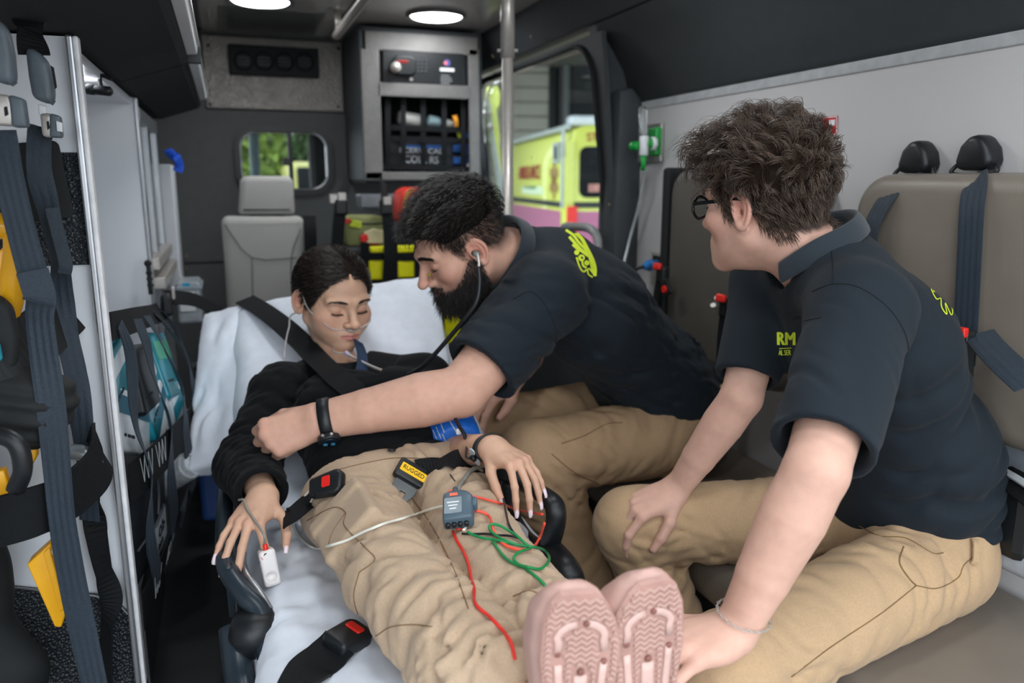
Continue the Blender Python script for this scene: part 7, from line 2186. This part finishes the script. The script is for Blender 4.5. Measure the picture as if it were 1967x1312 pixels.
# ------------------------------------------------------------------ shoes
SHOE = mat('dusty_pink_foam', srgb(192, 154, 143), rough=.6, var=.03, vscale=60, bump=.08, bscale=700)
SHOED = mat('dusty_pink_tread', srgb(184, 150, 139), rough=.65, var=.03)
HOLE = mat('dark_pink_hole', srgb(128, 84, 74), rough=.8)
def shoe(toe, up, nrm, mirror, label):
    """foam clog, sole towards nrm; local u across, v heel->toe, w into the shoe"""
    up = unit(up); w = -unit(np.asarray(nrm) - up * np.dot(nrm, up)); u = np.cross(w, up)
    R = np.stack([u, up, w], 1); L = .262
    o = np.asarray(toe) - up * L
    t = thing('foam_clog', label, 'shoe', o, group='pink foam clogs')
    hv = [0, .012, .04, .09, .14, .19, .225, .248, .258, L]; hw = [.012, .026, .034, .035, .041, .0485, .0430, .0300, .0185, .003]
    hwf = lambda v: np.interp(v, hv, hw)
    cx = lambda v: mirror * np.interp(v, [0, .1, .2, L], [0, .004, .001, -.008])
    def fn(P):
        p = (P - o.astype(f32)) @ R.astype(f32)
        v = p[:, 1]; ww = hwf(np.clip(v, 0, L)).astype(f32); x = p[:, 0] - cx(v).astype(f32)
        side = np.abs(x) - ww
        endd = np.maximum(-v, v - L)
        d2 = np.maximum(side * f32(.85), endd)
        upper_h = np.interp(v, [0, .05, .10, .17, .23, L], [.075, .075, .060, .070, .055, .030]).astype(f32)
        rnd = np.sqrt(np.maximum(d2 + .022, 0) ** 2 + np.maximum(np.abs(p[:, 2] - upper_h / 2) - upper_h / 2 + .022, 0) ** 2) - .022
        d = np.maximum(rnd, -p[:, 2] + .0)
        foot = rc(p, (mirror * .004, .06, .06), (mirror * .004, .07, .16), .024, .020)
        return np.maximum(d, -foot).astype(f32)
    V, F = mesh_sdf(fn, *bounds([o + R @ A(a, b, c_) for a in (-.06, .06) for b in (-.01, L + .01) for c_ in (-.01, .10)], .01), .0032, lip=1.7)
    mk('upper', V, F, SHOE, t, smooth=True)
    # outsole lip
    outl = [(cx(v) + hwf(v) * .93, v) for v in np.linspace(.004, L - .004, 26)] + [(cx(v) - hwf(v) * .93, v) for v in np.linspace(L - .004, .004, 26)]
    W_ = lambda a, b, c_: o + R @ A(a, b, c_)
    Vs = [W_(x, v, .0) for x, v in outl] + [W_(cx(v) + (x - cx(v)) * .95, .131 + (v - .131) * .975, -.003) for x, v in outl]
    k = len(outl)
    Fs = [(i, (i + 1) % k, k + (i + 1) % k, k + i) for i in range(k)] + [tuple(range(k, 2 * k))]
    mk('outsole', np.array(Vs), Fs, mat('sole_recess', srgb(166, 128, 117), rough=.7), t)  # darker tone paints shade into the gaps between the treads
    # oval channel and zigzag tread
    inner = lambda v: hwf(np.clip(v, 0, L)) * .52
    ring = [(cx(v) + inner(v), v) for v in np.linspace(.05, .205, 14)] + [(cx(.21) + .026 * math.cos(a), .208 + .016 * math.sin(a)) for a in np.linspace(.2, 2.94, 8)] + [(cx(v) - inner(v), v) for v in np.linspace(.205, .05, 14)]
    P = np.array([W_(x, v, -.0035) for x, v in ring])
    cham = mat('pale_pink_channel', srgb(198, 164, 154), rough=.5)
    for i0, i1 in ((0, 5), (6, 11), (12, 17), (18, 23), (24, 29), (30, 35)):
        i1 = min(i1, len(P) - 1)
        mk('channel_ridge', *sweep(P[i0:i1 + 1], circ(.0016, 8, .0046), hint=-w), cham, t, smooth=True)
    for i in (0, 5, 11, 17, 23, 29, 35):
        i = min(i, len(P) - 1)
        mk('drain_hole', *lathe([(0, .0006), (.0030, .0004), (.0036, -.001)], 12, frame(x=u, z=-w), P[i] - w * .0012), HOLE, t, smooth=True)
    mk('centre_ridge', *sweep(np.array([W_(cx(v), v, -.0035) for v in np.linspace(.07, .168, 10)]), circ(.0018, 10, .0078), hint=-w), cham, t, smooth=True)
    for v in (.172, .122, .072):
        mk('drain_hole', *lathe([(0, .0016), (.0032, .0014), (.0038, -.001)], 12, frame(x=u, z=-w), W_(cx(v), v, -.0048)), HOLE, t, smooth=True)
    Vz, Fz = [], []
    step, per, am = .0062, .0115, .0021
    for row in np.arange(.012, L - .010, step):
        x = -.05; pts = []
        xs = np.arange(-.052, .052, per / 4)
        run = []
        for x in xs:
            zz = row + am * (abs(((x / per) % 1) * 4 - 2) - 1)
            inside = (abs(x - cx(zz)) < hwf(np.clip(zz, 0, L)) * .86) and zz < L - .012
            c0 = inner(zz); onring = abs(abs(x - cx(zz)) - c0) < .0062 and .04 < zz < .212
            if .205 < zz < .232 and abs(math.hypot((x - cx(.21)) / .026, (zz - .208) / .016) - 1) < .3: onring = True
            oncen = abs(x - cx(zz)) < .0095 and .06 < zz < .178
            if inside and not onring and not oncen: run.append((x, zz))
            else:
                if len(run) > 1: pts.append(run)
                run = []
        if len(run) > 1: pts.append(run)
        for run in pts:
            b = len(Vz)
            for (x, zz) in run:
                for dz, dw in ((-.0017, -.0029), (-.0012, -.0054), (.0012, -.0054), (.0017, -.0029)): Vz.append(W_(x, zz + dz, dw))
            for i in range(len(run) - 1):
                for q in range(3):
                    Fz.append((b + i * 4 + q, b + (i + 1) * 4 + q, b + (i + 1) * 4 + q + 1, b + i * 4 + q + 1))
    o_ = mk('tread', np.array(Vz), Fz, SHOED, t); o_['kind'] = 'stuff'
    return t
shoe(at(1122, 1126, .775), A(.075, .03, 1), A(-.10, -1, .02), 1, 'dusty pink foam clog on the patient, the left one in the picture')
shoe(at(1243, 1107, .80), A(-.03, .03, 1), A(-.02, -1, .02), -1, 'dusty pink foam clog on the patient, the one by the held ankle')

# ------------------------------------------------------------------ straps, monitor leads and other kit on the patient
BVS = bvh_of([(Vk, Fk), (Vt, Ft), (Vsh, Fsh)])
def lay(pts, off, bv=BVS, fallback=1.2, dense=False):
    out = []
    if dense:
        dn = []
        for a, b in zip(pts[:-1], pts[1:]):
            dn.append(a)
            if len(a) == 2 and len(b) == 2:
                k = int(math.hypot(b[0] - a[0], b[1] - a[1]) // 9)
                i = pts.index(a); pa = pts[i - 1] if i > 0 and len(pts[i - 1]) == 2 else a; pb = pts[i + 2] if i + 2 < len(pts) and len(pts[i + 2]) == 2 else b
                c4 = spline([(*pa, 0), (*a, 0), (*b, 0), (*pb, 0)], max(2, k + 1))
                n_ = max(2, k + 1); st0 = n_ if True else 0
                for j in range(1, k + 1): dn.append(tuple(c4[st0 + j][:2]))
        dn.append(pts[-1]); pts = dn
    for q in pts:
        if len(q) == 3: out.append(at(*q)); continue
        p, n = hit(bv, q[0], q[1], off); out.append(p if p is not None else at(q[0], q[1], fallback))
    return out
RUG = mat('yellow_label', srgb(250, 196, 30), rough=.4, var=.03)
# shoulder belt of the stretcher, from pillow across the chest
sb = thing('stretcher_belt', 'black shoulder belt from the pillow across the patient\'s chest', 'belt', at(600, 660, 1.9), group='stretcher belts')
P = [at(470, 575, 2.10), at(500, 592, 2.02), at(540, 622, 1.93), at(578, 656, 1.865)] + lay([(606, 690), (640, 722), (672, 748), (700, 778), (722, 806)], .006)
mk('webbing', *strap(P, .052, .003, [A(0, -.7, .7), A(0, -.7, .7), A(-.1, -.7, .7), A(-.1, -.8, .6), A(-.1, -.7, .7), A(0, -.6, .8), A(0, -.6, .8), A(0, -.5, .85), A(0, -.5, .85)], 8), WEB, sb)
lbelt = thing('stretcher_belt', 'black lap belt with yellow labelled buckle on the patient\'s hips', 'belt', at(800, 920, 1.4), group='stretcher belts')
P = lay([(805, 908), (850, 892), (885, 888), (930, 897)], .005) + [at(965, 905, 1.44), at(990, 920, 1.46)]
nb_ = [hit(BVS, 805, 908)[1], hit(BVS, 850, 892)[1], hit(BVS, 885, 888)[1], A(.1, -.4, .9), A(.2, -.3, .9), A(.3, -.2, .9)]
mk('webbing', *strap(P, .050, .003, np.array(nb_), 8), WEB, lbelt)
p, n = hit(BVS, 787, 917, .012)
ax = hit(BVS, 768, 945, .012)[0] - p
Rk_ = frame(x=ax, z=n)           # x towards the tongue
sharp(mk('latch_cover', *prism(rrect(.040, .062, .005), .016, .004, Rk_, p - n * .008), BLACKP, lbelt), 50)
mk('yellow_plate', *prism(rrect(.017, .050, .002), .002, .0005, Rk_, p + n * .0078), RUG, lbelt)
mk('lettering', *text_vf('RUGGED', .0125, np.stack([Rk_[:, 1], -Rk_[:, 0], Rk_[:, 2]], 1), p + n * .0100, .0002, width=.042), BLACKM, lbelt)
mk('chrome_edge', *box(p + Rk_ @ A(.0, .0315, -.002), (.036, .003, .010), .001, 1, Rk_), STEEL, lbelt)
mk('tongue', *prism([(0, -.022), (.016, -.022), (.034, -.014), (.034, -.004), (.020, -.004), (.020, .006), (.034, .006), (.034, .016), (.016, .022), (0, .022)], .003, .0006, Rk_, p + Rk_ @ A(.018, 0, -.004)), mat('grey_steel', srgb(120, 124, 126), rough=.35, metal=.8), lbelt)
bw = thing('belt_buckle', 'black buckle with red button on the patient\'s right hip', 'buckle', at(640, 935, 1.4))
p, n = hit(BVS, 638, 936, .014); q = hit(BVS, 606, 950, .01)[0]
Rk_ = frame(x=p - q, z=n)
sharp(mk('body', *prism([(-.035, -.017), (.020, -.024), (.030, -.016), (.032, .014), (.022, .024), (-.035, .018)], .020, .006, Rk_, p - n * .012), BLACKP, bw), 50)
mk('red_button', *prism(rrect(.016, .020, .003), .003, .001, Rk_, p + Rk_ @ A(.002, .002, .0075)), REDP, bw)
mk('webbing', *strap([p - Rk_[:, 0] * .02] + lay([(596, 965)], .006) + [at(565, 985, 1.34), at(545, 1000, 1.34)], .045, .003, A(-.3, -.2, .9), 6), WEB, bw)
bl_ = thing('belt_buckle', 'black leg strap buckle with red button on the sheet by the knee', 'buckle', at(660, 1250, 1.0))
p, n = hit(BVS, 664, 1245, .016); q = hit(BVS, 620, 1275, .01)[0]
Rk_ = frame(x=p - q, z=n)
sharp(mk('body', *prism([(-.030, -.022), (.022, -.026), (.032, -.018), (.032, .018), (.022, .026), (-.030, .022)], .024, .006, Rk_, p - n * .012), BLACKP, bl_), 50)
mk('red_button', *prism(rrect(.014, .028, .003), .003, .001, Rk_, p + Rk_ @ A(.012, 0, .0115)), REDP, bl_)
mk('webbing', *strap([p - Rk_[:, 0] * .015] + lay([(628, 1268), (596, 1295)], .007) + [at(565, 1330, .96)], .062, .004, [n, n, n, A(-.3, 0, .9)], 6), WEB, bl_)

# ECG module
ECG = mat('slate_blue_plastic', srgb(74, 92, 104), rough=.4, var=.04)
em = thing('monitor_lead_block', 'slate blue monitor lead block resting on the patient\'s thigh', 'monitor', at(885, 990, 1.25))
p, n = hit(BVS, 886, 993, .014); q = hit(BVS, 888, 1030, .014)[0]
n = unit(n + A(0, -.5, .3)); Re = frame(x=-(q - p), z=n)        # x towards the patient's head
sharp(mk('body', *prism([(-.032, -.022), (.014, -.024), (.026, -.015), (.030, -.006), (.030, .010), (.024, .022), (-.032, .022)], .024, .004, Re, p - n * .012), ECG, em), 50)
mk('label', *prism(rrect(.034, .026, .002), .001, 0, Re, p + Re @ A(-.006, .006, .0122)), mat('grey_label2', srgb(128, 140, 146), rough=.5), em)
mk('orange_mark', *prism(rrect(.006, .012, .001), .001, 0, Re, p + Re @ A(.018, .005, .0122)), mat('orange_mark', srgb(240, 110, 80), rough=.5), em)
for k in range(3): mk('print_line', *prism(rrect(.002, .018 - .004 * k, .0005), .0006, 0, Re, p + Re @ A(.0 - .007 * k, .006, .0132)), WHITEP, em)
for k in range(4):
    mk('socket', *cyl(p + Re @ A(-.031, .015 - .009 * k, 0), p + Re @ A(-.037, .015 - .009 * k, 0), .0036, 12), BLACKP, em, smooth=True)
sharp(mk('clip', *prism(rrect(.020, .008, .003), .012, .002, Re, p + Re @ A(.004, -.025, -.004)), ECG, em))
mk('boot', *cyl(p + Re @ A(.028, .004, 0), p + Re @ A(.044, .004, .002), .006, 10, r2=.004), ECG, em, smooth=True)
def cable(pts, r, m, name, label, off=.004, sub=8):
    P = np.array(lay(pts, off, dense=True))
    for _ in range(2): P[1:-1] = P[1:-1] * .5 + (P[:-2] + P[2:]) * .25
    return mk(name, *tube(P, r, 8, 3), m, None, smooth=True, label=label, cat='cable')
GREYC_ = mat('grey_cable', srgb(132, 130, 122), rough=.45); WHC = mat('white_cable', srgb(226, 224, 212), rough=.4)
REDC = mat('red_cable', srgb(214, 44, 34), rough=.4); ORC = mat('coral_cable', srgb(238, 84, 62), rough=.4); GRC = mat('green_cable', srgb(24, 130, 70), rough=.4); BKC = mat('black_cable', srgb(20, 24, 28), rough=.4)
cable([(878, 962), (880, 945), (888, 928), (898, 910), (908, 899, 1.40), (925, 893, 1.42), (942, 893, 1.45)], .0042, GREYC_, 'trunk_cable', 'thick grey cable running from the lead block up to the wrist')
cable([(892, 1022), (902, 1012), (898, 1000, 1.225), (888, 985, 1.22), (872, 977), (850, 976), (800, 990), (740, 1010), (690, 1030), (640, 1050), (608, 1058), (590, 1050), (572, 1030), (562, 1000), (572, 975), (595, 948), (606, 936), (604, 955), (590, 985), (575, 1002), (560, 1003)], .0022, WHC, 'sensor_cable', 'white sensor cable looping across the patient\'s thighs')
cable([(872, 1022), (880, 1040), (893, 1060), (905, 1090), (908, 1130), (912, 1165), (940, 1190), (965, 1215), (980, 1240), (988, 1268)], .0022, REDC, 'red_lead', 'red lead running down the patient\'s leg to the shoe')
cable([(880, 1020), (895, 1022), (903, 1010, 1.225), (904, 985, 1.22), (898, 965, 1.24), (885, 948), (868, 946), (862, 955), (872, 961), (890, 958), (915, 960), (945, 968), (980, 980), (1010, 988, 1.30), (1042, 988, 1.30)], .0022, ORC, 'coral_lead', 'coral lead looping over the lead block to the arm rail', off=.006)
cable([(914, 986), (930, 990), (943, 1005), (948, 1025), (960, 1045), (985, 1060), (1010, 1063), (1030, 1050), (1042, 1025, 1.20), (1046, 1005, 1.22)], .0022, ORC, 'coral_lead', 'coral lead curving beside the green leads on the sheet', off=.005)
cable([(900, 1025), (920, 1037), (950, 1043), (990, 1052), (1020, 1056), (1045, 1062), (1052, 1080), (1040, 1095), (1015, 1098), (995, 1090), (985, 1080), (995, 1068), (1015, 1062)], .0021, GRC, 'green_lead', 'green lead ending in a loop on the sheet', off=.006)
cable([(985, 1052), (955, 1040), (940, 1022), (945, 1014), (960, 1018), (985, 1035), (1010, 1055)], .0021, GRC, 'green_lead', 'green lead crossing under the coral lead', off=.008)
cable([(945, 1040), (965, 1070), (985, 1085), (1015, 1100), (1040, 1120), (1058, 1145)], .0021, GRC, 'green_lead', 'green lead trailing down the sheet towards the shoes', off=.004)
cable([(890, 1028), (920, 1030), (960, 1033), (990, 1038), (1000, 1042), (985, 1030), (972, 1005), (966, 975), (965, 945, 1.36), (962, 925, 1.38)], .0018, BKC, 'black_lead', 'thin black lead from the lead block up to the fingers', off=.005)

# BP cuff on the patient's left arm
CUFF = mat('blue_cuff_nylon', srgb(26, 98, 190), rough=.5, var=.08, vscale=40, bump=.15, bscale=120)
cf = thing('blood_pressure_cuff', 'blue blood pressure cuff wrapped round the patient\'s left arm', 'cuff', a_elL)
ua = unit(a_elL - a_shL); c0, c1_ = a_shL + ua * .150, a_elL - ua * .012
Rc_ = frame(x=A(1, 0, 0), z=ua); Lc = np.linalg.norm(c1_ - c0)
mk('band', *lathe([(.054, 0), (.060, .004), (.063, Lc * .3), (.060, Lc * .7), (.055, Lc - .004), (.050, Lc)], 36, Rc_, c0), CUFF, cf, smooth=True)
bvc = bvh_of([lathe([(.054, 0), (.060, .004), (.063, Lc * .3), (.060, Lc * .7), (.055, Lc - .004), (.050, Lc)], 36, Rc_, c0)])
def cuff_txt(s, cx, cy, w, h, ang): decal_text(bvc, s, cx, cy, w, h, WPRINT, cf, 'lettering', ang)
decal_poly(bvc, 'print_line', band([(862, 806), (879, 834)], 2.2), WPRINT, cf)
for k, (x, y, L) in enumerate(((846, 812, 22), (838, 820, 26), (832, 826, 20), (850, 834, 16), (826, 832, 18))):
    decal_poly(bvc, 'print_line', band([(x, y), (x + L * .35, y + L * .85)], 1.5), WPRINT, cf)
mk('hose', *tube([at(868, 790, 1.52), at(880, 815, 1.46), at(892, 835, 1.44), at(897, 856, 1.44), at(908, 880, 1.44)], .0036, 8, 6), BLACKP, cf, smooth=True)
mk('hose_clip', *box(at(881, 829, 1.455), (.010, .008, .012), .003), WHITEP, cf)
eb = thing('electrode_pad', 'pale oval electrode pad on the patient\'s left forearm', 'electrode', at(914, 875, 1.44))
bva = bvh_of([(VAl, FAl)])
p, n = hit(bva, 914, 876, .002)
if p is None: p, n = at(914, 876, 1.44), unit(-FWD)
mk('pad', *prism([(.011 * math.cos(a) * (1 + .1 * math.sin(a)), .021 * math.sin(a)) for a in np.linspace(0, 6.283, 25)[:-1]], .002, .0006, frame(y=A(.15, 0, 1), z=n) if False else np.stack([unit(np.cross(unit(A(.25, 0, 1) - n * np.dot(n, A(.25, 0, 1))), n)), unit(A(.25, 0, 1) - n * np.dot(n, A(.25, 0, 1))), n], 1), p), mat('frosted_pad', srgb(196, 204, 212), rough=.3), eb)
mk('snap', *cyl(p + n * .002, p + n * .008, .0065, 14, bev=.001), BLACKP, eb, smooth=True)
mk('lead', *tube([p + n * .006, p + n * .010 + (at(905, 868, 1.43) - at(914, 876, 1.43)), at(897, 850, 1.425), at(890, 832, 1.43)], .0024, 8, 6), BLACKP, eb, smooth=True)
wt = thing('wrist_watch', 'black strap watch on the patient\'s left wrist', 'watch', a_wrL)
wdir = unit(a_wrL - a_elL); wc_ = a_wrL - wdir * .012
Rw = np.stack([handAL.M[:, 1], np.cross(wdir, handAL.M[:, 1]), wdir], 1); Rw = frame(x=handAL.M[:, 1], z=wdir)
mk('strap', *sweep(np.array([wc_ + Rw @ A(.0285 * math.cos(a), .0235 * math.sin(a), 0) for a in np.linspace(0, 6.283, 33)[:-1]]), [(.0018, .008), (.0018, -.008), (-.0012, -.008), (-.0012, .008)], hint=np.array([Rw @ A(math.cos(a), math.sin(a), 0) for a in np.linspace(0, 6.283, 33)[:-1]]), closed=True), BLACKP, wt, smooth=True)
face = wc_ + Rw @ A(.022, .012, 0) * 1.02
fn_ = unit(Rw @ A(.7, .6, 0))
mk('case', *lathe([(0, .005), (.012, .005), (.014, .003), (.014, -.002), (0, -.002)], 24, frame(x=wdir, z=fn_), at(966, 853, 1.44)), STEEL, wt, smooth=True)

# pulse oximeter on the right index finger
px_ = thing('pulse_oximeter', 'white finger clip pulse oximeter on the patient\'s right index finger', 'oximeter', handAR.world(handAR.tips[0][0]))
t0, d0_, u0, r0_ = handAR.tips[0]
tw, dw, uw = handAR.world(t0), handAR.M @ d0_, handAR.M @ u0
Ro = frame(x=dw, z=uw)
OXW = mat('white_oximeter_plastic', srgb(222, 216, 214), rough=.4, var=.02)
oc = tw - dw * .010
def oxi(P):
    d = rbx(P, oc + uw * .0065, (.031, .0135, .0095), .006, Ro)
    d = smin(d, rbx(P, oc - uw * .0090, (.029, .0125, .0070), .005, Ro), .002)
    d = smax(d, -el(P, oc + uw * .017 + dw * .014, (.010, .008, .008)), .003)
    d = smax(d, -rc(P, oc - dw * .04, oc + dw * .012, .0085, .0080), .001)
    return d.astype(f32)
mk('shell', *mesh_sdf(oxi, *bounds([oc], .045), .0014), OXW, px_, smooth=True)
bvo = bvh_of([mesh_sdf(oxi, *bounds([oc], .045), .0020)])
o_ = lambda L: [(420 + a / 8.2, 960 + b / 8.2) for a, b in L]
decal_poly(bvo, 'logo', [o_([(705, 795), (720, 850), (705, 890), (745, 860), (765, 840)])], BLACKM, px_, .0005)
decal_poly(bvo, 'print_mark', band(o_([(670, 910), (690, 930), (700, 950)]), 1.2), REDP, px_, .0005)
decal_poly(bvo, 'print_mark', band(o_([(540, 1020), (580, 1010), (640, 975), (648, 1000)]), 1.3), BLACKM, px_, .0005)
sl0 = tw - dw * .035 + uw * .008
mk('red_sleeve', *cyl(sl0 - dw * .016, sl0, .0034, 12, r2=.0045, bev=.0008), REDP, px_, smooth=True)
mk('cable', *tube([sl0 - dw * .015, sl0 - dw * .035 + uw * .008, handAR.world((.070, .0, .014)), handAR.world((.045, -.020, .020)), handAR.world((.035, -.035, .012))], .0022, 8, 8), GREYC_, px_, smooth=True)

mk('scrub_collar', *strap([at(688, 656, 1.80), at(695, 678, 1.765), at(696, 702, 1.72), at(690, 724, 1.68)], .026, .003, [A(.5, -.8, .3), A(.4, -.8, .5), A(.3, -.6, .7), A(.2, -.5, .8)], 6), NAVY, person_a)
# nasal cannula
cn_ = thing('nasal_cannula', 'clear nasal cannula across the patient\'s face and down to her collar', 'cannula', a_head - A(0, 0, .1))
CT = mat('clear_cannula_tubing', srgb(206, 200, 198), rough=.2, trans=.45, var=0)
W = lambda p: to_world(np.asarray(p, float), a_head, RA, sA)
for sg in (-1, 1):
    xs = np.array([.006, .018, .032, .048, .060]); zs = np.array([-.0405, -.0420, -.0430, -.0390, -.0290])
    ys = surf_y(xs, zs, KA) + .0015
    L_ = [(sg * x, y, z) for x, y, z in zip(xs, ys, zs)] + [(sg * .0765, .026, -.010), (sg * .0815, .000, .018), (sg * .0790, -.022, .022), (sg * .0800, -.036, -.004), (sg * .072, -.030, -.040)]
    mk('cheek_tube', *tube(W(L_), .0016, 8, 6), CT, cn_, smooth=True)
    mk('prong', *tube(W([(sg * .006, .1010, -.0410), (sg * .0065, .1010, -.0360)]), .0014, 8, 3), CT, cn_, smooth=True)
mk('lip_piece', *tube(W([(-.013, .0965, -.0405), (0, .1015, -.0420), (.013, .0965, -.0405)]), .0024, 8, 5), CT, cn_, smooth=True)
jn = at(668, 680, 1.78)
mk('ear_tube', *tube([W((-.072, -.030, -.040)), at(570, 600, 1.86), at(555, 630, 1.84), at(548, 665, 1.82), at(546, 690, 1.80)], .0020, 8, 6), CT, cn_, smooth=True)
mk('neck_tube', *tube([W((-.060, -.010, -.085)), at(640, 672, 1.80), jn], .0020, 8, 6), CT, cn_, smooth=True)
mk('junction', *cyl(jn + A(-.006, 0, .006), jn + A(.006, -.004, -.006), .0052, 12, bev=.001), mat('lilac_clear_plastic', srgb(176, 172, 196), rough=.25), cn_, smooth=True)
mk('supply_tube', *tube([jn, at(690, 692, 1.74), at(720, 706, 1.70), at(750, 716, 1.66), at(775, 724, 1.62)], .0030, 8, 6), CT, cn_, smooth=True)
# stethoscope of the bearded man
ste = thing('stethoscope', 'black stethoscope hanging from the bearded man\'s ears', 'stethoscope', at(840, 660, 1.6))
WB_ = lambda p: to_world(np.asarray(p, float), b_head, RB, sB)
e0 = WB_((.074, .002, -.010)) if (RB[:, 0] @ A(0, -1, 0)) > 0 else WB_((-.074, .002, -.010))
ea = at(917, 489, 1.53); eb_ = at(920, 505, 1.53)
mk('ear_tip', *cyl(ea + A(.002, .03, .0), ea, .006, 10), mat('grey_ear_tip', srgb(120, 122, 120), rough=.4), ste, smooth=True)
mk('ear_tube', *tube([ea + A(0, .01, 0), ea, eb_, at(919, 520, 1.53)], .0030, 10, 5), STEEL, ste, smooth=True)
mk('hose', *tube([at(919, 512, 1.53), at(921, 545, 1.53), at(915, 580, 1.53), at(895, 610, 1.54), at(870, 640, 1.56), at(840, 675, 1.58), at(810, 705, 1.60), at(780, 722, 1.62), at(740, 740, 1.62)], .0048, 10, 8), BLACKP, ste, smooth=True)
# bearded man's wrist watch
bw_ = thing('wrist_watch', 'chunky black digital watch on the bearded man\'s wrist', 'watch', b_wrL)
wdir = unit(b_wrL - b_elL); wc_ = b_wrL - wdir * .020
Rw = frame(x=handBL.M[:, 1], z=wdir)
ang = np.linspace(0, 6.283, 37)[:-1]
mk('strap', *sweep(np.array([wc_ + Rw @ A(.0395 * math.cos(a), .0325 * math.sin(a), 0) for a in ang]), [(.0022, .0115), (.0022, -.0115), (-.0015, -.0115), (-.0015, .0115)], hint=np.array([Rw @ A(math.cos(a), math.sin(a), 0) for a in ang]), closed=True), BLACKP, bw_, smooth=True)
toc = unit(CAM - wc_); fdir = unit(A(-.05, -.55, -.62)); fdir = unit(fdir - wdir * np.dot(fdir, wdir))
fc = wc_ + fdir * .036
Rf = frame(x=wdir, z=fdir)
sharp(mk('case', *prism([(.021 * math.cos(a) * (1.06 if k % 2 else 1), .021 * math.sin(a) * (1.06 if k % 2 else 1)) for k, a in enumerate(np.linspace(0, 6.283, 17)[:-1])], .013, .003, Rf, fc), BLACKP, bw_), 50)
mk('dial', *lathe([(0, .001), (.014, .001), (.016, 0)], 24, Rf, fc + fdir * .013), mat('blue_black_dial', srgb(20, 34, 46), rough=.1, coat=.6), bw_, smooth=True)
for a in (.4, 2.2):
    mk('dial_mark', *cyl(fc + Rf @ A(.009 * math.cos(a), .009 * math.sin(a), .0142), fc + Rf @ A(.009 * math.cos(a), .009 * math.sin(a), .0150), .0042, 12), mat('cyan_mark', srgb(70, 150, 190), rough=.3), bw_)
for a in (1.2, 1.9, 4.3, 5.0):
    mk('pusher', *cyl(fc + Rf @ A(.020 * math.cos(a), .020 * math.sin(a), .006), fc + Rf @ A(.025 * math.cos(a), .025 * math.sin(a), .006), .0026, 8), STEEL, bw_)
# chain bracelet
br = thing('bracelet', 'thin silver chain bracelet on the wrist of the man with glasses', 'bracelet', c_wrL)
wdir = unit(c_wrL - c_elL); wc_ = c_wrL - wdir * .022; Rw = frame(x=handCL.M[:, 1], z=unit(wdir + A(.25, 0, .0)))
nl = 40
for k in range(nl):
    a = 6.283 * k / nl; a2 = 6.283 * (k + 1) / nl
    rr = lambda a: wc_ + Rw @ A(.0345 * math.cos(a), .0325 * math.sin(a), 0)
    m_ = (rr(a) + rr(a2)) / 2; dx = unit(rr(a2) - rr(a)); up = unit(Rw @ A(math.cos(a), math.sin(a), 0))
    Rl = frame(x=dx, z=up if k % 2 else np.cross(dx, up))
    if k == 0:
        link0 = mk('link', *sweep(np.array([m_ + Rl @ A(.0032 * math.cos(q), .0016 * math.sin(q), 0) for q in np.linspace(0, 6.283, 9)[:-1]]), circ(.00055, 5), closed=True), STEEL, br, smooth=True)
    else:
        mk('link', *sweep(np.array([m_ + Rl @ A(.0032 * math.cos(q), .0016 * math.sin(q), 0) for q in np.linspace(0, 6.283, 9)[:-1]]), circ(.00055, 5), closed=True), STEEL, br, smooth=True)
